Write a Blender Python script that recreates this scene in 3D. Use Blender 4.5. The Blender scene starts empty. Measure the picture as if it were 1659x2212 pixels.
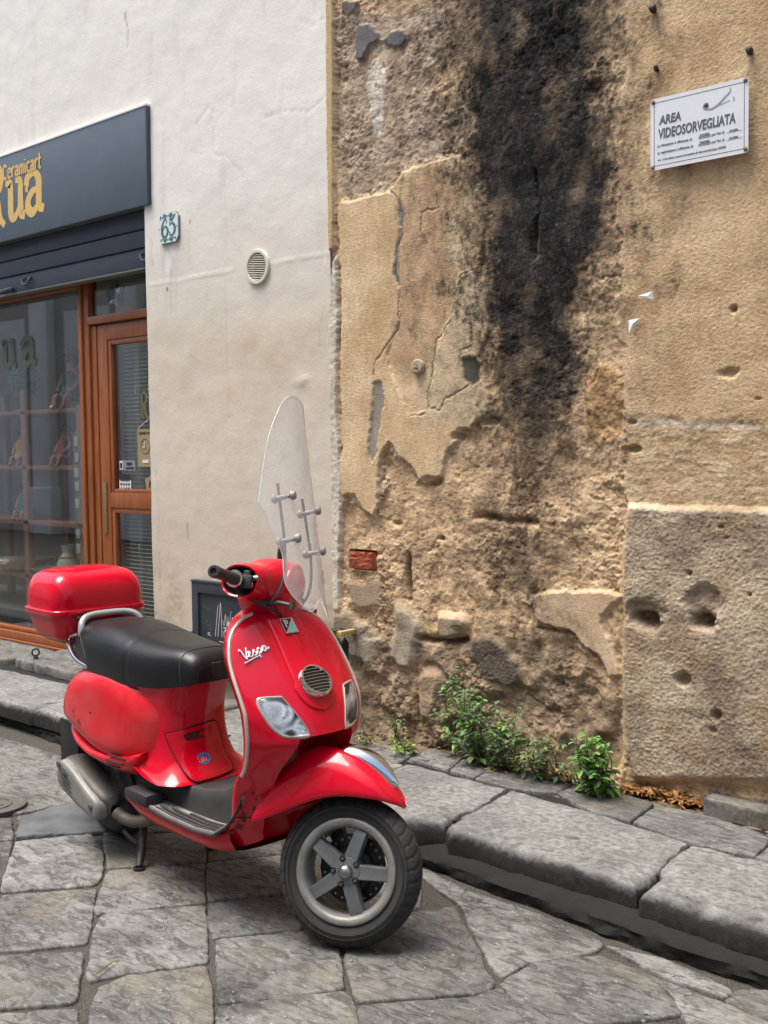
import bpy, bmesh, math, random
import numpy as np
from mathutils import Vector, Matrix
R = math.radians
random.seed(7); rng = np.random.default_rng(7)
SC = bpy.context.scene
COL = SC.collection

# ------------------------------------------------------------------ camera
cam = bpy.data.cameras.new('camera'); camo = bpy.data.objects.new('camera', cam); COL.objects.link(camo)
_pitch, _roll, _yaw = math.atan(136 / 2400), 0.0122, math.atan2(0.66798, 0.74418)
_f = Vector((-math.sin(_yaw) * math.cos(_pitch), math.cos(_yaw) * math.cos(_pitch), -math.sin(_pitch)))
_r0 = Vector((math.cos(_yaw), math.sin(_yaw), 0)); _u0 = _r0.cross(_f)
_r = _r0 * math.cos(_roll) - _u0 * math.sin(_roll); _u = _r0 * math.sin(_roll) + _u0 * math.cos(_roll)
camo.matrix_world = Matrix(((_r.x, _u.x, -_f.x, 0), (_r.y, _u.y, -_f.y, -3.6), (_r.z, _u.z, -_f.z, 1.402), (0, 0, 0, 1)))
cam.sensor_fit = 'VERTICAL'; cam.sensor_height = 36; cam.sensor_width = 27
cam.lens = 36 * 2400 / 2212
cam.clip_start = 0.05; cam.clip_end = 500
SC.camera = camo
SC.render.resolution_x, SC.render.resolution_y = 768, 1024

# ------------------------------------------------------------------ light
W = bpy.data.worlds.new('World'); SC.world = W; W.use_nodes = True
nt = W.node_tree; nt.nodes.clear()
sky = nt.nodes.new('ShaderNodeTexSky'); sky.sky_type = 'NISHITA'; sky.sun_disc = False
SUN_EL, SUN_AZ = R(74), R(-40)      # azimuth measured from -Y (street side) towards -X
sky.sun_elevation = SUN_EL; sky.sun_rotation = R(180) + SUN_AZ * -1
sky.air_density = 1.0; sky.dust_density = 5.0; sky.ozone_density = 1.0; sky.altitude = 0
bg = nt.nodes.new('ShaderNodeBackground'); bg.inputs[1].default_value = 0.095
wo = nt.nodes.new('ShaderNodeOutputWorld'); nt.links.new(sky.outputs[0], bg.inputs[0]); nt.links.new(bg.outputs[0], wo.inputs[0])
sl = bpy.data.lights.new('sun', 'SUN'); so = bpy.data.objects.new('sun', sl); COL.objects.link(so)
sl.energy = 1.5; sl.angle = R(34); sl.color = (1.0, 0.955, 0.89)
_sd = Vector((math.sin(SUN_AZ) * math.cos(SUN_EL), -math.cos(SUN_AZ) * math.cos(SUN_EL), math.sin(SUN_EL)))
so.rotation_euler = _sd.to_track_quat('Z', 'Y').to_euler(); so.location = _sd * 20
vs = SC.view_settings; SC.display_settings.display_device = 'sRGB'
vs.view_transform = 'Standard'; vs.look = 'None'; vs.gamma = 1; vs.use_curve_mapping = False
vs.exposure = 1.66
SC.cycles.max_bounces = 8; SC.cycles.diffuse_bounces = 4; SC.cycles.glossy_bounces = 4
SC.cycles.transmission_bounces = 8; SC.cycles.transparent_max_bounces = 12

# ------------------------------------------------------------------ helpers
def lin(c):
    c = np.asarray(c, float) / 255.0
    return np.where(c <= 0.04045, c / 12.92, ((c + 0.055) / 1.055) ** 2.4)
def L4(c, k=1.0):
    a = lin(c) * k; return (float(a[0]), float(a[1]), float(a[2]), 1.0)

class NT:
    def __init__(s, name):
        s.m = bpy.data.materials.new(name); s.m.use_nodes = True; s.t = s.m.node_tree; s.t.nodes.clear()
        s.out = s.n('ShaderNodeOutputMaterial'); s.co = None
    def n(s, t, **k):
        x = s.t.nodes.new(t)
        for a, b in k.items(): setattr(x, a, b)
        return x
    def link(s, a, b): s.t.links.new(a, b)
    def coord(s, obj=True):
        if s.co is None: s.co = s.n('ShaderNodeTexCoord')
        return s.co.outputs['Object']
    def noise(s, scale, detail=4, rough=0.55, stretch=None, dist=0.0, loc=None):
        v = s.coord()
        if stretch or loc:
            mp = s.n('ShaderNodeMapping'); mp.inputs['Scale'].default_value = stretch or (1, 1, 1)
            if loc: mp.inputs['Location'].default_value = loc
            s.link(v, mp.inputs[0]); v = mp.outputs[0]
        x = s.n('ShaderNodeTexNoise'); x.inputs['Scale'].default_value = scale; x.inputs['Detail'].default_value = detail
        x.inputs['Roughness'].default_value = rough; x.inputs['Distortion'].default_value = dist
        s.link(v, x.inputs['Vector']); return x.outputs['Fac']
    def ramp(s, fac, stops):
        x = s.n('ShaderNodeValToRGB'); e = x.color_ramp.elements
        while len(e) > 1: e.remove(e[0])
        e[0].position = stops[0][0]; e[0].color = stops[0][1] if hasattr(stops[0][1], '__len__') else (stops[0][1],) * 3 + (1,)
        for p, c in stops[1:]:
            q = e.new(p); q.color = c if hasattr(c, '__len__') else (c, c, c, 1)
        s.link(fac, x.inputs[0]); return x.outputs[0]
    def mix(s, fac, a, b, mode='MIX'):
        x = s.n('ShaderNodeMix', data_type='RGBA', blend_type=mode)
        for sock, v in ((x.inputs[0], fac), (x.inputs[6], a), (x.inputs[7], b)):
            if hasattr(v, 'is_output'): s.link(v, sock)
            else: sock.default_value = v
        return x.outputs[2]
    def math(s, op, a, b=0.0):
        x = s.n('ShaderNodeMath', operation=op)
        for sock, v in ((x.inputs[0], a), (x.inputs[1], b)):
            if hasattr(v, 'is_output'): s.link(v, sock)
            else: sock.default_value = v
        return x.outputs[0]
    def bump(s, h, strength=0.3, dist=0.01, normal=None):
        x = s.n('ShaderNodeBump'); x.inputs['Strength'].default_value = strength; x.inputs['Distance'].default_value = dist
        s.link(h, x.inputs['Height'])
        if normal: s.link(normal, x.inputs['Normal'])
        return x.outputs[0]
    def pbsdf(s, color=None, rough=0.5, metal=0.0, normal=None, **k):
        b = s.n('ShaderNodeBsdfPrincipled')
        for nm, v in [('Base Color', color), ('Roughness', rough), ('Metallic', metal), ('Normal', normal)] + [(a.replace('_', ' '), c) for a, c in k.items()]:
            if v is None: continue
            if hasattr(v, 'is_output'): s.link(v, b.inputs[nm])
            else: b.inputs[nm].default_value = v
        s.link(b.outputs[0], s.out.inputs[0]); s.b = b; return s.m

def simple(name, srgb, rough=0.5, metal=0.0, var=0.0, vscale=12, bump=0.0, bscale=60, k=1.0, **kw):
    m = NT(name); c = L4(srgb, k)
    if var > 0:
        f = m.noise(vscale, 5, 0.6)
        c = m.mix(m.ramp(f, [(0.25, 0.0), (0.75, 1.0)]), tuple(x * (1 - var) for x in c[:3]) + (1,), tuple(min(1, x * (1 + var)) for x in c[:3]) + (1,))
    nrm = m.bump(m.noise(bscale, 4, 0.6), bump, 0.004) if bump > 0 else None
    return m.pbsdf(c, rough, metal, nrm, **kw)

class MB:
    """collects shapes, then links them as ONE mesh object"""
    def __init__(s, fn=None): s.v = []; s.f = []; s.n = 0; s.fn = fn; s.mi = []; s.cur = 0
    def add(s, verts, faces):
        verts = np.asarray(verts, float).reshape(-1, 3)
        if s.fn is not None: verts = s.fn(verts)
        s.v.append(verts); s.f += [tuple(int(i) + s.n for i in f) for f in faces]; s.mi += [s.cur] * len(faces); s.n += len(verts); return s
    def grid(s, P, cu=False, cv=False, cap=False):
        P = np.asarray(P, float); nu, nv = P.shape[:2]; F = []
        for i in range(nu if cu else nu - 1):
            i2 = (i + 1) % nu
            for j in range(nv if cv else nv - 1):
                j2 = (j + 1) % nv
                F.append((i * nv + j, i2 * nv + j, i2 * nv + j2, i * nv + j2))
        if cap and cv:
            F.append(tuple(range(nv))); F.append(tuple((nu - 1) * nv + j for j in reversed(range(nv))))
        return s.add(P.reshape(-1, 3), F)
    def box(s, lo, hi, bev=0.0, M=None):
        lo = np.array(lo, float); hi = np.array(hi, float)
        bm = bmesh.new(); bmesh.ops.create_cube(bm, size=1)
        c = (lo + hi) / 2; d = hi - lo
        for v in bm.verts: v.co = Vector(c + np.array(v.co) * d)
        if bev > 0: bmesh.ops.bevel(bm, geom=bm.edges[:], offset=min(bev, min(abs(d)) * 0.45), segments=2, affect='EDGES', profile=0.6)
        bm.verts.index_update()
        V = np.array([v.co[:] for v in bm.verts]); F = [[v.index for v in f.verts] for f in bm.faces]; bm.free()
        if M is not None: V = V @ np.array(M.to_3x3()).T + np.array(M.translation)
        return s.add(V, F)
    def tube(s, pts, r, n=10, smooth=0, cap=True, flat=None):
        pts = np.asarray(pts, float)
        if smooth: pts = catmull(pts, smooth)
        k = len(pts); r = np.broadcast_to(np.asarray(r, float) if np.ndim(r) else np.array([r]), (k,)) if np.ndim(r) == 0 or len(np.atleast_1d(r)) in (1, k) else np.interp(np.linspace(0, 1, k), np.linspace(0, 1, len(r)), r)
        T = np.gradient(pts, axis=0); T /= np.linalg.norm(T, axis=1)[:, None] + 1e-12
        up = np.array([0, 0, 1.0]) if abs(T[0][2]) < 0.9 else np.array([0, 1.0, 0])
        rings = []; a = np.linspace(0, 2 * np.pi, n, endpoint=False)
        N = np.cross(up, T[0]); N /= np.linalg.norm(N)
        for i in range(k):
            N = N - T[i] * (N @ T[i]); N /= np.linalg.norm(N) + 1e-12; B = np.cross(T[i], N)
            fl = 1.0 if flat is None else flat
            rings.append(pts[i] + r[i] * (np.cos(a)[:, None] * N + fl * np.sin(a)[:, None] * B))
        return s.grid(np.array(rings), cv=True, cap=cap)
    def lathe(s, prof, c, axis, n=32, up=None, cap=False):
        axis = np.array(axis, float); axis /= np.linalg.norm(axis); c = np.array(c, float)
        u = np.array(up, float) if up is not None else (np.array([0, 0, 1.0]) if abs(axis[2]) < 0.9 else np.array([1.0, 0, 0]))
        u = u - axis * (u @ axis); u /= np.linalg.norm(u); w = np.cross(axis, u)
        a = np.linspace(0, 2 * np.pi, n, endpoint=False)
        P = np.array([[c + axis * h + r * (math.cos(t) * u + math.sin(t) * w) for t in a] for r, h in prof])
        return s.grid(P, cv=True, cap=cap)
    def prism(s, poly, O, U, V, depth, back=True):
        """extrudes a flat outline (list of (u, v)) standing in plane O,U,V outward along U x V"""
        O, U, V = (np.array(x, float) for x in (O, U, V)); N = np.cross(U, V); N /= np.linalg.norm(N); k = len(poly)
        a = np.array([O + U * p[0] + V * p[1] for p in poly]); b = a + N * depth
        F = [tuple(range(k, 2 * k))] + [(i, (i + 1) % k, k + (i + 1) % k, k + i) for i in range(k)]
        if back: F.append(tuple(reversed(range(k))))
        return s.add(np.vstack([a, b]), F)
    def build(s, name, mat, parent=None, smooth=True, local=False, sharp=38, mats=None):
        V = np.vstack(s.v)
        if parent is not None and not local: V = V - np.array(parent.matrix_basis.translation)
        me = bpy.data.meshes.new(name); me.from_pydata(V.tolist(), [], s.f)
        o = bpy.data.objects.new(name, me); COL.objects.link(o)
        for m_ in (mats or [mat]): me.materials.append(m_)
        if mats: me.polygons.foreach_set('material_index', s.mi)
        bm = bmesh.new(); bm.from_mesh(me); bmesh.ops.remove_doubles(bm, verts=bm.verts, dist=1e-6)
        bmesh.ops.recalc_face_normals(bm, faces=bm.faces); bm.to_mesh(me); bm.free()
        if smooth:
            me.polygons.foreach_set('use_smooth', [True] * len(me.polygons)); me.set_sharp_from_angle(angle=R(sharp))
        if parent is not None: o.parent = parent
        me.update(); return o

def catmull(P, k):
    P = np.asarray(P, float); Q = np.vstack([2 * P[0] - P[1], P, 2 * P[-1] - P[-2]]); out = []
    for i in range(1, len(Q) - 2):
        p0, p1, p2, p3 = Q[i - 1:i + 3]
        for t in np.linspace(0, 1, k, endpoint=False):
            out.append(0.5 * (2 * p1 + (p2 - p0) * t + (2 * p0 - 5 * p1 + 4 * p2 - p3) * t * t + (3 * p1 - p0 - 3 * p2 + p3) * t ** 3))
    out.append(P[-1]); return np.array(out)
def loopcat(P, k):
    P = np.asarray(P, float); n = len(P); out = []
    for i in range(n):
        p0, p1, p2, p3 = P[i - 1], P[i], P[(i + 1) % n], P[(i + 2) % n]
        for t in np.linspace(0, 1, k, endpoint=False):
            out.append(0.5 * (2 * p1 + (p2 - p0) * t + (2 * p0 - 5 * p1 + 4 * p2 - p3) * t * t + (3 * p1 - p0 - 3 * p2 + p3) * t ** 3))
    return np.array(out)
def pchip(x, y):
    """monotone cubic interpolation"""
    x = np.asarray(x, float); y = np.asarray(y, float)
    if x[0] > x[-1]: x = x[::-1]; y = y[::-1]
    hh = np.diff(x); d = np.diff(y) / hh; m = np.zeros(len(x)); m[0] = d[0]; m[-1] = d[-1]
    for i in range(1, len(x) - 1):
        if d[i - 1] * d[i] > 0: m[i] = 2 * d[i - 1] * d[i] / (d[i - 1] + d[i])
    def f(q):
        q = np.clip(np.asarray(q, float), x[0], x[-1]); i = np.clip(np.searchsorted(x, q) - 1, 0, len(x) - 2)
        t = (q - x[i]) / hh[i]
        return (2 * t**3 - 3 * t**2 + 1) * y[i] + (t**3 - 2 * t**2 + t) * hh[i] * m[i] + (-2 * t**3 + 3 * t**2) * y[i + 1] + (t**3 - t**2) * hh[i] * m[i + 1]
    return f
def tag(o, label=None, cat=None, group=None, kind=None):
    if label: o['label'] = label
    if cat: o['category'] = cat
    if group: o['group'] = group
    if kind: o['kind'] = kind
    return o
def empty(name, loc, label=None, cat=None, group=None, rz=0.0):
    o = bpy.data.objects.new(name, None); COL.objects.link(o); o.location = loc; o.rotation_euler = (0, 0, rz)
    o.empty_display_size = 0.1
    o.matrix_basis = Matrix.Translation(Vector(loc)) @ Matrix.Rotation(rz, 4, 'Z')
    return tag(o, label, cat, group)

# ---- numpy noise
_GT = np.stack([np.cos(np.arange(256) * np.pi / 128), np.sin(np.arange(256) * np.pi / 128)], 1).astype(np.float32)
def _hash(ix, iy, s):
    h = ix * np.uint32(374761393) + iy * np.uint32(668265263) + np.uint32((s * 1442695041) & 0xFFFFFFFF)
    h ^= h >> np.uint32(13); h *= np.uint32(1274126177); h ^= h >> np.uint32(16)
    return (h & np.uint32(255)).astype(np.intp)
def perlin(x, y, s=0):
    x = np.asarray(x, np.float32); y = np.asarray(y, np.float32)
    x0 = np.floor(x); y0 = np.floor(y); fx = x - x0; fy = y - y0; ix = x0.astype(np.int32).astype(np.uint32); iy = y0.astype(np.int32).astype(np.uint32)
    u = fx * fx * fx * (fx * (fx * 6 - 15) + 10); v = fy * fy * fy * (fy * (fy * 6 - 15) + 10); o = np.uint32(1)
    def g(i, j, dx, dy):
        h = _hash(i, j, s); return _GT[:, 0][h] * dx + _GT[:, 1][h] * dy
    n00 = g(ix, iy, fx, fy); n10 = g(ix + o, iy, fx - 1, fy); n01 = g(ix, iy + o, fx, fy - 1); n11 = g(ix + o, iy + o, fx - 1, fy - 1)
    a = n00 + u * (n10 - n00); b = n01 + u * (n11 - n01); return 1.5 * (a + v * (b - a))
def fbm(x, y, f, o=4, s=0, g=0.5, ridged=False):
    t = 0; a = 1; w = 0
    for i in range(o):
        p = perlin(x * f + 17.3 * i, y * f - 9.1 * i, s + i * 13); t = t + a * ((1 - 2 * np.abs(p)) if ridged else p); w += a; a *= g; f *= 2.03
    return t / w
def inpoly(x, y, poly):
    r = np.zeros(x.shape, bool); n = len(poly)
    for i in range(n):
        (x1, y1), (x2, y2) = poly[i], poly[(i + 1) % n]
        if y1 == y2: continue
        r ^= ((y1 > y) != (y2 > y)) & (x < (x2 - x1) * (y - y1) / (y2 - y1) + x1)
    return r
def polydist(x, y, pts):
    d = np.full(x.shape, 9.0)
    for (x1, y1), (x2, y2) in zip(pts[:-1], pts[1:]):
        m = (x > min(x1, x2) - .06) & (x < max(x1, x2) + .06) & (y > min(y1, y2) - .06) & (y < max(y1, y2) + .06)
        if not m.any(): continue
        xx, yy = x[m], y[m]; dx, dy = x2 - x1, y2 - y1; t = np.clip(((xx - x1) * dx + (yy - y1) * dy) / (dx * dx + dy * dy + 1e-12), 0, 1)
        d[m] = np.minimum(d[m], np.hypot(xx - x1 - t * dx, yy - y1 - t * dy))
    return d
def blur(a, k):
    for ax in (0, 1):
        c = np.cumsum(np.concatenate([np.repeat(a.take([0], ax), k + 1, ax), a, np.repeat(a.take([-1], ax), k, ax)], ax), ax)
        n = a.shape[ax]; a = (c.take(range(2 * k + 1, 2 * k + 1 + n), ax) - c.take(range(0, n), ax)) / (2 * k + 1)
    return a
def heightmesh(name, X, Z, Hh, colr, mat, keep=None):
    """vertical sheet in the XZ plane, relief along -Y, albedo per vertex"""
    nz, nx = X.shape; V = np.stack([X, -Hh, Z], -1).reshape(-1, 3)
    idx = np.arange(nx * nz).reshape(nz, nx)
    q = np.stack([idx[:-1, :-1], idx[:-1, 1:], idx[1:, 1:], idx[1:, :-1]], -1)
    q = q[keep] if keep is not None else q.reshape(-1, 4)
    q = q.reshape(-1, 4)
    me = bpy.data.meshes.new(name); me.vertices.add(len(V)); me.vertices.foreach_set('co', V.ravel())
    me.loops.add(q.size); me.loops.foreach_set('vertex_index', q.ravel().astype(np.int32))
    me.polygons.add(len(q)); me.polygons.foreach_set('loop_start', np.arange(0, q.size, 4, dtype=np.int32))
    try: me.polygons.foreach_set('loop_total', np.full(len(q), 4, dtype=np.int32))
    except Exception: pass
    me.polygons.foreach_set('use_smooth', np.ones(len(q), bool)); me.update(calc_edges=True); me.validate()
    at = me.color_attributes.new('Col', 'FLOAT_COLOR', 'POINT')
    at.data.foreach_set('color', np.concatenate([colr.reshape(-1, 3), np.ones((len(V), 1))], 1).astype(np.float32).ravel())
    me.materials.append(mat); o = bpy.data.objects.new(name, me); COL.objects.link(o); return o
M_BLK = simple('black_plastic', (38, 38, 40), 0.5, var=.2, vscale=20, bump=.15, bscale=300)
M_CHR = simple('chrome', (205, 208, 208), 0.10, 1.0)
M_DARK = simple('dark_void', (14, 14, 15), 0.8)
WP = {'plaster_mid':[(-3.485,2.499),(-3.341,2.492),(-3.177,2.497),(-3.094,2.568),(-2.945,2.578),(-2.803,2.583),(-2.765,2.511),(-2.707,2.409),(-2.674,2.328),(-2.685,2.215),(-2.71,2.126),(-2.663,2.021),(-2.654,1.867),(-2.699,1.77),(-2.689,1.716),(-2.666,1.637),(-2.655,1.536),(-2.662,1.541),(-2.725,1.511),(-2.755,1.481),(-2.815,1.486),(-2.826,1.427),(-2.877,1.395),(-2.899,1.287),(-3.005,1.249),(-3.036,1.286),(-3.068,1.331),(-3.15,1.381),(-3.188,1.436),(-3.222,1.407),(-3.246,1.373),(-3.259,1.28),(-3.267,1.143),(-3.294,1.108),(-3.366,1.141),(-3.4,1.201),(-3.46,1.204),(-3.486,1.102),(-3.489,1.278),(-3.472,1.54),(-3.479,1.76),(-3.467,2.104),(-3.474,2.319),(-3.482,2.405)],'plaster_brown':[(-3.111,2.466),(-3.094,2.568),(-2.945,2.574),(-2.803,2.583),(-2.745,2.492),(-2.865,2.411),(-2.847,2.237),(-2.829,2.039),(-2.872,1.885),(-2.956,1.771),(-3.053,1.654),(-3.139,1.7),(-3.204,1.828),(-3.124,1.987),(-3.112,2.084),(-3.143,2.153),(-3.108,2.311)],'plaster_pale':[(-2.872,1.885),(-2.809,2.099),(-2.71,2.119),(-2.663,2.021),(-2.732,1.835),(-2.657,1.544),(-2.795,1.485),(-3.076,1.507),(-2.979,1.586),(-2.956,1.731)],'step_a':[(-3.094,2.568),(-2.803,2.583),(-2.674,2.328),(-2.71,2.126),(-2.808,2.107),(-2.83,1.96),(-2.892,1.886),(-2.924,1.769),(-2.974,1.57),(-3.076,1.532),(-3.205,1.803),(-3.125,1.946),(-3.112,2.068),(-3.155,2.146),(-3.136,2.258),(-3.108,2.328),(-3.112,2.433)],'grey_1':[(-3.117,2.459),(-3.085,2.389),(-3.106,2.327),(-3.12,2.264),(-3.13,2.151),(-3.117,2.084),(-3.153,2.129),(-3.16,2.155),(-3.136,2.258),(-3.113,2.328),(-3.123,2.411)],'grey_2':[(-3.28,1.69),(-3.234,1.696),(-3.213,1.62),(-3.231,1.562),(-3.246,1.485),(-3.268,1.385),(-3.29,1.343),(-3.317,1.385),(-3.301,1.496),(-3.293,1.597)],'grey_3':[(-2.797,1.761),(-2.723,1.772),(-2.699,1.732),(-2.704,1.67),(-2.744,1.652),(-2.778,1.681)],'grey_4':[(-3.35,3.237),(-3.282,3.22),(-3.238,3.172),(-3.222,3.139),(-3.284,3.13),(-3.319,3.086),(-3.353,3.086),(-3.375,3.141),(-3.363,3.195)],'grey_5':[(-3.216,3.138),(-3.166,3.158),(-3.09,3.15),(-3.08,3.096),(-3.113,3.084),(-3.162,3.1)],'grey_6':[(-3.447,3.366),(-3.349,3.339),(-3.361,3.302),(-3.408,3.289),(-3.448,3.317)],'white_streak':[(-3.296,3.064),(-3.206,3.059),(-3.186,2.957),(-3.22,2.916),(-3.228,2.747),(-3.268,2.722),(-3.288,2.865),(-3.315,2.978)],'rough_grey_top':[(-3.502,3.331),(-3.215,3.239),(-2.876,3.211),(-2.879,2.981),(-2.982,2.974),(-2.943,2.793),(-2.782,2.759),(-2.803,2.587),(-3.093,2.576),(-3.182,2.502),(-3.482,2.508)],'soot_core':[(-2.739,3.174),(-2.607,3.064),(-2.721,3.033),(-2.849,3.004),(-2.859,2.945),(-2.781,2.82),(-2.773,2.65),(-2.803,2.579),(-2.804,2.502),(-2.766,2.419),(-2.679,2.344),(-2.67,2.267),(-2.69,2.193),(-2.71,2.126),(-2.662,2.06),(-2.712,1.934),(-2.665,1.791),(-2.656,1.637),(-2.619,1.496),(-2.619,1.57),(-2.6,1.477),(-2.578,1.339),(-2.607,1.262),(-2.612,1.161),(-2.584,1.127),(-2.445,1.135),(-2.427,1.249),(-2.408,1.339),(-2.337,1.391),(-2.268,1.507),(-2.234,1.578),(-2.234,1.581),(-2.225,1.725),(-2.271,1.837),(-2.241,1.978),(-2.216,2.033),(-2.11,2.14),(-2.089,2.311),(-2.077,2.571),(-2.149,2.689),(-2.231,2.763),(-2.157,2.781),(-2.093,2.834),(-2.133,2.94),(-2.125,3.007),(-2.093,3.35),(-2.754,3.568)],'soot_fade':[(-2.973,3.64),(-2.937,3.228),(-2.878,3.058),(-2.9,2.924),(-2.811,2.796),(-2.813,2.612),(-2.864,2.575),(-2.885,2.438),(-2.806,2.309),(-2.788,2.151),(-2.819,2.077),(-2.781,1.917),(-2.752,1.797),(-2.665,1.714),(-2.648,1.482),(-2.619,1.547),(-2.641,1.129),(-2.642,1.004),(-2.662,0.948),(-2.624,0.856),(-2.597,0.725),(-2.531,0.708),(-2.456,0.799),(-2.322,0.87),(-2.322,0.9),(-2.419,0.924),(-2.437,1.059),(-2.409,1.136),(-2.303,1.376),(-2.226,1.535),(-2.175,1.686),(-2.233,1.834),(-2.175,1.986),(-2.078,2.101),(-2.07,2.308),(-2.058,2.553),(-2.093,2.67),(-2.19,2.761),(-2.07,2.835),(-2.109,2.961),(-2.077,3.345)],'soot_low':[(-2.584,1.099),(-2.445,1.104),(-2.428,1.014),(-2.433,0.923),(-2.335,0.903),(-2.357,0.868),(-2.456,0.83),(-2.521,0.759),(-2.577,0.742),(-2.605,0.826),(-2.672,0.923),(-2.652,0.987),(-2.566,1.038)],'smooth_tongue':[(-2.456,0.822),(-2.348,0.846),(-2.253,0.857),(-2.094,0.864),(-2.05,0.858),(-2.102,0.814),(-2.144,0.767),(-2.135,0.724),(-2.094,0.641),(-2.058,0.555),(-2.119,0.547),(-2.16,0.626),(-2.228,0.648),(-2.27,0.695),(-2.349,0.699),(-2.438,0.732)],'under_brick':[(-3.456,0.813),(-3.372,0.802),(-3.301,0.815),(-3.26,0.827),(-3.268,0.714),(-3.374,0.684),(-3.446,0.699)],'cem_1':[(-3.557,0.645),(-3.458,0.681),(-3.399,0.624),(-3.34,0.613),(-3.271,0.559),(-3.26,0.508),(-3.331,0.439),(-3.438,0.452),(-3.547,0.547)],'cem_2':[(-3.171,0.731),(-3.11,0.72),(-3.034,0.676),(-3.029,0.618),(-3.068,0.564),(-3.086,0.452),(-3.147,0.444),(-3.192,0.482),(-3.185,0.577),(-3.167,0.647)],'cem_3':[(-2.937,0.702),(-2.783,0.708),(-2.778,0.668),(-2.835,0.613),(-2.907,0.598),(-2.938,0.636)],'cem_dark':[(-2.764,0.621),(-2.665,0.651),(-2.597,0.615),(-2.579,0.578),(-2.517,0.569),(-2.532,0.513),(-2.523,0.483),(-2.551,0.444),(-2.676,0.455),(-2.754,0.533)],'stone_low':[(-3.048,0.431),(-2.993,0.463),(-2.93,0.463),(-2.92,0.381),(-2.953,0.294),(-2.964,0.25),(-3.039,0.255),(-3.038,0.365)],'seam_strip':[(-3.518,2.235),(-3.493,2.275),(-3.487,1.973),(-3.506,1.628),(-3.483,1.278),(-3.494,1.014),(-3.507,0.676),(-3.557,0.663),(-3.569,1.011),(-3.556,1.63),(-3.54,2.065)],'seam_ochre':[(-3.53,3.439),(-3.488,3.427),(-3.498,2.791),(-3.511,2.298),(-3.535,2.292),(-3.537,2.798)],'low_dark':[(-3.559,0.582),(-3.035,0.601),(-2.804,0.592),(-2.626,0.675),(-2.475,0.674),(-2.358,0.694),(-2.228,0.64),(-2.127,0.535),(-2.046,0.545),(-2.014,0.217),(-3.572,-0.072)],'band':[(-2.065,1.496),(-1.497,1.477),(-1.495,1.188),(-2.034,1.178),(-2.065,1.291)],'lower_block':[(-2.05,1.178),(-2.014,1.188),(-1.818,1.179),(-1.495,1.192),(-1.379,1.191),(-1.368,-0.023),(-2.065,-0.01),(-2.055,0.648)],'right_wall':[(-2.046,3.12),(-2.034,2.779),(-2.058,2.696),(-2.085,2.641),(-2.07,2.377),(-2.058,2.043),(-2.062,1.89),(-2.046,1.784),(-2.058,1.539),(-2.046,1.501),(-2.038,1.218),(-2.058,0.933),(-2.058,0.551),(-2.046,0.357),(-2.014,0.181),(-0.557,0.432),(-0.604,2.696)],'pale_band1':[(-2.04,1.496),(-1.915,1.495),(-1.672,1.482),(-1.497,1.469),(-1.497,1.448),(-1.671,1.456),(-1.8,1.457),(-1.915,1.47),(-2.035,1.473)],'pale_band2':[(-2.045,1.196),(-1.866,1.182),(-1.706,1.178),(-1.495,1.192),(-1.379,1.195),(-1.379,1.175),(-1.706,1.156),(-1.818,1.162),(-1.984,1.148),(-2.045,1.164)],'pale_right_of_soot':[(-2.234,1.578),(-2.159,1.576),(-2.046,1.395),(-2.046,0.898),(-2.244,0.905),(-2.295,1.125),(-2.26,1.273),(-2.251,1.361)],'ochre_lump':[(-2.208,1.688),(-2.11,1.718),(-2.062,1.645),(-2.07,1.469),(-2.11,1.399),(-2.201,1.407),(-2.226,1.545)]}
CR = {'c1':[(-3.177,2.497),(-3.133,2.469),(-3.107,2.392),(-3.106,2.311),(-3.14,2.25),(-3.154,2.154),(-3.114,2.068),(-3.129,2.004),(-3.131,1.914),(-3.204,1.836),(-3.261,1.782),(-3.28,1.698)],'c2':[(-2.916,2.443),(-2.907,2.386),(-2.995,2.384),(-3.006,2.305)],'c3':[(-2.71,2.119),(-2.789,2.104),(-2.809,2.052),(-2.83,1.991),(-2.846,1.914),(-2.871,1.893),(-2.923,1.849),(-2.935,1.77),(-2.957,1.682),(-2.978,1.635),(-2.971,1.578),(-2.906,1.556),(-2.875,1.599),(-2.793,1.635),(-2.753,1.661)],'c4':[(-2.741,1.882),(-2.742,1.812),(-2.792,1.8),(-2.807,1.738)],'c5':[(-2.447,2.456),(-2.434,2.366),(-2.423,2.32),(-2.439,2.257),(-2.449,2.125)],'c6':[(-3.076,1.533),(-2.99,1.547),(-2.971,1.583)],'j1':[(-3.04,0.598),(-2.97,0.591),(-2.876,0.593),(-2.804,0.613)],'j2':[(-2.299,1.258),(-2.286,1.199),(-2.291,1.14),(-2.282,1.066),(-2.252,1.008),(-2.254,0.897)],'j3':[(-2.729,1.126),(-2.661,1.124),(-2.575,1.114),(-2.445,1.111)],'j4':[(-3.106,0.947),(-3.113,0.862),(-3.108,0.812),(-3.098,0.754)],'j5':[(-2.948,0.684),(-2.938,0.636),(-2.928,0.595)],'j6':[(-2.217,1.689),(-2.221,1.581),(-2.192,1.472),(-2.176,1.407)],'j7':[(-2.439,0.694),(-2.358,0.698),(-2.27,0.692),(-2.228,0.644),(-2.16,0.622),(-2.119,0.543)],'j8':[(-2.219,0.634),(-2.224,0.552)],'j9':[(-2.504,0.423),(-2.413,0.39),(-2.368,0.351)]}
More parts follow.
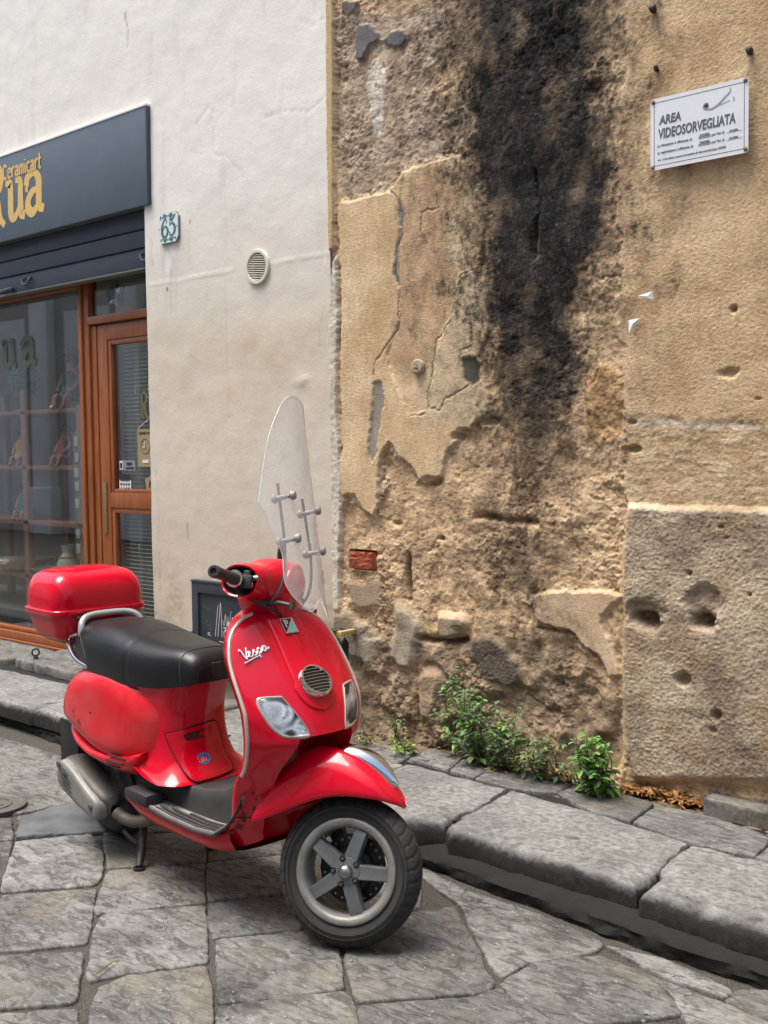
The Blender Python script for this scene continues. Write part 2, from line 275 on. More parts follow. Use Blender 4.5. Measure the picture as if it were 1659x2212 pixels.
HO = [(-1.96,0.795,0.085,0.069,0.03),(-1.956,0.779,0.062,0.034,0.09),(-1.734,0.843,0.079,0.088,0.03),(-1.744,0.796,0.048,0.035,0.09),(-1.812,0.582,0.035,0.027,0.035),(-1.684,0.47,0.025,0.021,0.035),(-1.694,0.417,0.018,0.014,0.02),(-1.638,1.857,0.016,0.015,0.025),(-1.788,0.956,0.012,0.013,0.03),(-1.568,0.899,0.007,0.007,0.02),(-1.651,1.646,0.048,0.022,0.02),(-1.61,1.472,0.009,0.008,0.01),(-2.019,1.488,0.02,0.012,0.02),(-2.01,1.391,0.032,0.016,0.03),(-1.669,1.123,0.012,0.007,0.015),(-1.651,1.085,0.01,0.006,0.01),(-1.549,1.554,0.014,0.007,0.012),(-1.964,0.958,0.01,0.01,0.01),(-2.84,0.228,0.093,0.053,0.1),(-2.923,1.026,0.023,0.012,0.03),(-3.166,1.079,0.028,0.016,0.02),(-2.303,1.368,0.052,0.066,0.02),(-3.108,0.838,0.02,0.058,0.04),(-2.211,0.494,0.051,0.067,0.03),(-2.378,0.342,0.072,0.054,0.03),(-2.906,0.713,0.031,0.032,0.0),(-2.824,0.655,0.031,0.016,0.01),(-3.317,0.589,0.059,0.035,0.02),(-2.816,1.45,0.036,0.02,0.025),(-2.962,1.266,0.063,0.024,0.02),(-2.667,1.51,0.058,0.023,0.025),(-2.181,2.717,0.032,0.028,0.03),(-2.453,2.184,0.02,0.067,0.03),(-3.436,3.08,0.016,0.013,0.02)]
STONES = [[(-3.276,-1.997),(-3.218,-1.842),(-3.05,-1.62),(-2.89,-1.739),(-2.731,-1.865),(-2.873,-2.05),(-2.956,-2.158)],[(-2.924,-2.175),(-2.837,-2.07),(-2.682,-1.906),(-2.566,-1.992),(-2.473,-2.062),(-2.465,-2.084),(-2.572,-2.217),(-2.654,-2.311)],[(-2.627,-2.325),(-2.54,-2.235),(-2.419,-2.097),(-2.283,-2.181),(-2.496,-2.391)],[(-3.641,-1.557),(-3.509,-1.336),(-3.301,-1.423),(-3.123,-1.55),(-3.084,-1.599),(-3.262,-1.824),(-3.306,-1.807)],[(-3.797,-1.734),(-3.652,-1.567),(-3.317,-1.803),(-3.268,-1.834),(-3.354,-1.958)],[(-3.146,-1.503),(-2.945,-1.258),(-2.799,-1.379),(-2.691,-1.462),(-2.785,-1.589),(-2.879,-1.729),(-2.952,-1.677),(-3.049,-1.59)],[(-2.848,-1.73),(-2.778,-1.611),(-2.671,-1.481),(-2.571,-1.555),(-2.371,-1.716),(-2.491,-1.897),(-2.523,-1.986),(-2.573,-1.963),(-2.643,-1.896),(-2.77,-1.808)],[(-2.461,-1.995),(-2.466,-1.907),(-2.347,-1.735),(-2.226,-1.819),(-2.086,-1.928),(-2.034,-1.968),(-2.255,-2.157),(-2.397,-2.06)],[(-3.437,-1.324),(-3.205,-1.05),(-2.964,-1.24),(-3.166,-1.484)],[(-2.936,-1.245),(-2.802,-1.039),(-2.654,-1.155),(-2.56,-1.239),(-2.698,-1.434),(-2.819,-1.345)],[(-2.674,-1.454),(-2.506,-1.234),(-2.396,-1.32),(-2.33,-1.397),(-2.474,-1.605),(-2.561,-1.547)],[(-2.451,-1.611),(-2.318,-1.414),(-2.146,-1.426),(-2.001,-1.561),(-1.984,-1.577),(-2.108,-1.77),(-2.166,-1.838),(-2.311,-1.722)],[(-2.153,-1.849),(-1.961,-1.59),(-1.888,-1.633),(-1.772,-1.743),(-2.022,-1.957)],[(-3.025,-1.162),(-2.963,-0.902),(-2.819,-1.018),(-2.955,-1.227)],[(-3.198,-1.028),(-3.159,-0.721),(-2.981,-0.879),(-3.044,-1.149)],[(-3.726,-1.119),(-3.45,-0.852),(-3.224,-1.033),(-3.451,-1.31)],[(-2.091,-1.45),(-2.201,-1.301),(-2.156,-1.199),(-2.146,-1.094),(-2.079,-0.986),(-2.003,-1.049),(-1.833,-1.185),(-1.774,-1.243),(-1.699,-1.297),(-1.688,-1.356),(-1.861,-1.549),(-1.904,-1.605)],[(-1.882,-1.62),(-1.843,-1.568),(-1.669,-1.372),(-1.669,-1.311),(-1.48,-1.449),(-1.78,-1.706)],[(-2.362,-0.797),(-2.137,-0.865),(-1.939,-0.867),(-1.767,-0.874),(-1.599,-0.914),(-1.593,-0.943),(-1.626,-1.023),(-1.693,-1.127),(-1.708,-1.254),(-1.773,-1.216),(-1.843,-1.155),(-2.062,-0.967),(-2.181,-0.927),(-2.297,-0.875)],[(-1.675,-1.288),(-1.68,-1.146),(-1.607,-1.041),(-1.565,-0.99),(-1.421,-0.996),(-1.327,-1.064),(-1.25,-1.126),(-1.363,-1.272),(-1.475,-1.438),(-1.491,-1.43)],[(-1.582,-0.922),(-1.428,-0.892),(-1.223,-0.931),(-1.208,-0.94),(-1.214,-0.987),(-1.43,-0.965)],[(-1.408,-1.002),(-1.209,-1.014),(-1.071,-1.031),(-1.046,-1.091),(-1.182,-1.208),(-1.23,-1.135),(-1.304,-1.061)],[(-1.19,-0.998),(-1.194,-0.925),(-1.108,-0.854),(-0.966,-1.023),(-1.072,-1.014)],[(-2.547,-0.98),(-2.556,-0.821),(-2.37,-0.805),(-2.163,-1.052),(-2.182,-1.19),(-2.234,-1.287)],[(-5.244,-1.075),(-5.076,-0.825),(-4.438,-0.835),(-3.97,-0.907),(-3.812,-1.038),(-3.904,-1.237),(-3.934,-1.401),(-4.147,-1.614)],[(-4.121,-1.663),(-3.894,-1.439),(-3.676,-1.556),(-3.846,-1.796)],[(-4.355,-0.767),(-4.018,-0.68),(-3.559,-0.812),(-3.664,-1.053),(-3.962,-0.901)]]
PATCH = [(-3.665,-1.553),(-3.88,-1.42),(-3.872,-1.358),(-3.892,-1.264),(-3.837,-1.12),(-3.595,-1.14),(-3.44,-1.268),(-3.513,-1.362),(-3.606,-1.459)]
KERB = [[(-2.828,-0.623),(-2.87,-0.281),(-2.594,-0.289),(-2.378,-0.295),(-2.327,-0.539),(-2.343,-0.649),(-2.322,-0.724),(-2.416,-0.772),(-2.558,-0.828)],[(-2.309,-0.55),(-2.35,-0.298),(-1.991,-0.324),(-1.603,-0.39),(-1.595,-0.532),(-1.562,-0.694),(-1.567,-0.789),(-1.88,-0.776),(-2.158,-0.763),(-2.258,-0.775),(-2.31,-0.729)],[(-1.583,-0.397),(-1.343,-0.387),(-1.172,-0.398),(-0.949,-0.879),(-1.155,-0.833),(-1.327,-0.822),(-1.536,-0.807),(-1.544,-0.718),(-1.578,-0.548)]]
INNER = [[(-3.36,-0.176),(-3.152,-0.105),(-2.944,-0.15),(-2.938,-0.216),(-2.884,-0.458),(-2.891,-0.658)],[(-2.922,-0.159),(-2.951,-0.036),(-2.769,-0.056),(-2.707,-0.223),(-2.917,-0.212)],[(-2.691,-0.226),(-2.75,-0.062),(-2.59,-0.093),(-2.555,-0.258)],[(-2.54,-0.261),(-2.578,-0.092),(-2.41,-0.075),(-2.23,-0.062),(-2.217,-0.213),(-2.379,-0.271)],[(-2.206,-0.207),(-2.214,-0.068),(-2.052,-0.062),(-1.885,-0.089),(-1.857,-0.306),(-2.004,-0.303)],[(-1.838,-0.315),(-1.862,-0.093),(-1.646,-0.105),(-1.436,-0.165),(-1.416,-0.225),(-1.404,-0.354),(-1.605,-0.37)],[(-1.391,-0.361),(-1.402,-0.232),(-1.197,-0.236),(-1.146,-0.376)]]
# ------------------------------------------------------------------ masonry walls
def wallmat(name, bs, bscale, vs_=0.12):
    m = NT(name); a = m.n('ShaderNodeAttribute', attribute_name='Col')
    f = m.noise(70, 6, 0.7); f2 = m.noise(380, 3, 0.6)
    k = m.math('MULTIPLY', m.ramp(f, [(0.2, 1 - vs_ * 2.2), (0.8, 1 + vs_ * 1.6)]), m.ramp(f2, [(0.2, 1 - vs_), (0.8, 1 + vs_)]))
    c = m.mix(1.0, a.outputs['Color'], k, 'MULTIPLY')
    h = m.math('ADD', m.math('MULTIPLY', m.noise(bscale, 6, 0.65), 1.0), m.math('MULTIPLY', m.noise(bscale * 4.5, 3, 0.6), 0.35))
    return m.pbsdf(c, 0.93, 0, m.bump(h, bs, 0.006), Specular_IOR_Level=0.2)
M_OLD = wallmat('weathered_stucco', 0.8, 150, .17)
M_WHITE = wallmat('white_render', 0.24, 85, 0.025)

def build_old_wall():
    xs = np.concatenate([np.arange(-3.545, -1.42, 0.0042), -1.42 + np.cumsum(0.0042 * 1.12 ** np.arange(1, 45))])
    zs = np.concatenate([np.arange(0.06, 3.46, 0.0042), 3.46 + np.cumsum(0.0042 * 1.10 ** np.arange(1, 50))])
    xs = xs[xs < 3.2]; zs = zs[zs < 8.5]; xs[-1] = 3.2; zs[-1] = 7.6
    X, Z = np.meshgrid(xs, zs)
    wx = X + 0.011 * fbm(X, Z, 9, 3, 5) + 0.009 * fbm(X, Z, 45, 3, 6); wz = Z + 0.011 * fbm(X, Z, 9, 3, 15) + 0.009 * fbm(X, Z, 45, 3, 16)
    def mk(nm, k=1, soft=0, w=1.0):
        a = inpoly(X + (wx - X) * w, Z + (wz - Z) * w, WP[nm]).astype(float)
        return blur(a, k) if k else a
    def soft(nm, k, amt=0.55, f=14, s=3, th=0.5, wd=0.22):
        a = inpoly(wx, wz, WP[nm]).astype(float); a = blur(blur(a, k), k)
        a = a + amt * (fbm(X, Z, f, 5, s, 0.6)) * (a > 0.01) * (1.2 - a)
        return np.clip((a - th) / wd + 0.5, 0, 1)
    n1 = fbm(X, Z, 3, 4, 1); n2 = fbm(X, Z, 11, 5, 2); n3 = fbm(X, Z, 40, 4, 3); n4 = fbm(X, Z, 110, 3, 4); rg = fbm(X, Z, 15, 4, 8, 0.55, True)
    # --- rough eroded stone
    pits = np.clip(fbm(X, Z, 26, 3, 21) - 0.16, 0, 1); pits2 = np.clip(fbm(X, Z, 70, 2, 22) - 0.2, 0, 1)
    am = np.clip(0.62 + 1.7 * fbm(X, Z, 2.3, 3, 35), 0.5, 1.35)
    H = -0.012 + 0.020 * n1 + am * (0.010 * n2 + 0.0062 * n3 + 0.0046 * n4 + 0.004 * (rg - 0.3) - 0.026 * pits - 0.012 * pits2)
    low = np.clip((0.95 - Z) / 0.6, 0, 1)
    bl = fbm(X, Z, 6.5, 2, 31); H = H + low * (0.022 * np.clip(bl * 3, -0.6, 0.6)) * (X < -2.06)
    def C3(c): return lin(c)[None, None, :]
    def lerp(a, b, m): return a * (1 - m[..., None]) + b * m[..., None]
    t = np.clip(0.5 + 1.1 * n2 + 0.5 * n3, 0, 1); t2 = np.clip(0.5 + 1.6 * fbm(X, Z, 5, 4, 41), 0, 1)
    Cc = lerp(C3((176, 146, 108)) * np.ones(X.shape + (1,)), C3((222, 190, 146)), t)
    Cc = lerp(Cc, C3((146, 124, 100)), np.clip(t2 - 0.55, 0, 1) * 1.0)
    m = soft('rough_grey_top', 12); Cc = lerp(Cc, lerp(C3((146, 126, 104)) * np.ones(X.shape + (1,)), C3((198, 178, 150)), np.clip(t * 0.8 + 0.3 * n4, 0, 1)), m * 0.9)
    m = soft('low_dark', 40, 0.5, 7, 12); Cc = lerp(Cc, lerp(C3((112, 97, 80)) * np.ones(X.shape + (1,)), C3((172, 148, 118)), np.clip(t + 0.3 * n3 - 0.1, 0, 1)), m * 0.85)
    m = mk('pale_right_of_soot', 6); Cc = lerp(Cc, lerp(C3((196, 164, 122)) * np.ones(X.shape + (1,)), C3((222, 194, 150)), t), m * 0.75)
    def plate(nm, h, c1, c2, k=1, mix=1.0, grain=0.0008, w=1.0, und=0.0035, seed=51):
        nonlocal H, Cc
        m = mk(nm, k, w=w) * mix; hh = h + und * fbm(X, Z, 5, 3, seed) + grain * n4 + grain * 0.8 * fbm(X, Z, 230, 2, seed + 1)
        H = H * (1 - m) + hh * m
        if c1 is not None:
            tt = np.clip(0.5 + 1.1 * fbm(X, Z, 4.5, 5, seed + 2) + 0.25 * n3, 0, 1); Cc = lerp(Cc, lerp(C3(c1) * np.ones(X.shape + (1,)), C3(c2), tt), m)
        return m
    # crumbling undercoat left round the plates of stucco
    for nm in ('plaster_mid', 'smooth_tongue', 'right_wall'):
        a = blur(blur(inpoly(X, Z, WP[nm]).astype(float), 9), 9); m = np.clip((a + 0.55 * n2 + 0.3 * n3 - 0.34) / 0.05, 0, 1) * (a > 0.02); hh = -0.004 + 0.002 * n3 + 0.0015 * n4; H = H * (1 - m * .8) + hh * m * .8
        Cc = lerp(Cc, lerp(C3((164, 142, 114)) * np.ones(X.shape + (1,)), C3((206, 184, 150)), t), m * 0.7)
    plate('plaster_mid', 0.009, (190, 158, 112), (220, 196, 154), seed=60)
    m = mk('step_a', 1); H = H - 0.006 * m; m = soft('plaster_brown', 22, 0.5, 6, 61); Cc = lerp(Cc, lerp(C3((160, 128, 94)) * np.ones(X.shape + (1,)), C3((194, 160, 120)), np.clip(.5 + n2 * .9, 0, 1)), m * 0.8)
    m = soft('plaster_pale', 8, 0.3); Cc = lerp(Cc, C3((196, 176, 140)), m * 0.75)
    for nm, c1, c2 in [('grey_1', (134, 130, 122), (160, 154, 142)), ('grey_2', (138, 130, 116), (162, 152, 136)), ('grey_3', (84, 78, 66), (104, 96, 80)), ('grey_4', (88, 90, 92), (120, 118, 114)), ('grey_5', (84, 86, 88), (116, 112, 106)), ('grey_6', (96, 88, 82), (128, 116, 104))]:
        plate(nm, 0.001, c1, c2, 1, seed=70)
    m = soft('white_streak', 6, 0.6, 20, 71); Cc = lerp(Cc, C3((214, 206, 190)), m * 0.7)
    plate('smooth_tongue', 0.014, (184, 156, 120), (208, 182, 146), seed=75); plate('under_brick', 0.0, (150, 130, 106), (170, 148, 120), 3, seed=77, w=1.8)
    plate('cem_1', 0.012, (128, 120, 102), (158, 146, 124), 4, 0.9, 0.0020, seed=80, und=0.016, w=2.0); plate('cem_2', 0.020, (146, 137, 118), (172, 161, 138), 4, 0.9, 0.0015, seed=82, und=0.018, w=1.8)
    plate('cem_3', 0.024, (146, 130, 106), (172, 156, 130), 3, 0.9, 0.0018, seed=84, und=0.012, w=1.8); plate('cem_dark', 0.012, (66, 64, 60), (90, 84, 76), 3, 0.8, 0.004, seed=86, w=2.2)
    plate('stone_low', 0.024, (136, 116, 92), (160, 138, 110), 4, 0.85, 0.0025, seed=88, w=1.8, und=.012)
    # --- the smoother right-hand stretch
    rm = plate('right_wall', 0.005, (178, 146, 104), (214, 186, 142), 5, 0.95, 0.0022, seed=90, und=0.0045)
    rw = mk('right_wall', 3)
    m = soft('band', 10, 0.5, 9, 91) * rw; Cc = lerp(Cc, lerp(C3((170, 142, 104)) * np.ones(X.shape + (1,)), C3((206, 182, 144)), t), m * 0.8)
    strk = fbm(X * 0.35, Z * 2.2, 24, 4, 93); H = H + m * (-0.005 + 0.003 * strk * (0.5 + n2) + 0.003 * n3 + .003 * n2); Cc = lerp(Cc, C3((214, 196, 160)), m * np.clip(strk * 2.4 - 0.5, 0, 1) * 0.7)
    for nm in ('pale_band1', 'pale_band2'):
        m = soft(nm, 3, 0.8, 22, 94); Cc = lerp(Cc, C3((226, 214, 188)), m * (0.6 if nm == 'pale_band1' else 0.55))
    m = mk('lower_block', 2, w=0.6) * rw; H = H + m * (0.016 + 0.0012 * n3 + 0.003 * n2 + 0.0022 * n4 + .0016 * fbm(X, Z, 210, 2, 331) - 0.006 * pits2); m2 = soft('lower_block', 14, 0.4, 8, 95) * rw
    lb = np.clip(0.52 + 1.3 * fbm(X, Z, 4, 5, 96) + 0.5 * n3, 0, 1); Cc = lerp(Cc, lerp(C3((138, 122, 102)) * np.ones(X.shape + (1,)), C3((198, 181, 152)), lb), m2 * 0.95)
    m = np.clip(fbm(X, Z, 5.2, 4, 97) * 2.6 - 0.15 + (Z < 0.45) * 0.25, 0, 1) * m2; Cc = lerp(Cc, C3((168, 136, 92)), m * 0.5)
    m = np.clip(fbm(X * .6, Z * 1.8, 9, 4, 98) * 3 - 0.55 + np.clip((0.75 - Z) * 0.9, 0, .35), 0, 1) * m2; Cc = lerp(Cc, C3((104, 92, 78)), m * 0.55)
    for (hx, hz, rx, rz, dep) in HO:
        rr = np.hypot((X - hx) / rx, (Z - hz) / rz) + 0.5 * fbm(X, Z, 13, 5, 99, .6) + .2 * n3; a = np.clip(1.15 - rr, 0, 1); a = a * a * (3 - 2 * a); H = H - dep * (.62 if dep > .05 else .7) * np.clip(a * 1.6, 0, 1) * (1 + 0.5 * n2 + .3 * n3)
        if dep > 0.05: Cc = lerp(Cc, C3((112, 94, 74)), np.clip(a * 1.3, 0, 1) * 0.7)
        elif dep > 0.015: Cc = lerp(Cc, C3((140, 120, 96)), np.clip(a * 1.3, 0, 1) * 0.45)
    m = soft('ochre_lump', 8, 0.4); H = H + 0.012 * m * (0.6 + n1); Cc = lerp(Cc, C3((188, 146, 92)), m * 0.7)
    sm = mk('seam_strip', 1, w=0.7); hh = 0.012 + 0.003 * n3; H = H * (1 - sm) + hh * sm; Cc = lerp(Cc, lerp(C3((186, 176, 156)) * np.ones(X.shape + (1,)), C3((216, 208, 190)), t), sm)
    sm = mk('seam_ochre', 0, w=0.3); H = H * (1 - sm) + 0.014 * sm; Cc = lerp(Cc, C3((192, 164, 116)), sm)
    # vertical run-off stains, edges of plaster
    run = np.clip(fbm(X * 1.0, Z * 0.16, 26, 4, 110) * 2.0 - 0.25, 0, 1) * np.clip((Z - 0.9) / 0.8, 0, 1); Cc = lerp(Cc, Cc * 0.72, run * 0.5)
    for k, (nm, pl) in enumerate(CR.items()):
        wdt = {'j1': .012, 'j3': .012, 'j4': .010, 'c5': .007, 'j7': .008}.get(nm, 0.0028); dp = {'j1': .05, 'j3': .028, 'j4': .04, 'c5': .02, 'j7': .02, 'j5': .03}.get(nm, 0.006)
        d = polydist(wx, wz, pl); a = np.exp(-(d / wdt) ** 2); H = H - dp * a; Cc = lerp(Cc, Cc * 0.7, a * 0.5)
        if nm[0] == 'c': Cc = lerp(Cc, C3((222, 206, 172)), np.exp(-((d - 0.008) / 0.004) ** 2) * 0.25 * (n3 > 0))
    # --- fire / smoke stain
    s0 = soft('soot_core', 24, 0.8, 12, 120, 0.5, 0.75); s1 = soft('soot_fade', 40, 0.8, 9, 121, 0.42, 1.0); s2 = soft('soot_low', 20, 1.0, 10, 122, 0.45, 0.8)
    s = np.maximum(np.maximum(s0 * 0.98, s1 * np.where(Z > 1.9, .82, .66)), s2 * 0.95); cx = np.interp(Z, [.35, .7, .88, 1.12, 1.34, 1.9], [-2.40, -2.436, -2.50, -2.521, -2.553, -2.53]); trl = np.exp(-((X - cx - .03 * n1) / .085) ** 2) * np.clip((1.75 - Z) / .3, 0, 1) * np.clip((Z - .42) / .35, 0, 1) * np.clip(.62 + 1.5 * fbm(X, Z * .14, 24, 4, 130) + .5 * n2, 0, 1); s = np.maximum(s, trl * .95); s = np.clip(s + (0.9 * n3 + 0.55 * n4 + .3 * fbm(X * .6, Z * .25, 30, 3, 125)) * np.clip(1 - np.abs(2 * s - 1), 0, 1), 0, 1); H = np.where(s > 0, H + s0 * .35 * (-0.009 * n2 - 0.005 * n3), H); top = np.clip((Z - 1.35) / 0.4, 0.0, 1); s = np.clip(s * 1.14, 0, 1) * (0.84 + 0.16 * top) * np.clip(1.03 + .42 * fbm(X, Z * .7, 7, 5, 141), .82, 1); Hs = blur(H, 4); H = H + (Hs - H) * s0 * .42
    crest = np.clip(0.5 + 1.9 * n3 + 0.9 * n4 + 0.5 * n2, 0, 1); s = s * (1 - 0.22 * np.clip(crest - 0.62, 0, 1) * (1 - 0.6 * s0))
    spots = np.clip(fbm(X, Z, 13, 4, 123) * 3.2 - 1.35, 0, 1); s = s * (1 - 0.6 * spots)
    Cc = lerp(Cc, lerp(C3((22, 22, 23)) * np.ones(X.shape + (1,)), C3((66, 63, 59)), np.clip(.15 + .9 * fbm(X, Z * .6, 9, 5, 142) + .7 * n4 + .3 * n3, 0, 1)), np.clip(s, 0, 1))
    dirt = np.clip((0.30 - Z) / 0.2 + 0.6 * n2, 0, 1) ** 1.5; Cc = lerp(Cc, Cc * np.array([.62, .58, .52]), dirt * 0.7)
    lum = (Cc * np.array([.3, .6, .1])).sum(-1, keepdims=True); Cc = (Cc * .90 + lum * .10) * 1.13
    # cavity for the brick
    m = (X > -3.45) & (X < -3.284) & (Z > 0.865) & (Z < 0.953); H = np.where(m, -0.055, H)
    H = np.where(X < -3.541, np.minimum(H, -0.02), H)
    o = heightmesh('old_wall', X, Z, H, Cc, M_OLD)
    tag(o, 'old ochre masonry wall with peeling stucco, bare stone and a tall black soot stain', 'wall')
    mbk = simple('brick_clay', (150, 74, 48), 0.9, var=0.25, vscale=30, bump=0.6, bscale=50)
    b = MB(); P = []
    for i, z in enumerate(np.linspace(0.872, 0.947, 13)):
        row = []
        for x in np.linspace(-3.441, -3.291, 24):
            e = min(x + 3.441, -3.291 - x); y = -0.012 + 0.0015 * (i % 4 == 0) + 0.004 * float(perlin(np.array([x * 60]), np.array([z * 160.]))[0]) + (0.012 if e < .003 else 0) - .006 * float(perlin(np.array([x * 14]), np.array([z * 14.]))[0])
            row.append((x, y, z))
        P.append(row)
    b.grid(np.array(P)); b.box((-3.441, 0.012, 0.872), (-3.291, 0.06, 0.947))
    br = b.build('brick', mbk, o, local=True); br['label'] = 'bare red clay brick showing through the stucco'
    return o
OLD = build_old_wall()

def build_white_wall():
    xs = np.concatenate([-9.5 + np.arange(0, 3.0, 0.25), np.arange(-6.5, -3.525, 0.011)]); xs = np.concatenate([xs[xs < -3.53], [-3.531]])
    j = np.abs(xs + 4.90).argmin(); xs[j] = -4.90
    zs = np.concatenate([np.arange(0.06, 4.3, 0.011), 4.3 + np.cumsum(0.011 * 1.12 ** np.arange(1, 34))]); zs = zs[zs < 7.6]; zs[-1] = 7.6
    j = np.abs(zs - 2.72).argmin(); zs[j] = 2.72
    X, Z = np.meshgrid(xs, zs)
    n1 = fbm(X, Z, 1.6, 4, 201); n2 = fbm(X, Z, 6, 4, 202); n3 = fbm(X * .7, Z * 1.4, 22, 4, 203)
    H = 0.006 + 0.007 * n1 + 0.0017 * n2 + 0.0002 * n3 - 0.0012 * np.clip(fbm(X, Z, 45, 2, 204) - .25, 0, 1)
    lo = np.clip((0.85 - Z) / 0.25, 0, 1); patchy = np.clip(fbm(X, Z, 5, 4, 205) * 3 + 0.2, 0, 1) * lo; H = H + patchy * (0.004 * fbm(X, Z, 50, 3, 206) - 0.003)
    H = H + 0.006 * np.exp(-((X + 3.72) / 0.05) ** 2 - ((Z - 1.72) / 0.03) ** 2) * (1 + n3)
    def C3(c): return lin(c)[None, None, :]
    def lerp(a, b, m): return a * (1 - m[..., None]) + b * m[..., None]
    o1 = np.ones(X.shape + (1,))
    up = np.clip((Z - 1.95 + 0.25 * n1) / 0.75, 0, 1)
    Cc = lerp(C3((210, 201, 185)) * o1, C3((228, 225, 215)), up)
    Cc = lerp(Cc, C3((200, 182, 152)), np.exp(-((Z - 1.80 - 0.15 * n1) / 0.22) ** 2) * np.clip(0.4 + 1.3 * n2 + 0.6 * n1, 0, 1) * (X > -5) * 0.55)
    Cc = lerp(Cc, C3((188, 168, 146)), np.clip((1.3 - Z) / 0.6 + 0.5 * n1, 0, 1) * 0.5)
    Cc = lerp(Cc, C3((186, 178, 164)), np.clip(fbm(X, Z * .25, 9, 4, 210) * 2.2 - 0.5, 0, 1) * 0.35)
    st = np.exp(-((X + 4.70) / 0.05) ** 2) * np.clip((2.47 - Z) / 0.05, 0, 1) * np.clip((Z - 2.0) / 0.4, 0, 1) * np.clip(0.5 + 2 * fbm(X, Z * .1, 40, 3, 211), 0, 1); Cc = lerp(Cc, C3((150, 148, 138)), st * 0.4)
    Cc = lerp(Cc, C3((168, 150, 128)), patchy * 0.45)
    dirt = np.clip((0.36 - Z) / 0.15 + n2, 0, 1); Cc = lerp(Cc, C3((128, 112, 94)), dirt * 0.6)
    gx = np.clip((0.72 - Z) / 0.3, 0, 1) * np.clip((X + 3.70) / 0.12 + n2 * 1.5, 0, 1); H = H + gx * (0.010 * fbm(X, Z, 30, 4, 212) - 0.008); Cc = lerp(Cc, C3((158, 146, 128)), np.clip(gx * 1.4, 0, 1) * 0.7)
    wx = X + 0.012 * fbm(X, Z, 12, 3, 213); wz = Z + 0.012 * fbm(X, Z, 12, 3, 214)
    for pl, wd, dp, dk in [([(-4.33, 3.06), (-4.32, 2.86), (-4.22, 2.83), (-4.12, 2.74), (-4.10, 2.71)], .004, .002, .16), ([(-5.02, 3.72), (-5.012, 3.62), (-5.01, 3.55)], .005, .006, .8), ([(-3.54, 2.98), (-3.66, 2.93), (-3.82, 2.97), (-3.95, 2.96)], .0035, .002, .3), ([(-3.54, 3.32), (-3.62, 3.30), (-3.72, 3.36)], .0035, .002, .3),
                            ([(-4.25, 3.2), (-4.24, 2.6), (-4.26, 2.0), (-4.24, 1.5)], .004, .0008, .10), ([(-4.845, 2.52), (-4.84, 2.38)], .004, .002, .45), ([(-4.845, 1.3), (-4.84, .6)], .004, .0015, .3), ([(-4.60, 1.02), (-4.598, .97), (-4.59, .94)], .004, .003, .6), ([(-4.30, 3.05), (-4.36, 3.1), (-4.45, 3.03)], .006, .002, .08), ([(-3.58, 2.05), (-3.61, 1.9), (-3.60, 1.82)], .003, .001, .25)]:
        a = np.exp(-(polydist(wx, wz, pl) / wd) ** 2); H = H - dp * a; Cc = lerp(Cc, Cc * 0.35, a * dk)
    for pl in ([(-4.88, 2.283), (-4.62, 2.28), (-4.2, 2.281)], [(-3.92, 2.283), (-3.54, 2.282)]):
        d = polydist(X, wz, pl); a = np.exp(-(d / .006) ** 2); H = H + .0022 * a; Cc = lerp(Cc, C3((232, 226, 212)), a * .5)
    for (x, z, r, c, k) in [(-4.70, 2.39, .022, (232, 230, 226), .9), (-4.665, 2.435, .016, (232, 230, 226), .9), (-4.715, 2.35, .014, (232, 230, 226), .8), (-4.72, 2.245, .006, (70, 66, 60), .9), (-4.52, 2.56, .006, (90, 84, 78), .7), (-3.565, 2.25, .008, (230, 226, 216), .8)]:
        a = np.clip(1.6 - (np.hypot((X - x), (Z - z) * .6) / r + fbm(X, Z, 40, 2, 220)), 0, 1); Cc = lerp(Cc, C3(c), a * k)
    Cc = Cc * 0.92
    keep = ~((X[:-1, 1:] <= -4.8999) & (Z[1:, :-1] <= 2.7201))
    o = heightmesh('white_wall', X, Z, H, Cc, M_WHITE, keep)
    tag(o, 'off-white rendered shop wall with hairline cracks left of the ochre wall', 'wall')
    m = MB(); m.grid(np.array([[(-4.8997, y, z) for y in (-0.006, 0.10, 0.36)] for z in np.linspace(0.06, 2.72, 12)])); m.box((-9.5, -0.004, 2.7205), (-4.8997, 0.36, 2.76))
    j = m.build('jamb', simple('jamb_plaster', (200, 192, 178), 0.92, var=0.05, bump=0.2), o, local=True)
    return o
WHITE = build_white_wall()
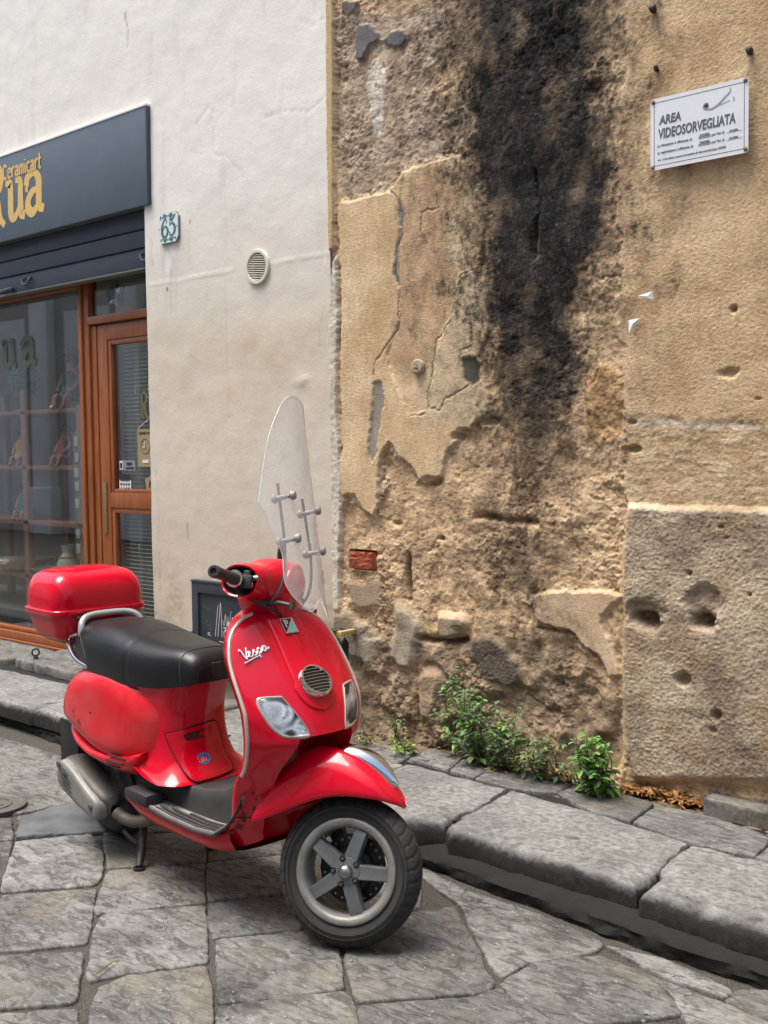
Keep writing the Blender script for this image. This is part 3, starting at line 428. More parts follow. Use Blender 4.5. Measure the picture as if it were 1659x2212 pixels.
# ------------------------------------------------------------------ street paving
def stonemat(name, base, dark, light, seed, stain=0.5, q=1.0):
    m = NT(name); lo = (seed * 3.1, seed * 1.7, 0)
    f = m.noise(5.0, 7, 0.68, loc=lo); g = m.noise(38, 6, 0.72, stretch=(1, 1.7, 1), loc=lo); hgh = m.noise(170, 4, 0.65); b = m.noise(1.7, 5, 0.6, loc=lo)
    c = m.mix(m.ramp(f, [(0.32, 0.0), (0.62, 1.0)]), L4(base, .44 * q), L4(light, .50 * q))
    c = m.mix(m.math('MULTIPLY', m.ramp(g, [(0.42, 1.0), (0.60, 0.0)]), 0.38), c, L4(dark, .75))
    c = m.mix(m.math('MULTIPLY', m.ramp(b, [(0.52, 0.0), (0.66, 1.0)]), stain), c, L4(dark, .6))
    cr = m.n('ShaderNodeTexVoronoi', feature='DISTANCE_TO_EDGE'); cr.inputs['Scale'].default_value = 3.4; mpv = m.n('ShaderNodeMapping'); mpv.inputs['Location'].default_value = (seed * 2.3, seed, 0); vd = m.n('ShaderNodeVectorMath', operation='ADD'); nv = m.n('ShaderNodeTexNoise'); nv.inputs['Scale'].default_value = 7; nv.inputs['Detail'].default_value = 5; sc_ = m.n('ShaderNodeVectorMath', operation='SCALE'); sc_.inputs[3].default_value = .28; m.link(m.coord(), nv.inputs['Vector']); m.link(nv.outputs['Color'], sc_.inputs[0]); m.link(m.coord(), vd.inputs[0]); m.link(sc_.outputs[0], vd.inputs[1]); m.link(vd.outputs[0], mpv.inputs[0]); m.link(mpv.outputs[0], cr.inputs['Vector'])
    ck = m.math('MULTIPLY', m.ramp(cr.outputs['Distance'], [(0.004, 1.0), (0.014, 0.0)]), m.ramp(m.noise(2.2, 2, .5, loc=(seed, 1, 0)), [(0.5, 0.0), (0.56, 1.0)])); c = m.mix(m.math('MULTIPLY', ck, .75), c, L4((40, 39, 37), .8))
    w1 = m.noise(11, 8, 0.75, stretch=(1, 2.6, 1), dist=1.2, loc=lo); c = m.mix(m.math('MULTIPLY', m.ramp(w1, [(0.48, 0.0), (0.57, 1.0)]), 0.72), c, L4(dark, .6)); w2 = m.noise(17, 8, 0.8, stretch=(1, 3.0, 1), dist=.8, loc=(seed, 8, 0)); c = m.mix(m.math('MULTIPLY', m.ramp(w2, [(0.56, 0.0), (0.66, 1.0)]), 0.4), c, L4((190, 189, 184), .8))
    c = m.mix(m.math('MULTIPLY', m.ramp(m.noise(90, 3, 0.5, loc=lo), [(0.66, 0.0), (0.74, 1.0)]), 0.55), c, L4((205, 202, 194), .75))
    c = m.mix(m.math('MULTIPLY', m.ramp(m.noise(2.6, 4, 0.6, loc=(seed, 4, 0)), [(0.5, 0.0), (0.68, 1.0)]), 0.35), c, L4((150, 140, 112), .6))
    h = m.math('ADD', m.math('MULTIPLY', g, 0.9), m.math('ADD', m.math('MULTIPLY', hgh, 0.35), m.math('MULTIPLY', f, 0.6)))
    return m.pbsdf(c, m.ramp(g, [(0.3, 0.55), (0.7, 0.85)]), 0, m.bump(h, 0.42, 0.006), Specular_IOR_Level=0.35)
M_ST = [stonemat('road_stone', (128, 129, 126), (58, 58, 57), (168, 168, 164), s, st, q) for s, st, q in ((1, .6, 1.12), (2, .9, .80), (3, .4, 1.3), (4, .7, .98))]
M_PV = [stonemat('pavement_stone', (134, 135, 132), (72, 72, 71), (172, 172, 169), s, st) for s, st in ((6, .4), (7, .55), (8, .3))]
def bedmat():
    m = NT('joint_grit'); f = m.noise(9, 6, 0.7); g = m.noise(130, 4, 0.7)
    v = m.n('ShaderNodeTexVoronoi'); v.inputs['Scale'].default_value = 150; m.link(m.coord(), v.inputs['Vector'])
    c = m.mix(f, L4((44, 43, 40), .7), L4((98, 93, 82), .7)); c = m.mix(m.math('MULTIPLY', m.ramp(v.outputs['Distance'], [(0.1, 1.0), (0.5, 0.0)]), .5), c, L4((126, 121, 110), .7))
    h = m.math('ADD', m.math('MULTIPLY', g, 0.5), m.math('SUBTRACT', 1.0, v.outputs['Distance']))
    return m.pbsdf(c, 0.95, 0, m.bump(h, 0.8, 0.008))
M_BED = bedmat()
rb = MB(); gx = np.concatenate([np.linspace(-60, -8, 14), np.linspace(-7.5, 2, 120), np.linspace(2.5, 60, 14)]); gy = np.concatenate([np.linspace(-6.6, -3.5, 8), np.linspace(-3.4, 0.3, 60)])
GX, GY = np.meshgrid(gx, gy); GZ = -0.011 + 0.004 * fbm(GX, GY, 6, 3, 300) + 0.003 * fbm(GX, GY, 25, 2, 301)
near = np.clip((GY + 0.98 + 0.1 * fbm(GX, GY, 3, 2, 305)) / 0.2, 0, 1); GZ = GZ + near * 0.012
rb.grid(np.stack([GX, GY, GZ], -1)); ROAD = rb.build('road', M_BED); tag(ROAD, kind='structure')
gs = MB(); gs.grid(np.array([[(x, y, -0.06) for x in (-200, 200)] for y in (-200, 200)])); tag(gs.build('ground', M_BED), kind='structure')

def slab(poly, z, thick, seed, bow=0.006, rough=0.0035, edge=0.012, nper=64, rag=0.007, tilt=0.006, inset=0.003, street=-99., inner_edge=None):
    if inner_edge is None: street = 99.
    """one worn stone: dense outline, rings towards the centre, rounded and chipped arris"""
    P = np.array(poly, float); c = P.mean(0)
    seg = np.linalg.norm(np.roll(P, -1, 0) - P, axis=1); L = seg.sum(); s = np.concatenate([[0], np.cumsum(seg)]); Q = []
    PP = np.vstack([P, P[:1]])
    for t in np.linspace(0, L, nper, endpoint=False):
        i = np.searchsorted(s, t, 'right') - 1; u = (t - s[i]) / seg[i]; Q.append(PP[i] * (1 - u) + PP[i + 1] * u)
    Q = np.array(Q); Q = (np.roll(Q, 1, 0) + 6 * Q + np.roll(Q, -1, 0)) / 8
    dirn = Q - c; ln = np.linalg.norm(dirn, axis=1)[:, None]; dirn = dirn / ln
    w = (rag * fbm(Q[:, 0], Q[:, 1], 14, 3, seed) + rag * .6 * fbm(Q[:, 0], Q[:, 1], 50, 2, seed + 1))[:, None]
    Q = Q + dirn * (w - inset); ln = np.linalg.norm(Q - c, axis=1)[:, None]
    r_ = np.random.default_rng(seed); tx, ty = r_.normal(0, tilt, 2)
    e = (np.where(Q[:, 1] < street, edge, inner_edge or edge) * (1 + 0.5 * fbm(Q[:, 0], Q[:, 1], 10, 2, seed + 3)))[:, None]
    rings = []
    def top(q, d):
        return z + tx * (q[:, 0] - c[0]) + ty * (q[:, 1] - c[1]) + rough * 1.6 * fbm(q[:, 0], q[:, 1], 5, 3, seed + 5) + rough * fbm(q[:, 0], q[:, 1], 22, 3, seed + 6) + bow * (1 - (1 - d) ** 2)
    for off, dz in ((0, -thick), (0, -edge * 1.1), (.28, -edge * .55), (.65, -edge * .2), (1.2, 0.0)):
        q = Q - dirn * e * off; rings.append(np.concatenate([q, (top(q, 0 * q[:, 0]) + dz)[:, None] if dz > -thick else np.full((len(q), 1), z - thick)], 1))
    base = Q - dirn * e * 1.2
    for k in (0.93, 0.84, 0.72, 0.58, 0.42, 0.25, 0.1):
        q = c + (base - c) * k; rings.append(np.concatenate([q, top(q, np.full(len(q), 1 - k))[:, None]], 1))
    b = MB(); b.grid(np.array(rings), cv=True)
    n = len(rings) * nper; b.add(np.vstack([rings[-1], [[c[0], c[1], z + bow]]]), [(i, (i + 1) % nper, nper) for i in range(nper)])
    return b
allst = list(STONES)
# the same courses carried on outside the traced stones
def rowfill(x0, x1, y0, y1, w, d, sl, sd):
    r_ = np.random.default_rng(sd); out = []; y = y0
    while y > y1:
        x = x0 - r_.random() * w
        while x < x1:
            ww = w * (0.75 + 0.5 * r_.random()); g = .008; out.append([(x + g, y - g + sl * (x - x0)), (x + ww - g, y - g + sl * (x + ww - x0)), (x + ww - g, y - d + g + sl * (x + ww - x0)), (x + g, y - d + g + sl * (x - x0))]); x += ww
        y -= d
    return out
cents = [np.mean(p, 0) for p in STONES]
def pip(p, poly): return bool(inpoly(np.array([p[0]]), np.array([p[1]]), poly)[0])
for q in rowfill(-7.4, 0.6, -0.93, -5.0, 0.40, 0.33, 0.0, 5):
    c_ = np.mean(q, 0)
    if min(np.hypot(*(c_ - k)) for k in cents) < 0.30: continue
    if any(pip(v, p) for p in STONES for v in list(q) + [tuple(c_)]): continue
    if any(pip(v, q) for p in STONES for v in p): continue
    allst.append(q)
for i, p in enumerate(allst):
    o = slab(p, 0.0, 0.03, 400 + i * 7, nper=96 if i < len(STONES) else 28, edge=0.006, rag=0.007, inset=-0.0085, bow=.002, rough=.0028, tilt=.003).build('paving_stone', M_ST[1 if i in (16, 17) else (i * 7 + i // 3) % 4], ROAD, local=True, sharp=60)
# dark asphalt patch
ap = slab(PATCH, 0.007, 0.02, 990, bow=.002, edge=.006, rag=.022).build('asphalt_patch', simple('asphalt', (92, 95, 98), 0.9, var=.4, vscale=9, bump=.7, bscale=120, k=.8), ROAD, local=True)

# ---- raised pavement
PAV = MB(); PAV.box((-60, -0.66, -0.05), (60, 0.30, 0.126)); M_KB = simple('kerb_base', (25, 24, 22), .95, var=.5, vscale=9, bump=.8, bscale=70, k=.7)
GXp, _t = np.meshgrid(np.linspace(-7, 1, 420), np.linspace(0, 1, 13)); yb = np.interp(GXp, [-5.2, -4.7, -2.38, -1.86, -1.4, -1.0], [-.66, -.695, -.775, -.815, -.845, -.845]) - .032 + 0.085 * np.clip((_t - .55) / .2, 0, 1) - 0.022 * fbm(GXp, _t * .5, 6, 4, 310) - 0.010 * fbm(GXp, _t, 22, 2, 312)
PAV.grid(np.stack([GXp, yb, -0.03 + 0.135 * _t], -1))
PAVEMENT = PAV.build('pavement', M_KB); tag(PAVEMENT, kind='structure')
def kerbmat():
    m = NT('kerb_stone'); src = M_PV[0]
    f = m.noise(4.0, 7, 0.7); g = m.noise(34, 6, 0.72, stretch=(1.2, 1.5, 1)); hgh = m.noise(170, 4, 0.65)
    c = m.mix(m.ramp(f, [(0.3, 0.0), (0.65, 1.0)]), L4((136, 137, 134), .56), L4((176, 176, 173), .62))
    w1 = m.noise(9, 8, 0.75, stretch=(1, 2.2, 1), dist=1.2); c = m.mix(m.math('MULTIPLY', m.ramp(w1, [(0.54, 0.0), (0.62, 1.0)]), 0.5), c, L4((84, 83, 80), .8))
    c = m.mix(m.math('MULTIPLY', m.ramp(g, [(0.42, 1.0), (0.58, 0.0)]), 0.6), c, L4((80, 79, 76), .62))
    c = m.mix(m.math('MULTIPLY', m.ramp(m.noise(70, 3, 0.5), [(0.66, 0.0), (0.74, 1.0)]), 0.5), c, L4((206, 204, 198), .7)); c = m.mix(m.math('MULTIPLY', m.ramp(m.noise(6.5, 3, 0.5, loc=(3, 1, 0)), [(0.66, 0.0), (0.70, 1.0)]), 0.7), c, L4((66, 65, 62), .7))
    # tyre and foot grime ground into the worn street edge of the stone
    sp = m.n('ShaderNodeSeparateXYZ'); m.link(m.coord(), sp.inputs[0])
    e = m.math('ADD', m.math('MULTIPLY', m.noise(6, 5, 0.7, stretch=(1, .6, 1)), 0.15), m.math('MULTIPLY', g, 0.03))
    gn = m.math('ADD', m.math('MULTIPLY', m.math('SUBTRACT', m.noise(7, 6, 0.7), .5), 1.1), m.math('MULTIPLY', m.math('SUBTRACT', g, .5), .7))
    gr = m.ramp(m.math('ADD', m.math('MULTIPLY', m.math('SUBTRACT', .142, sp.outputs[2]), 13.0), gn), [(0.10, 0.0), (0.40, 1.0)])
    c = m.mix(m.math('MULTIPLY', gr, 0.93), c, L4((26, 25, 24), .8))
    h = m.math('ADD', m.math('MULTIPLY', g, 0.9), m.math('ADD', m.math('MULTIPLY', hgh, 0.35), m.math('MULTIPLY', f, 0.6)))
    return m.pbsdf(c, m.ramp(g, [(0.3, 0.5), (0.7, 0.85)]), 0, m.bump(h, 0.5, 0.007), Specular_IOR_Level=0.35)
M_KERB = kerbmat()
KX = [-7.3, -6.2, -4.93, -3.95, -2.87]
kl = [[(a + .006, -0.30), (b - .006, -0.295), (b - .006, -0.735), (b - .1, -.73), (a + .1, -0.722), (a + .006, -0.725)] for a, b in zip(KX[:-1], KX[1:])]
for i, p in enumerate(list(KERB) + kl):
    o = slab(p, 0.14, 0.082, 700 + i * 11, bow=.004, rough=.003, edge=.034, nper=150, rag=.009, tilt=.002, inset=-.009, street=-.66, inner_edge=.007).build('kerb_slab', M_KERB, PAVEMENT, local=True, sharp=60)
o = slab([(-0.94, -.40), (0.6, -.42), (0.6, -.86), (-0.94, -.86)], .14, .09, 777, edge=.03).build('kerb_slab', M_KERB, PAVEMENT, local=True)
il = [[(a + .005, 0.12), (b - .005, 0.12), (b - .005, -.285), (a + .005, -.285)] for a, b in zip([-4.15, -3.72], [-3.72, -3.37])] + [[(-1.385, -.225), (0.4, -.22), (.4, .12), (-1.6, .12), (-1.5, -.05), (-1.40, -.1)]]
for i, p in enumerate(list(INNER) + il):
    slab(p, 0.14, 0.03, 800 + i * 9, bow=.003, rough=.003, edge=.006, nper=90, rag=.006, tilt=.003, inset=-.005).build('pavement_slab', M_PV[i % 3], PAVEMENT, local=True, sharp=60)
# earth strip between slabs and the old wall
es = MB(); EX, EY = np.meshgrid(np.linspace(-3.6, -1.4, 130), np.linspace(-0.22, 0.14, 24)); es.grid(np.stack([EX, EY, 0.126 + 0.009 * fbm(EX, EY, 12, 3, 320) + .005 * fbm(EX, EY, 45, 2, 321)], -1))
me_ = es.build('earth_strip', simple('dry_earth', (120, 104, 82), .95, var=.35, vscale=25, bump=.8, bscale=110, k=.75), PAVEMENT, local=True)
# doorstep, broken at its street corner
for i, (p, z) in enumerate([([(-7.4, .34), (-6.16, .34), (-6.14, -.16), (-6.20, -.21), (-6.5, -.235), (-7.4, -.24)], .165), ([(-6.06, .34), (-4.93, .34), (-4.93, -.20), (-5.4, -.215), (-6.02, -.20), (-6.10, -.12)], .185), ([(-4.92, .05), (-4.16, .05), (-4.16, -.27), (-4.92, -.28)], .155)]):
    slab(p, z, .055, 870 + i, bow=.002, rough=.004, edge=.014, nper=110, rag=.014, tilt=.002).build('step_slab', M_PV[i % 3], PAVEMENT, local=True, sharp=60)
# ------------------------------------------------------------------ shop front
def woodmat(name, c1, c2):
    m = NT(name); g = m.noise(9, 6, 0.65, stretch=(6, 6, .5), dist=.6); f = m.noise(3, 3, .5)
    c = m.mix(m.ramp(g, [(.3, 0.0), (.7, 1.0)]), L4(c1, .8), L4(c2, .8)); c = m.mix(m.math('MULTIPLY', f, .3), c, L4((96, 50, 26), .7))
    return m.pbsdf(c, .42, 0, m.bump(g, .12, .003))
M_WOOD = woodmat('varnished_wood', (142, 78, 40), (188, 112, 62)); M_WOODH = woodmat('shelf_wood', (186, 126, 100), (216, 156, 126))
M_BLUE = simple('blue_grey_paint', (86, 99, 108), .5, var=.10, vscale=5, bump=.06, bscale=60, k=.9); M_BLUE2 = simple('shutter_paint', (66, 74, 86), .55, var=.12, vscale=6, bump=.06, k=.8)
M_GOLD = simple('gold_paint', (206, 172, 98), .55, var=.06, vscale=30)
def panemat(name, refl):
    m = NT(name); t = m.n('ShaderNodeBsdfTransparent'); t.inputs[0].default_value = (.86, .89, .88, 1); g = m.n('ShaderNodeBsdfGlossy'); g.inputs['Roughness'].default_value = .012
    lw = m.n('ShaderNodeLayerWeight'); lw.inputs[0].default_value = .5; k = m.math('ADD', m.math('MULTIPLY', m.math('POWER', lw.outputs[1], 3.5), .8), refl); mx = m.n('ShaderNodeMixShader')
    m.link(k, mx.inputs[0]); m.link(t.outputs[0], mx.inputs[1]); m.link(g.outputs[0], mx.inputs[2]); m.link(mx.outputs[0], m.out.inputs[0]); return m.m
M_PANE = panemat('shop_glass', .12)
DY = .20   # depth of the shop front behind the wall face
# sign board
SG = empty('shop_sign', (-5.6, -.03, 2.94), 'blue-grey shop fascia board with gold lettering above the rolled shutter', 'shop sign')
b = MB(); b.box((-8.3, -.028, 2.695), (-4.836, .03, 3.205), .006); sb_ = b.build('board', M_BLUE, SG)
b = MB(); b.box((-8.3, -.032, 3.200), (-4.833, .03, 3.214), .003); b.build('top_strip', simple('white_strip', (226, 224, 218), .5), SG)
b = MB(); b.box((-4.848, -.0295, 2.697), (-4.8335, .028, 3.199), .004); b.build('end_strip', M_BLUE2, SG)
def glyph(name, strokes, O, U, V, depth, mat, parent, holes=None):
    b = MB()
    for poly in strokes: b.prism(poly, O, U, V, depth)
    return b.build(name, mat, parent, smooth=False)
def stroke_poly(pts, ws, sm=6):
    """a brush stroke of changing width as a flat outline"""
    p = catmull(pts, sm); w = np.interp(np.linspace(0, 1, len(p)), np.linspace(0, 1, len(ws)), ws); t = np.gradient(p, axis=0); t /= np.linalg.norm(t, axis=1)[:, None] + 1e-9; n = np.stack([-t[:, 1], t[:, 0]], 1)
    return [tuple(x) for x in (p + n * w[:, None])] + [tuple(x) for x in (p - n * w[:, None])[::-1]]
def lettering(name, strokes, O, sx_, sz_, mat, parent, depth=.0012, U=(1, 0, 0), V=(0, 0, 1), sm=6):
    U = np.array(U, float); V = np.array(V, float); b = MB(); N = np.cross(U, V)
    for i, (pts, ws) in enumerate(strokes):
        ws = ws if hasattr(ws, '__len__') else [ws] * len(pts); p = catmull(np.array(pts, float) * [sx_, sz_], sm) if sm else np.array(pts, float) * [sx_, sz_]
        w = np.interp(np.linspace(0, 1, len(p)), np.linspace(0, 1, len(ws)), ws) * sx_; t = np.gradient(p, axis=0); t /= np.linalg.norm(t, axis=1)[:, None] + 1e-9; n = np.stack([-t[:, 1], t[:, 0]], 1)
        a, c = p + n * w[:, None], p - n * w[:, None]; z = depth + .00012 * i
        b.grid(np.array([[np.array(O) + U * q[0] + V * q[1] + N * z for q in a], [np.array(O) + U * q[0] + V * q[1] + N * z for q in c]]))
    return b.build(name, mat, parent, smooth=False)
ZB = 2.805
# art-nouveau capitals drawn as brush strokes (x right, z up, unit = x height)
Ru = [([(0, 0), (.02, .5), (0, 1.0), (-.02, 1.32)], [.15, .10, .10, .12]), ([(-.02, 1.30), (.3, 1.42), (.52, 1.15), (.40, .85), (.05, .72)], [.06, .10, .12, .10, .06]), ([(.05, .74), (.28, .55), (.36, .2), (.62, -.02)], [.06, .12, .13, .10])]
uu = [([(-.06, 1.0), (.1, .96), (.14, .9), (.13, .5), (.13, .16), (.22, .03), (.36, .12), (.44, .3)], [.05, .09, .10, .11, .11, .09, .07, .04]), ([(.34, 1.0), (.52, .95), (.52, .6), (.52, .3), (.54, .1), (.68, .04)], [.05, .09, .10, .11, .11, .09])]
aa = [([(.06, .74), (.12, .95), (.36, 1.02), (.52, .85), (.52, .5), (.53, .15), (.70, .05)], [.10, .09, .06, .11, .11, .11, .08]), ([(.50, .62), (.28, .55), (.12, .36), (.12, .14), (.26, .02), (.42, .12), (.50, .24)], [.04, .08, .10, .12, .10, .07, .04]), ([(.02, .66), (.12, .66)], [.05, .08])]
lettering('letter', Ru, (-6.40, -.0285, ZB - .012), .20, .255, M_GOLD, SG); lettering('letter', uu, (-6.238, -.0285, ZB + .005), .29, .225, M_GOLD, SG); lettering('letter', aa, (-6.036, -.0285, ZB + .01), .29, .225, M_GOLD, SG)
def small_word(): 
    C_ = [([(.42, .78), (.3, .95), (.1, .85), (.04, .4), (.14, .06), (.4, .1)], .075)]; e = [([(.06, .38), (.36, .42), (.32, .64), (.14, .62), (.06, .35), (.14, .05), (.36, .08)], .07)]; r = [([(.06, .66), (.1, .3), (.08, 0)], .075), ([(.1, .4), (.22, .66), (.36, .62)], .07)]
    a = [([(.06, .56), (.22, .68), (.32, .5), (.32, .2), (.38, .02)], .075), ([(.30, .4), (.12, .34), (.06, .14), (.18, .03), (.3, .16)], .07)]; m_ = [([(.06, .66), (.08, 0)], .07), ([(.08, .45), (.2, .66), (.28, .5), (.28, 0)], .07), ([(.28, .45), (.4, .66), (.48, .5), (.49, 0)], .07)]
    i_ = [([(.08, .64), (.09, 0)], .075), ([(.08, .84), (.085, .92)], .08)]; c = [([(.32, .56), (.2, .67), (.07, .5), (.08, .15), (.2, .03), (.34, .1)], .07)]; t = [([(.16, 1.0), (.14, .5), (.16, .08), (.3, .04)], .075), ([(.02, .66), (.32, .68)], .06)]
    out = []; x = 0
    for g, wd in ((C_, .50), (e, .43), (r, .40), (a, .44), (m_, .60), (i_, .22), (c, .40), (a, .44), (r, .38), (t, .34)):
        out += [([(p[0] + x, p[1] + (x * .0)) for p in pts], w) for pts, w in g]; x += wd
    return out
for i, st in enumerate([small_word()]): lettering('small_lettering', st, (-6.281, -.0285, 3.059), .105, .088, M_GOLD, SG, sm=4)
# shutter box and the lowered edge of the rolled shutter
SH = empty('rolling_shutter', (-5.5, .05, 2.6), 'dark blue-grey rolled-up metal shutter under the fascia board', 'shutter')
for i, (z0, z1, y) in enumerate(((2.600, 2.700, .045), (2.505, 2.596, .055), (2.400, 2.501, .065))):
    b = MB(); b.box((-8.2, y, z0), (-4.903, y + .05, z1), .004); b.build('shutter_slat', M_BLUE2, SH)
b = MB(); b.box((-8.2, .062, 2.388), (-4.904, .13, 2.399), .003); b.build('bottom_rail', simple('rail_metal', (120, 118, 112), .5, .4), SH)
for x in (-6.18, -4.97):
    b = MB(); b.tube([(x - .04, .066, 2.475), (x - .045, .045, 2.46), (x - .02, .038, 2.43), (x + .02, .040, 2.43), (x + .03, .05, 2.46), (x + .028, .066, 2.475)], .008, 8, smooth=4); b.build('pull_ring', M_BLUE2, SH)
b = MB(); b.tube([(-6.45, .066, 2.42), (-6.45, .03, 2.41), (-6.36, .03, 2.415), (-6.36, .066, 2.42)], .014, 8, smooth=3); b.build('lock_hasp', M_BLUE2, SH)
# wooden shop window
WX0, WXM = -8.2, -5.825
WI = empty('shop_window', (-7.0, DY, .2), 'large wooden-framed shop window showing painted ceramics on shelves', 'shop window')
for nm, lo, hi in (('frame_rail', (WX0, DY - .02, 2.385), (WXM, DY + .05, 2.44)), ('frame_rail', (WX0, DY - .035, .185), (WXM + .02, DY + .05, .235)), ('frame_rail', (WX0, DY - .015, .238), (WXM, DY + .05, .262)), ('bottom_sill', (WX0, DY - .05, .168), (WXM + .02, DY + .05, .1835))):
    b = MB(); b.box(lo, hi, .006); b.build(nm, M_WOOD, WI)
b = MB(); b.box((WX0, DY + .012, .25), (WXM, DY + .018, 2.40)); b.build('pane', M_PANE, WI)
MU = empty('door_post', (-5.77, DY, 1.3), 'tall varnished wooden post between shop window and glazed door', 'post')
for lo, hi in (((-5.828, DY - .03, .17), (-5.792, DY + .05, 2.44)), ((-5.789, DY - .015, .17), (-5.738, DY + .05, 2.44))):
    b = MB(); b.box(lo, hi, .006); b.build('post_board', M_WOOD, MU)
# transom
TR = empty('transom_window', (-5.3, DY, 2.3), 'transom light with wooden rail above the shop door', 'window')
b = MB(); b.box((-5.745, DY - .02, 2.158), (-4.86, DY + .05, 2.205), .006); b.build('transom_rail', M_WOOD, TR)
b = MB(); b.box((-5.745, DY + .012, 2.21), (-4.86, DY + .018, 2.44)); b.build('pane', M_PANE, TR)
# door
DO = empty('shop_door', (-5.3, DY, .17), 'varnished wooden shop door with two glass panes and brass handle', 'door')
DZ0, DZ1 = .18, 2.15
for nm, lo, hi in (('stile', (-5.735, DY, DZ0), (-5.685, DY + .05, DZ1)), ('stile', (-5.682, DY + .006, DZ0), (-5.585, DY + .055, DZ1)), ('stile', (-4.93, DY + .006, DZ0), (-4.84, DY + .055, DZ1)), ('rail', (-5.585, DY + .006, 2.06), (-4.93, DY + .055, DZ1)), ('rail', (-5.585, DY + .006, 1.075), (-4.93, DY + .055, 1.165)), ('rail', (-5.585, DY + .006, DZ0), (-4.93, DY + .055, .30))):
    b = MB(); b.box(lo, hi, .005); b.build(nm, M_WOOD, DO)
for z0, z1 in ((1.165, 2.06), (.30, 1.075)):
    for lo, hi in (((-5.585, DY + .012, z0), (-5.555, DY + .05, z1)), ((-5.555, DY + .012, z1 - .03), (-4.93, DY + .05, z1)), ((-5.555, DY + .012, z0), (-4.93, DY + .05, z0 + .022))):
        b = MB(); b.box(lo, hi, .006); b.build('bead', M_WOOD, DO)
    b = MB(); b.box((-5.56, DY + .030, z0), (-4.92, DY + .035, z1)); b.build('pane', M_PANE, DO)
M_BRASS = simple('worn_brass', (176, 158, 116), .3, .8, var=.15, vscale=30)
b = MB(); b.box((-5.650, DY - .004, .925), (-5.618, DY + .006, 1.225), .004); HD = b.build('handle_plate', M_BRASS, DO)
b = MB(); b.tube([(-5.634, DY, 1.118), (-5.634, DY - .045, 1.118), (-5.645, DY - .055, 1.118), (-5.70, DY - .055, 1.114), (-5.735, DY - .052, 1.110)], [.010, .009, .010, .009, .007], 10, smooth=4); b.build('lever', M_BRASS, HD, sharp=60)
b = MB(); b.lathe([(.009, 0), (.009, .004), (.0001, .004)], (-5.634, DY - .004, 1.0), (0, -1, 0), 14); b.build('keyhole', M_DARK, HD)
# stickers and hanging signs on the inside of the door pane
M_CARD = simple('kraft_card', (150, 136, 100), .8, var=.1, vscale=40); M_PAPER = simple('sticker_paper', (214, 214, 210), .6); M_INK = simple('ink_dark', (36, 38, 42), .6)
def plate(name, x, z, w, h, mat, parent=None, y=DY + .0285, ang=0, dp=.002, label=None, cat=None):
    U = np.array([math.cos(ang), 0, math.sin(ang)]); V = np.array([-math.sin(ang), 0, math.cos(ang)])
    b = MB(); b.prism([(-w / 2, -h / 2), (w / 2, -h / 2), (w / 2, h / 2), (-w / 2, h / 2)], (x, y, z), U, V, dp); o = b.build(name, mat, parent, smooth=False)
    if label: tag(o, label, cat)
    return o
s1 = plate('door_sticker', -5.44, 1.325, .155, .06, simple('grey_sticker', (128, 134, 140), .6), label='grey rectangular sticker, upper one of two on the door glass', cat='sticker')
plate('sticker_panel', -5.497, 1.325, .032, .05, M_PAPER, s1, DY + .026); plate('sticker_print', -5.497, 1.325, .018, .03, M_INK, s1, DY + .0235); plate('sticker_print', -5.42, 1.335, .05, .014, M_INK, s1, DY + .026); plate('sticker_print', -5.415, 1.31, .08, .009, M_INK, s1, DY + .026)
s2 = plate('door_sticker', -5.466, 1.213, .115, .118, M_PAPER, label='white square sticker with black header near the door rail', cat='sticker')
plate('sticker_header', -5.466, 1.2572, .115, .03, M_INK, s2, DY + .026)
for r in range(2):
    for c in range(4): plate('sticker_print', -5.505 + .026 * c, 1.215 - .024 * r, .014, .012, M_INK if c > 1 or r == 0 else simple('ink_grey', (120, 120, 120), .6), s2, DY + .026)
plate('sticker_print', -5.466, 1.238, .085, .005, M_INK, s2, DY + .026)
def text(name, body, size, O, mat, parent, ang=0, align='LEFT', shear=0.0, xs=1.0, U=None, bold=0.0, ext=.0006):
    cu = bpy.data.curves.new(name, 'FONT'); cu.body = body; cu.size = size; cu.extrude = ext; cu.align_x = align; cu.shear = shear; cu.offset = bold; cu.resolution_u = 3
    o = bpy.data.objects.new(name, cu); COL.objects.link(o); bpy.context.view_layer.update()
    me = bpy.data.meshes.new_from_object(o.evaluated_get(bpy.context.evaluated_depsgraph_get())); bpy.data.objects.remove(o); bpy.data.curves.remove(cu)
    m = Matrix.Translation(Vector(O)) @ Matrix.Rotation(-ang, 4, 'Y') @ Matrix.Rotation(R(90), 4, 'X') @ Matrix.Scale(xs, 4, (1, 0, 0))
    if parent: m = Matrix.Translation(-parent.matrix_basis.translation) @ m
    me.transform(m); me.materials.clear(); me.materials.append(mat); o = bpy.data.objects.new(name, me); COL.objects.link(o); o.parent = parent; return o
h1 = plate('hours_sign', -5.205, 1.425, .26, .215, M_CARD, label='tan card with two clock faces hanging inside the door glass', cat='sign')
for x in (-5.26, -5.14):
    b = MB(); b.lathe([(.043, 0), (.043, .002), (.040, .002), (.040, 0)], (x, DY + .0262, 1.435), (0, -1, 0), 26); b.build('clock_face', simple('card_dark', (112, 100, 70), .8) if x < -5.2 else bpy.data.materials['card_dark'], h1)
    b = MB(); b.box((x - .002, DY + .0215, 1.435), (x + .003, DY + .0235, 1.465)); b.box((x - .024, DY + .0212, 1.428), (x + .002, DY + .0233, 1.434)); b.build('clock_hand', M_PAPER, h1)
    plate('name_plate', x, 1.348, .055, .018, M_PAPER, h1, DY + .0262)
text('sign_text', 'ORARIO NEGOZIO', .020, (-5.32, DY + .0245, 1.503), M_INK, h1)
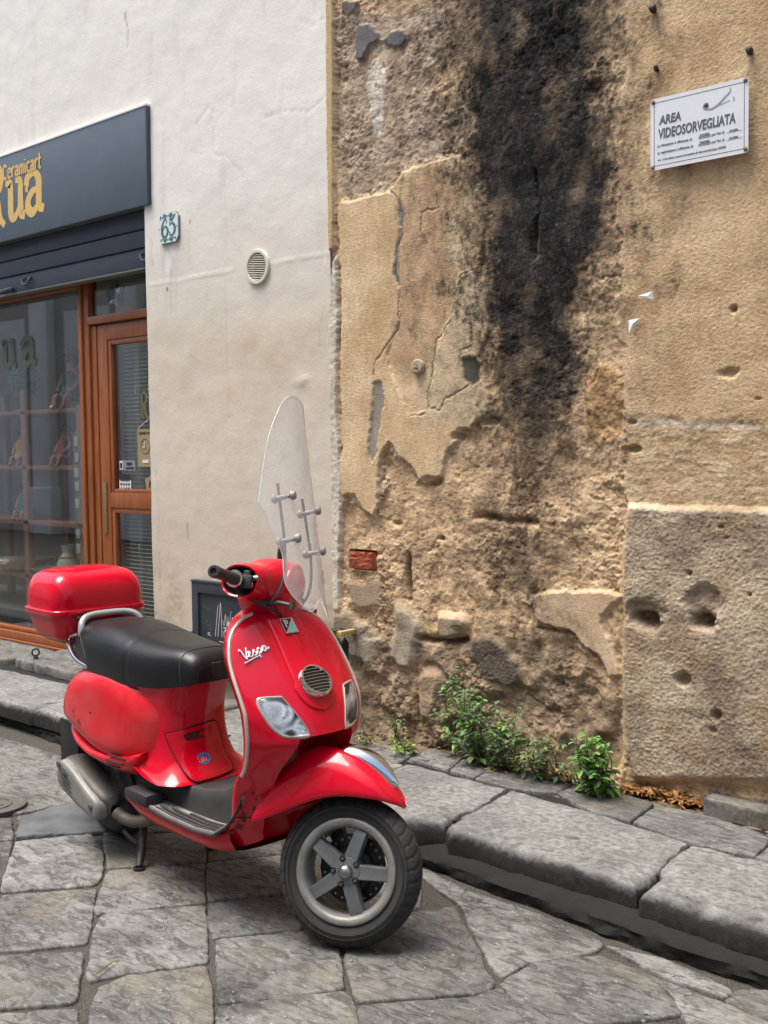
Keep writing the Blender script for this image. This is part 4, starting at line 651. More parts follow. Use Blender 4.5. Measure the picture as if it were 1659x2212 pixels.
b = MB(); b.tube([(-5.33, DY + .027, 1.535), (-5.20, DY + .025, 1.60), (-5.08, DY + .027, 1.535)], .0022, 5); b.build('string', M_PAPER, h1); b = MB(); b.lathe([(.016, 0), (.014, .006), (.0001, .007)], (-5.20, DY + .029, 1.60), (0, -1, 0), 16); b.build('suction_hook', M_PAPER, h1)
h2 = plate('open_sign', -5.135, 1.235, .26, .085, M_CARD, ang=R(12), label='tilted tan card reading APERTO hanging low in the door glass', cat='sign')
text('sign_text', 'APERTO', .056, (-5.235, DY + .0245, 1.198), M_INK, h2, ang=R(12), bold=.0008)
b = MB(); b.tube([(-5.23, DY + .027, 1.255), (-5.15, DY + .025, 1.325), (-5.05, DY + .027, 1.30)], .0022, 5); b.build('string', M_PAPER, h2); b = MB(); b.lathe([(.016, 0), (.014, .006), (.0001, .007)], (-5.15, DY + .029, 1.322), (0, -1, 0), 16); b.build('suction_hook', M_PAPER, h2)
dl = empty('glass_lettering', (-5.2, DY + .028, 1.68), 'faint gold lettering painted on the upper door glass', 'lettering')
lettering('letter', Ru, (-5.285, DY + .0295, 1.60), .085, .10, simple('dull_gold', (104, 98, 62), .8), dl); lettering('letter', uu, (-5.195, DY + .0295, 1.60), .12, .10, bpy.data.materials['dull_gold'], dl); lettering('letter', aa, (-5.09, DY + .0295, 1.60), .12, .10, bpy.data.materials['dull_gold'], dl)
wl = empty('window_lettering', (-6.6, DY, 2.1), 'faint olive lettering along the top of the shop window glass', 'lettering')
for i, x in enumerate((-7.05, -6.78, -6.55)): lettering('letter', (Ru, uu, aa)[i], (x, DY + .0105, 1.965), .25, .17 if i else .15, simple('olive_film', (84, 88, 78), .8) if i == 0 else bpy.data.materials['olive_film'], wl)
# venetian blinds behind the door panes
M_SLAT = simple('blind_slat', (232, 234, 232), .5)
for z0, z1, lb in ((1.17, 2.05, 'pale venetian blind behind the upper door pane'), (.31, 1.07, 'pale venetian blind behind the lower door pane')):
    BL = empty('venetian_blind', (-5.24, DY + .085, z1), lb, 'blind', 'venetian blinds behind the door glass'); z = z0 + .01; first = None
    while z < z1:
        if first is None:
            b = MB(); b.grid(np.array([[(x, DY + .085 + d, z + .0035 * math.sin((d + .0125) / .025 * math.pi) - d * .25) for d in (-.0125, -.006, 0, .006, .0125)] for x in (-5.545, -4.93)])); first = b.build('slat', M_SLAT, BL); zf = z
        else:
            o = first.copy(); COL.objects.link(o); o.parent = BL; o.location = (0, 0, z - zf)
        z += .0233
    for x in (-5.40, -5.38): 
        b = MB(); b.tube([(x, DY + .068, z0), (x, DY + .068, z1)], .0016, 5); b.build('cord', M_PAPER, BL)
    b = MB(); b.lathe([(.004, 0), (.007, .02), (.004, .03)], (-5.40, DY + .066, z0 + (.60 if z0 > 1 else .55)), (0, 0, -1), 10, cap=True); b.build('cord_pull', M_PAPER, BL)
# spotlight behind the transom
SP = empty('spotlight', (-5.60, DY + .12, 2.33), 'small chrome spotlight on the post behind the transom glass', 'lamp')
b = MB(); b.lathe([(.0001, .02), (.045, .018), (.05, 0)], (-5.69, DY + .13, 2.345), (1, 0, 0), 20); b.build('lamp_base', M_BLK, SP)
b = MB(); b.tube([(-5.68, DY + .13, 2.345), (-5.60, DY + .10, 2.345), (-5.56, DY + .09, 2.35)], .014, 10); b.build('lamp_arm', M_BLK, SP)
b = MB(); b.lathe([(.0001, -.06), (.03, -.058), (.034, -.02), (.034, .0), (.046, .03), (.05, .06), (.046, .06), (.03, .03)], (-5.57, DY + .085, 2.33), (-.25, -.1, -1), 24); b.build('lamp_head', M_CHR, SP)
# interior
def shopmat(n, c): return simple(n, c, .85, var=.12, vscale=4)
b = MB(); b.box((-9.2, 2.6, 0), (-3.7, 2.7, 3.0)); b.box((-9.3, .4, 0), (-9.2, 2.7, 3.0)); b.box((-3.8, .4, 0), (-3.7, 2.6, 3.0)); tag(b.build('shop_interior_wall', shopmat('shop_wall', (196, 192, 184))), kind='structure')
b = MB(); b.box((-9.2, .26, .05), (-3.8, 2.6, .14)); tag(b.build('shop_floor', shopmat('shop_floor_tile', (120, 112, 102))), kind='structure')
b = MB(); b.box((-9.2, .37, 2.72), (-3.8, 2.6, 2.8)); tag(b.build('shop_ceiling', shopmat('shop_ceiling_paint', (196, 194, 188))), kind='structure')
# shelves
SHV = empty('display_shelf', (-6.6, .7, .2), 'reddish wooden display shelves full of ceramics behind the shop window', 'shelf')
for x in (-7.45, -6.67, -6.02):
    for y in (.30, .60):
        b = MB(); b.box((x - .028, y - .02, .16), (x + .028, y + .022, 1.82 if x < -6.3 else 1.70), .004); b.build('upright', M_WOODH, SHV)
SZ = (.59, .945, 1.308, 1.67)
for z in SZ:
    b = MB(); b.box((-7.9, .28, z - .014), (-6.02, .62, z + .014), .004); b.build('shelf_board', M_WOODH, SHV)
b = MB(); b.box((-8.2, .265, .30), (-5.9, .95, .36), .004); b.build('display_base', shopmat('base_grey', (122, 124, 124)), SHV)
M_CER = simple('glazed_white', (206, 202, 192), .2, var=.06, vscale=20, Coat_Weight=.6); M_CERB = simple('glazed_teal', (64, 112, 112), .18, var=.35, vscale=26, Coat_Weight=.7); M_CERY = simple('glazed_yellow', (196, 150, 50), .22, var=.25, vscale=26, Coat_Weight=.6); M_SKIN = simple('painted_clay', (176, 120, 96), .5, var=.08, vscale=20); M_HAIR = simple('glazed_black', (28, 26, 26), .35); M_GREEN = simple('glazed_green', (28, 62, 54), .2, Coat_Weight=.7); M_PINK = simple('glazed_rose', (150, 90, 92), .25, var=.3, vscale=30)
# pine cone ornament
PC = empty('ceramic_pine_cone', (-6.80, .37, SZ[3] + .014), 'teal glazed ceramic pine cone with scales on a stem, top shelf', 'ornament')
b = MB(); b.lathe([(.06, 0), (.055, .012), (.02, .03), (.018, .07), (.035, .085), (.012, .10)], PC.location, (0, 0, 1), 24); b.build('foot', M_CERB, PC)
b = MB(); cz = PC.location.z + .215
b.lathe([(.001, -.13), (.06, -.11), (.092, -.05), (.095, 0), (.075, .07), (.04, .11), (.001, .125)], (PC.location.x, PC.location.y, cz), (0, 0, 1), 28)
b.build('cone', M_CERB, PC)
b = MB()
for i in range(9):
    h_ = -.10 + .025 * i; r = float(np.interp(h_, [-.13, -.11, -.05, 0, .07, .11, .125], [.001, .06, .092, .095, .075, .04, .001]))
    for k in range(14):
        a = 2 * math.pi * (k + .5 * (i % 2)) / 14; c_ = np.array([PC.location.x + r * math.cos(a), PC.location.y + r * math.sin(a), cz + h_]); b.lathe([(.012, -.004), (.009, .007), (.0001, .010)], c_, (math.cos(a), math.sin(a), .3), 6)
tag(b.build('scale', M_CERB, PC), kind='stuff')
# seated ceramic dolls: one continuous figure each, hair and dress on top
def doll(x, y, z, s, label, dress, hair=M_HAIR, hat=False, rz=0.0, cat='figurine'):
    root = empty('ceramic_figurine', (x, y, z), label, cat); c = np.array([x, y, z])
    Rz = np.array([[math.cos(rz), -math.sin(rz), 0], [math.sin(rz), math.cos(rz), 0], [0, 0, 1]]); fn = lambda V: (V * s) @ Rz.T + c
    verts = [(0, 0, .11), (0, 0, .19), (0, 0, .26), (0, 0, .29), (0, -.004, .335), (0, -.004, .37), (-.06, 0, .25), (-.085, -.02, .19), (-.07, -.07, .14), (-.045, -.10, .12), (.06, 0, .25), (.085, -.02, .19), (.07, -.07, .14), (.045, -.10, .12), (-.04, -.02, .09), (-.05, -.13, .085), (-.045, -.15, .01), (-.045, -.19, .0), (.04, -.02, .09), (.05, -.13, .085), (.045, -.15, .01), (.045, -.19, .0)]
    rad = [.05, .05, .045, .02, .044, .03, .024, .02, .016, .013, .024, .02, .016, .013, .032, .027, .018, .014, .032, .027, .018, .014]
    edges = [(0, 1), (1, 2), (2, 3), (3, 4), (4, 5), (2, 6), (6, 7), (7, 8), (8, 9), (2, 10), (10, 11), (11, 12), (12, 13), (0, 14), (14, 15), (15, 16), (16, 17), (0, 18), (18, 19), (19, 20), (20, 21)]
    me = bpy.data.meshes.new('tmp'); me.from_pydata(fn(np.array(verts)).tolist(), edges, []); o = bpy.data.objects.new('tmp', me); COL.objects.link(o)
    md = o.modifiers.new('s', 'SKIN'); 
    for v, r in zip(me.skin_vertices[0].data, rad): v.radius = (r * s, r * s)
    me.skin_vertices[0].data[0].use_root = True
    o.modifiers.new('d', 'SUBSURF').levels = 1; bpy.context.view_layer.update()
    m2 = bpy.data.meshes.new_from_object(o.evaluated_get(bpy.context.evaluated_depsgraph_get())); bpy.data.objects.remove(o)
    m2.transform(Matrix.Translation(-root.location)); m2.materials.clear(); m2.materials.append(M_SKIN); m2.polygons.foreach_set('use_smooth', [True] * len(m2.polygons)); bo = bpy.data.objects.new('figure', m2); COL.objects.link(bo); bo.parent = root
    b = MB(fn); b.lathe([(.001, .055), (.03, .05), (.05, .025), (.052, 0), (.046, -.025), (.036, -.03)], (0, .008, .352), (0, .25, 1), 20); b.build('hair', hair, root)
    b = MB(fn); b.lathe([(.030, .175), (.058, .155), (.064, .10), (.066, .05), (.10, .0), (.105, -.03), (.09, -.04)], (0, -.012, .10), (0, 0, 1), 20); b.build('dress', dress, root)
    for sx2 in (-.016, .016):
        b = MB(fn); b.lathe([(.0065, 0), (.005, .003), (.0001, .004)], (sx2, -.046, .352), (0, -1, 0), 10); b.build('eye', M_INK, root)
    b = MB(fn); b.lathe([(.009, 0), (.006, .003), (.0001, .004)], (0, -.046, .326), (0, -1, 0), 10); b.build('mouth', M_PINK, root)
    if hat: b = MB(fn); b.lathe([(.085, 0), (.085, .006), (.05, .012), (.045, .05), (.001, .055)], (0, .01, .395), (0, 0, 1), 20); b.build('hat', M_HAIR, root)
    return root
doll(-6.22, .37, SZ[3] + .014, .86, 'seated ceramic figurine in dark green coat and black hat, top shelf', M_GREEN, hat=True, rz=.3); doll(-6.84, .37, SZ[2] + .014, .62, 'seated ceramic figurine in yellow dress on the middle shelf', M_CERY, rz=.4)
doll(-6.31, .37, SZ[2] + .014, .66, 'ceramic figurine in rose dress on the middle shelf near the post', M_PINK, rz=.2); doll(-6.82, .37, SZ[1] + .014, .62, 'seated ceramic figurine in teal top on the lower shelf', M_CERB, rz=.4)
def pot(name, x, y, z, prof, mats, label, cat):
    root = empty(name, (x, y, z), label, cat); b = MB(); b.lathe(prof, (x, y, z), (0, 0, 1), 32); o = b.build('vessel', mats[0], root); 
    r0, z0_ = prof[len(prof) // 2 - 1]; b = MB(); b.lathe([(r0 + .002, z0_ - .012), (r0 + .003, z0_), (r0 + .002, z0_ + .012)], (x, y, z), (0, 0, 1), 32); b.build('painted_band', mats[1], root); return root
pot('ceramic_jug', -6.32, .37, .604, [(.001, 0), (.05, .0), (.07, .03), (.075, .075), (.055, .12), (.036, .15), (.042, .19), (.052, .205), (.046, .205), (.03, .17)], (M_CER, M_CERY), 'white ceramic jug with a yellow band on the lowest window shelf', 'jug')
pot('shell_bowl', -6.89, .38, .604, [(.001, 0), (.07, .0), (.14, .03), (.19, .075), (.20, .085), (.19, .08), (.10, .02)], (M_CER, M_CERY), 'wide white ceramic bowl with yellow rim on the lowest window shelf', 'bowl')
pot('small_bowl', -6.58, .36, .604, [(.001, 0), (.04, .0), (.075, .02), (.095, .045), (.09, .045), (.05, .012)], (M_CER, M_CERB), 'small white ceramic bowl between the wide bowl and the jug', 'bowl')
# magnet board
MG = empty('magnet_board', (-5.99, .29, 1.1), 'olive board of souvenir magnets hanging beside the door post', 'board')
b = MB(); b.box((-6.09, .285, .735), (-5.90, .30, 1.54), .006); b.build('board', simple('olive_board', (118, 116, 78), .7, var=.1, vscale=8), MG); r_ = random.Random(9)
for i in range(8):
    for j in range(2):
        if (i, j) in ((2, 1), (5, 0)): continue
        x = -6.045 + .082 * j + r_.uniform(-.005, .005); z = 1.475 - .096 * i + r_.uniform(-.008, .008); mm = [M_CER, M_CERB, M_CERY, M_CER, M_PINK][r_.randrange(5)]
        b = MB(); b.box((x - .023, .272, z - .03), (x + .023, .2845, z + .03), .004); mg = b.build('magnet', M_CER, MG); b = MB(); b.box((x - .014, .2695, z - .02), (x + .014, .2718, z + .018), .002); b.build('picture', [M_CERB, M_INK, M_CERY, M_PINK][r_.randrange(4)], mg)
# ------------------------------------------------------------------ the house across the street (seen in the glass, shades the lane)
M_FAC = simple('facade_stone', (168, 164, 157), .9, var=.10, vscale=2.5, bump=.3, bscale=20); M_FAC2 = simple('facade_trim', (234, 230, 222), .85, var=.08, vscale=4)
FA = empty('facing_building', (-4, -6.6, 0), 'pale stone building with pilasters across the lane, mirrored in the shop glass', 'building')
b = MB(); b.box((-22, -8.0, 0), (16, -6.6, 5.6)); b.build('wall', M_FAC, FA)
for x in np.arange(-20, 16, 2.6):
    b = MB(); b.box((x - .28, -6.6, 0), (x + .28, -6.42, 5.05), .02); b.box((x - .36, -6.6, 0), (x + .36, -6.36, .8), .02); b.box((x - .36, -6.6, 5.05), (x + .36, -6.36, 5.28), .02); b.build('pilaster', M_FAC2, FA)
    w_ = MB(); w_.box((x + .62, -6.605, .2), (x + 1.95, -6.56, 3.8)); win = w_.build('window', M_FAC2, FA); w_ = MB(); w_.box((x + .74, -6.559, .25), (x + 1.83, -6.55, 3.68)); w_.build('pane', simple('dark_pane', (30, 33, 36), .08) if 'dark_pane' not in bpy.data.materials else bpy.data.materials['dark_pane'], win)
b = MB(); b.box((-22, -6.62, 5.3), (16, -6.25, 5.62), .04); b.build('cornice', M_FAC2, FA)
# ------------------------------------------------------------------ things fixed to the walls
# house number tile
TI = empty('house_number', (-4.679, -.008, 2.552), 'white glazed house number tile 65 with green scrolls', 'house number')
def octo(w, h, c): return [(-w + c, -h), (w - c, -h), (w, -h + c * 1.2), (w, h - c * 1.2), (w - c, h), (-w + c, h), (-w, h - c * 1.2), (-w, -h + c * 1.2)]
M_TILE = simple('tile_glaze', (212, 216, 216), .25, var=.04, vscale=30, Coat_Weight=.4); M_TGRN = simple('tile_green', (62, 112, 108), .3, var=.12, vscale=60); M_TEDGE = simple('tile_edge', (108, 132, 126), .4)
b = MB(); b.prism(octo(.083, .078, .022), (-4.679, .0, 2.552), (1, 0, 0), (0, 0, 1), .020); b.build('tile_body', M_TEDGE, TI, smooth=False)
b = MB(); b.prism(octo(.081, .076, .022), (-4.679, -.0202, 2.552), (1, 0, 0), (0, 0, 1), .003); b.build('tile_face', M_TILE, TI, smooth=False)
six = [([(.46, .84), (.36, .98), (.18, .86), (.06, .5), (.10, .14), (.28, .0), (.46, .14), (.50, .38), (.34, .60), (.16, .46), (.10, .32)], [.05, .035, .06, .09, .09, .05, .075, .085, .05, .035, .025]), ([(.40, .78), (.43, .80)], [.07, .07])]
five = [([(.14, .92), (.13, .55)], [.025, .025]), ([(.13, .93), (.3, .86), (.5, 1.0)], [.05, .085, .02]), ([(.13, .55), (.3, .68), (.5, .5), (.5, .2), (.3, .0), (.1, .10)], [.025, .05, .085, .085, .045, .05]), ([(.10, .16), (.14, .2)], [.07, .06])]
lettering('digit', six, (-4.735, -.0232, 2.506), .105, .092, M_TGRN, TI, .0006); lettering('digit', five, (-4.678, -.0232, 2.510), .105, .092, M_TGRN, TI, .0006)
sc = []
for sg in (-1, 1):
    for s2 in (-1, 1): sc += [([(sg * .08, s2 * .57), (sg * .3, s2 * .66), (sg * .42, s2 * .52), (sg * .62, s2 * .64), (sg * .58, s2 * .5)], [.05, .07, .03, .02, .03]), ([(sg * .14, s2 * .62), (sg * .22, s2 * .5), (sg * .34, s2 * .6)], [.05, .03, .02])]
for x, z in ((-.72, 0), (.74, 0), (0, .60), (0, -.60), (-.62, .5)): sc.append(([(x - .03, z), (x + .03, z)], [.035, .035]))
lettering('scroll', sc, (-4.679, -.0232, 2.552), .1, .1, M_TGRN, TI, .0005, sm=4)
# round vent grille
VE = empty('vent_grille', (-4.012, -.008, 2.276), 'round cream plastic vent grille with slats on the white wall', 'vent')
M_VENT = simple('cream_plastic', (206, 202, 184), .45, var=.04)
b = MB(); b.lathe([(.083, .0), (.083, .010), (.080, .015), (.067, .015), (.065, .011), (.065, .0)], (-4.012, -.004, 2.276), (0, -1, 0), 48); b.build('ring', M_VENT, VE, sharp=30)
b = MB(); b.lathe([(.066, 0), (.0001, 0)], (-4.012, -.0045, 2.276), (0, -1, 0), 32); b.build('vent_hole', simple('vent_dark', (48, 46, 42), .9), VE)
ca, sa = math.cos(R(-7)), math.sin(R(-7))
for k in range(12):
    d = -.058 + k * .0105; L = math.sqrt(.066 ** 2 - d * d) - .001; cx_, cz_ = -4.012 - sa * d, 2.276 + ca * d
    b = MB(); P = []
    for s in (-L, L):
        px_, pz_ = cx_ + ca * s, cz_ + sa * s; P.append([(px_ + sa * .0022 * q, y, pz_ + .0022 * q) for y, q in ((-.006, 1.6), (-.016, -.6), (-.016, -1.8), (-.006, .4))])
    b.grid(np.array(P), cv=True, cap=True); b.build('slat', M_VENT, VE, smooth=False)
# surveillance notice
AS = empty('notice_sign', (-1.751, -.03, 2.48), 'white enamel AREA VIDEOSORVEGLIATA notice screwed to the ochre wall', 'sign')
M_SGN = simple('sign_white', (214, 217, 220), .3, var=.03, vscale=14); M_SGK = simple('sign_grey', (86, 90, 94), .5); SX0, SX1, SZ0, SZ1, SY = -1.928, -1.574, 2.359, 2.602, -.0345
def rrect(x0, x1, z0, z1, r, n=5):
    out = []
    for cx_, cz_, a0 in ((x1 - r, z1 - r, 0), (x0 + r, z1 - r, 90), (x0 + r, z0 + r, 180), (x1 - r, z0 + r, 270)): out += [(cx_ + r * math.cos(R(a0 + 90 * i / n)), cz_ + r * math.sin(R(a0 + 90 * i / n))) for i in range(n + 1)]
    return out
b = MB(); b.prism(rrect(SX0, SX1, SZ0, SZ1, .010), (0, SY, 0), (1, 0, 0), (0, 0, 1), .003); b.build('panel', M_SGN, AS, smooth=False)
b = MB(); o1, o2 = np.array(rrect(SX0 + .013, SX1 - .013, SZ0 + .013, SZ1 - .013, .006)), np.array(rrect(SX0 + .0152, SX1 - .0152, SZ0 + .0152, SZ1 - .0152, .005)); b.grid(np.array([[(x, SY - .0034, z) for x, z in o1], [(x, SY - .0034, z) for x, z in o2]]), cv=True); b.build('border_line', M_SGK, AS, smooth=False)
text('sign_text', 'AREA', .041, (SX0 + .034, SY - .0036, SZ1 - .090), M_SGK, AS, bold=.0012, shear=.12, xs=.80); text('sign_text', 'VIDEOSORVEGLIATA', .046, (SX0 + .030, SY - .0036, SZ1 - .138), M_SGK, AS, bold=.0012, shear=.06, xs=.65)
M_SGK2 = simple('sign_small_print', (104, 106, 110), .5)
for i, z in enumerate((SZ1 - .166, SZ1 - .190)):
    text('small_print', 'La rilevazione è effettuata da' if i == 0 else 'La registrazione è effettuata da', .0125, (SX0 + .026, SY - .0036, z), M_SGK2, AS, xs=.9 if i == 0 else .86); text('small_print', 'per fini di', .0125, (SX0 + .226, SY - .0036, z), M_SGK2, AS, xs=.95)
    for x0, x1 in ((.178, .222), (.281, .333)):
        b = MB(); b.box((SX0 + x0, SY - .0038, z - .001), (SX0 + x1, SY - .0034, z)); b.build('dotted_line', M_SGK2, AS, smooth=False)
    text('small_print', 'FOCACCERIA', .0072, (SX0 + .184, SY - .0036, z + .0085), M_SGK2, AS, xs=.8); text('small_print', 'SAN FRANCESCO', .0072, (SX0 + .180, SY - .0036, z + .0022), M_SGK2, AS, xs=.75); text('small_print', 'SICUREZZA', .0072, (SX0 + .288, SY - .0036, z + .0022), M_SGK2, AS, xs=.85)
text('small_print', 'Art. 13 del codice in materia di protezione dei dati personali D.lg.n.196/2003', .0100, (SX0 + .028, SY - .0036, SZ0 + .029), M_SGK2, AS, xs=.80)
lettering('camera_drawing', [([(.195, .180), (.205, .178), (.214, .183)], [.006, .008, .007]), ([(.198, .170), (.225, .166), (.250, .176), (.275, .196), (.290, .208), (.292, .222)], [.002, .003, .0035, .003, .0025, .0012]), ([(.250, .172), (.290, .180)], [.0012, .0012]), ([(.302, .190), (.305, .183), (.302, .176)], [.0015, .002, .0012])], (SX0, SY, SZ0), 1, 1, simple('drawing_grey', (140, 142, 144), .4), AS, .0036)
b = MB(); b.lathe([(.0085, 0), (.006, .003), (.0001, .004)], (SX0 + .206, SY - .0032, SZ0 + .183), (0, -1, 0), 16); b.build('camera_lens', simple('lens_brown', (92, 74, 66), .2), AS)
for x, z in ((SX0 + .009, SZ0 + .010), (SX1 - .009, SZ0 + .012), (SX0 + .010, SZ1 - .010), (SX1 - .010, SZ1 - .009)):
    b = MB(); b.lathe([(.0075, 0), (.007, .003), (.004, .0045), (.0001, .005)], (x, SY - .003, z), (0, -1, 0), 14); b.build('screw', simple('rusted_screw', (112, 100, 86), .6, .4) if 'rusted_screw' not in bpy.data.materials else bpy.data.materials['rusted_screw'], AS)
# hatch in the white wall
HA = empty('utility_hatch', (-4.41, -.01, .48), 'dark slate utility hatch with white and green scribbles on the white wall', 'hatch')
M_HAT = simple('slate_paint', (54, 60, 68), .55, var=.12, vscale=10, bump=.1, k=.8); M_HAT2 = simple('slate_panel_paint', (46, 51, 58), .5, var=.12, vscale=8, k=.8)
hx0, hx1, hz0, hz1 = -4.545, -4.09, .245, .735
for lo, hi in (((hx0, -.030, hz0), (hx0 + .05, .0, hz1)), ((hx1 - .05, -.030, hz0), (hx1, .0, hz1)), ((hx0 + .05, -.030, hz1 - .055), (hx1 - .05, .0, hz1)), ((hx0 + .05, -.030, hz0), (hx1 - .05, .0, hz0 + .055))):
    b = MB(); b.box(lo, hi, .004); b.build('frame_bar', M_HAT, HA)
b = MB(); b.box((hx0 + .048, -.019, hz0 + .05), (hx1 - .048, -.002, hz1 - .05), .002); b.build('panel', M_HAT2, HA)
b = MB(); b.box((hx0, -.034, hz1 - .002), (hx1, .0, hz1 + .010), .003); b.build('lip', M_HAT, HA)
wht = simple('chalk_white', (190, 190, 188), .8); grn = simple('scribble_green', (46, 104, 74), .7); N_ = .0193
lettering('scribble', [([(0, 0), (.02, .13), (.028, .165)], [.002, .002, .001]), ([(.02, .0), (.04, .14), (.046, .175), (.05, .1), (.052, .0)], [.002, .002, .002, .002, .002]), ([(.06, .09), (.072, .06), (.082, .12), (.092, .06), (.104, .11)], .0018), ([(.065, .05), (.09, .055), (.07, .045)], .002), ([(.07, .0), (.068, .03), (.082, .035), (.085, .0), (.07, .0)], .002), ([(.12, .02), (.118, .10), (.128, .14)], .0015), ([(-.04, .015), (-.06, .008), (-.035, .0)], .002), ([(.03, -.022), (.085, -.026)], .0022), ([(.028, -.042), (.08, -.05)], .0022), ([(.11, .0), (.13, .09), (.15, .0)], .0018)], (-4.372, -N_, .465), 1, 1, wht, HA, .0005, sm=4)
lettering('scribble', [([(.0, .01), (.012, .02), (.02, .005), (.034, .012), (.04, -.004), (.055, 0), (.07, -.01)], .0016)], (-4.477, -N_, .602), 1, 1, grn, HA, .0005, sm=4)
lettering('scribble', [([(.0, .02), (.02, .026), (.0, -.01), (.03, -.006), (.045, .008), (.05, -.02), (.07, -.008), (.075, -.03), (.06, -.034), (.085, -.044)], .0018)], (-4.477, -N_, .535), 1, 1, grn, HA, .0005, sm=4)
b = MB(); r_ = random.Random(4)
for k in range(46):
    x, z = -4.245 + r_.gauss(0, .018), .51 + r_.gauss(0, .024); n_ = 7; s = r_.uniform(.004, .013); ring = [(x + s * math.cos(t) * r_.uniform(.5, 1.2), -N_ - .0006 - .00004 * k, z + 1.5 * s * math.sin(t) * r_.uniform(.5, 1.2)) for t in np.linspace(0, 6.283, n_, endpoint=False)]
    b.add(ring, [tuple(range(n_))])
tag(b.build('paint_smear', simple('smear_white', (206, 206, 204), .8), HA, smooth=False), kind='stuff')
b = MB(); b.box((hx0 - .022, -.028, .436), (hx0 + .012, -.012, .452), .003); b.tube([(hx0 - .012, -.02, .452), (hx0 - .012, -.03, .47), (hx0 + .006, -.032, .472)], .005, 6); b.build('hasp', M_HAT, HA)
PL = empty('padlock', (hx0 - .006, -.035, .43), 'small brass padlock on the left edge of the slate hatch', 'padlock')
b = MB(); b.box((hx0 - .028, -.048, .372), (hx0 + .014, -.028, .418), .004); b.build('lock_body', simple('padlock_brass', (176, 146, 92), .35, .6, var=.15), PL)
b = MB(); b.tube([(hx0 - .020, -.038, .416), (hx0 - .020, -.038, .436), (hx0 - .007, -.038, .452), (hx0 + .006, -.038, .436), (hx0 + .006, -.038, .416)], .004, 8, smooth=4); b.build('shackle', M_CHR, PL)
# yellow wooden bracket and the black strap over it
BR = empty('bracket', (-3.53, -.05, .57), 'weathered yellow square bracket sticking out of the wall behind the scooter', 'bracket')
M_YEL = simple('old_yellow_paint', (178, 156, 92), .6, var=.3, vscale=20)
for lo, hi in (((-3.66, -.10, .575), (-3.405, -.078, .597)), ((-3.66, -.078, .575), (-3.638, .0, .597)), ((-3.427, -.078, .575), (-3.405, .0, .597))):
    b = MB(); b.box(lo, hi, .003); b.build('bar', M_YEL, BR)
ST_ = empty('strap', (-3.37, -.2, .3), 'twisted black strap hanging in a loop from the yellow bracket', 'strap')
def strap(pts, w, tw):
    p = catmull(pts, 8); k = len(p); P = []
    for i, q in enumerate(p): a = tw * math.sin(i * .35); d = np.array([math.cos(a), math.sin(a) * .8, 0]) * w; P.append([q - d, q - d * .3 + [0, -.003, 0], q + d * .3 + [0, -.003, 0], q + d])
    return np.array(P)
b = MB(); b.grid(strap([(-3.455, -.125, .27), (-3.462, -.125, .36), (-3.448, -.125, .45), (-3.452, -.125, .55), (-3.452, -.11, .602), (-3.452, -.085, .602)], .020, .5)); b.build('strap_band', simple('black_webbing', (30, 30, 32), .7, var=.3, vscale=40, bump=.2), ST_)
b = MB(); b.grid(strap([(-3.452, -.085, .603), (-3.445, -.06, .606), (-3.425, -.055, .56), (-3.43, -.055, .48), (-3.417, -.055, .40), (-3.425, -.055, .29)], .020, 1.0)); b.build('strap_band', bpy.data.materials['black_webbing'], ST_)
# scraps of torn poster, plugs, stubs of old fixings
M_SCR = simple('torn_paper', (214, 216, 218), .8, var=.05)
for i, (pl, lb) in enumerate([([(-1.985, 1.934), (-1.925, 1.945), (-1.92, 1.92), (-1.935, 1.918)], 'upper torn white paper scrap stuck to the ochre wall'), ([(-2.02, 1.852), (-1.975, 1.855), (-1.99, 1.838), (-2.018, 1.802)], 'lower torn white paper scrap stuck to the ochre wall')]):
    b = MB(); c_ = np.mean(pl, 0); b.add([(x, -.026 - .004 * (j % 2), z) for j, (x, z) in enumerate(pl)] + [(c_[0], -.032, c_[1])], [(j, (j + 1) % len(pl), len(pl)) for j in range(len(pl))]); tag(b.build('paper_scrap', M_SCR, smooth=False), lb, 'paper')
M_IRON = simple('old_iron', (70, 66, 62), .6, .6, var=.3, vscale=60)
for (x, z, r, lb) in [(-1.917, 2.712, .012, 'broken metal wall plug left above the notice sign'), (-1.58, 2.69, .016, 'rusty bolt stub right above the notice sign'), (-1.93, 2.918, .018, 'bent iron stub near the top of the ochre wall')]:
    b = MB(); b.lathe([(r * .7, -.01), (r * .75, .012), (r * .5, .018), (.0001, .02)], (x, -.018, z), (.3, -1, .2), 8); b.tube([(x, -.03, z), (x + r, -.05, z - r * .5)], r * .28, 6); tag(b.build('wall_plug', M_IRON), lb, 'fixing')
b = MB(); b.lathe([(.032, -.01), (.034, .006), (.026, .016), (.012, .018), (.0001, .012)], (-3.018, -.012, 1.744), (.15, -1, .1), 12); b.box((-3.03, -.034, 1.738), (-3.005, -.022, 1.748), .002); tag(b.build('wall_anchor', simple('cement_plug', (158, 146, 124), .9, var=.3, vscale=60, bump=.6, bscale=120)), 'round cement-set anchor in the middle of the peeling stucco', 'fixing')
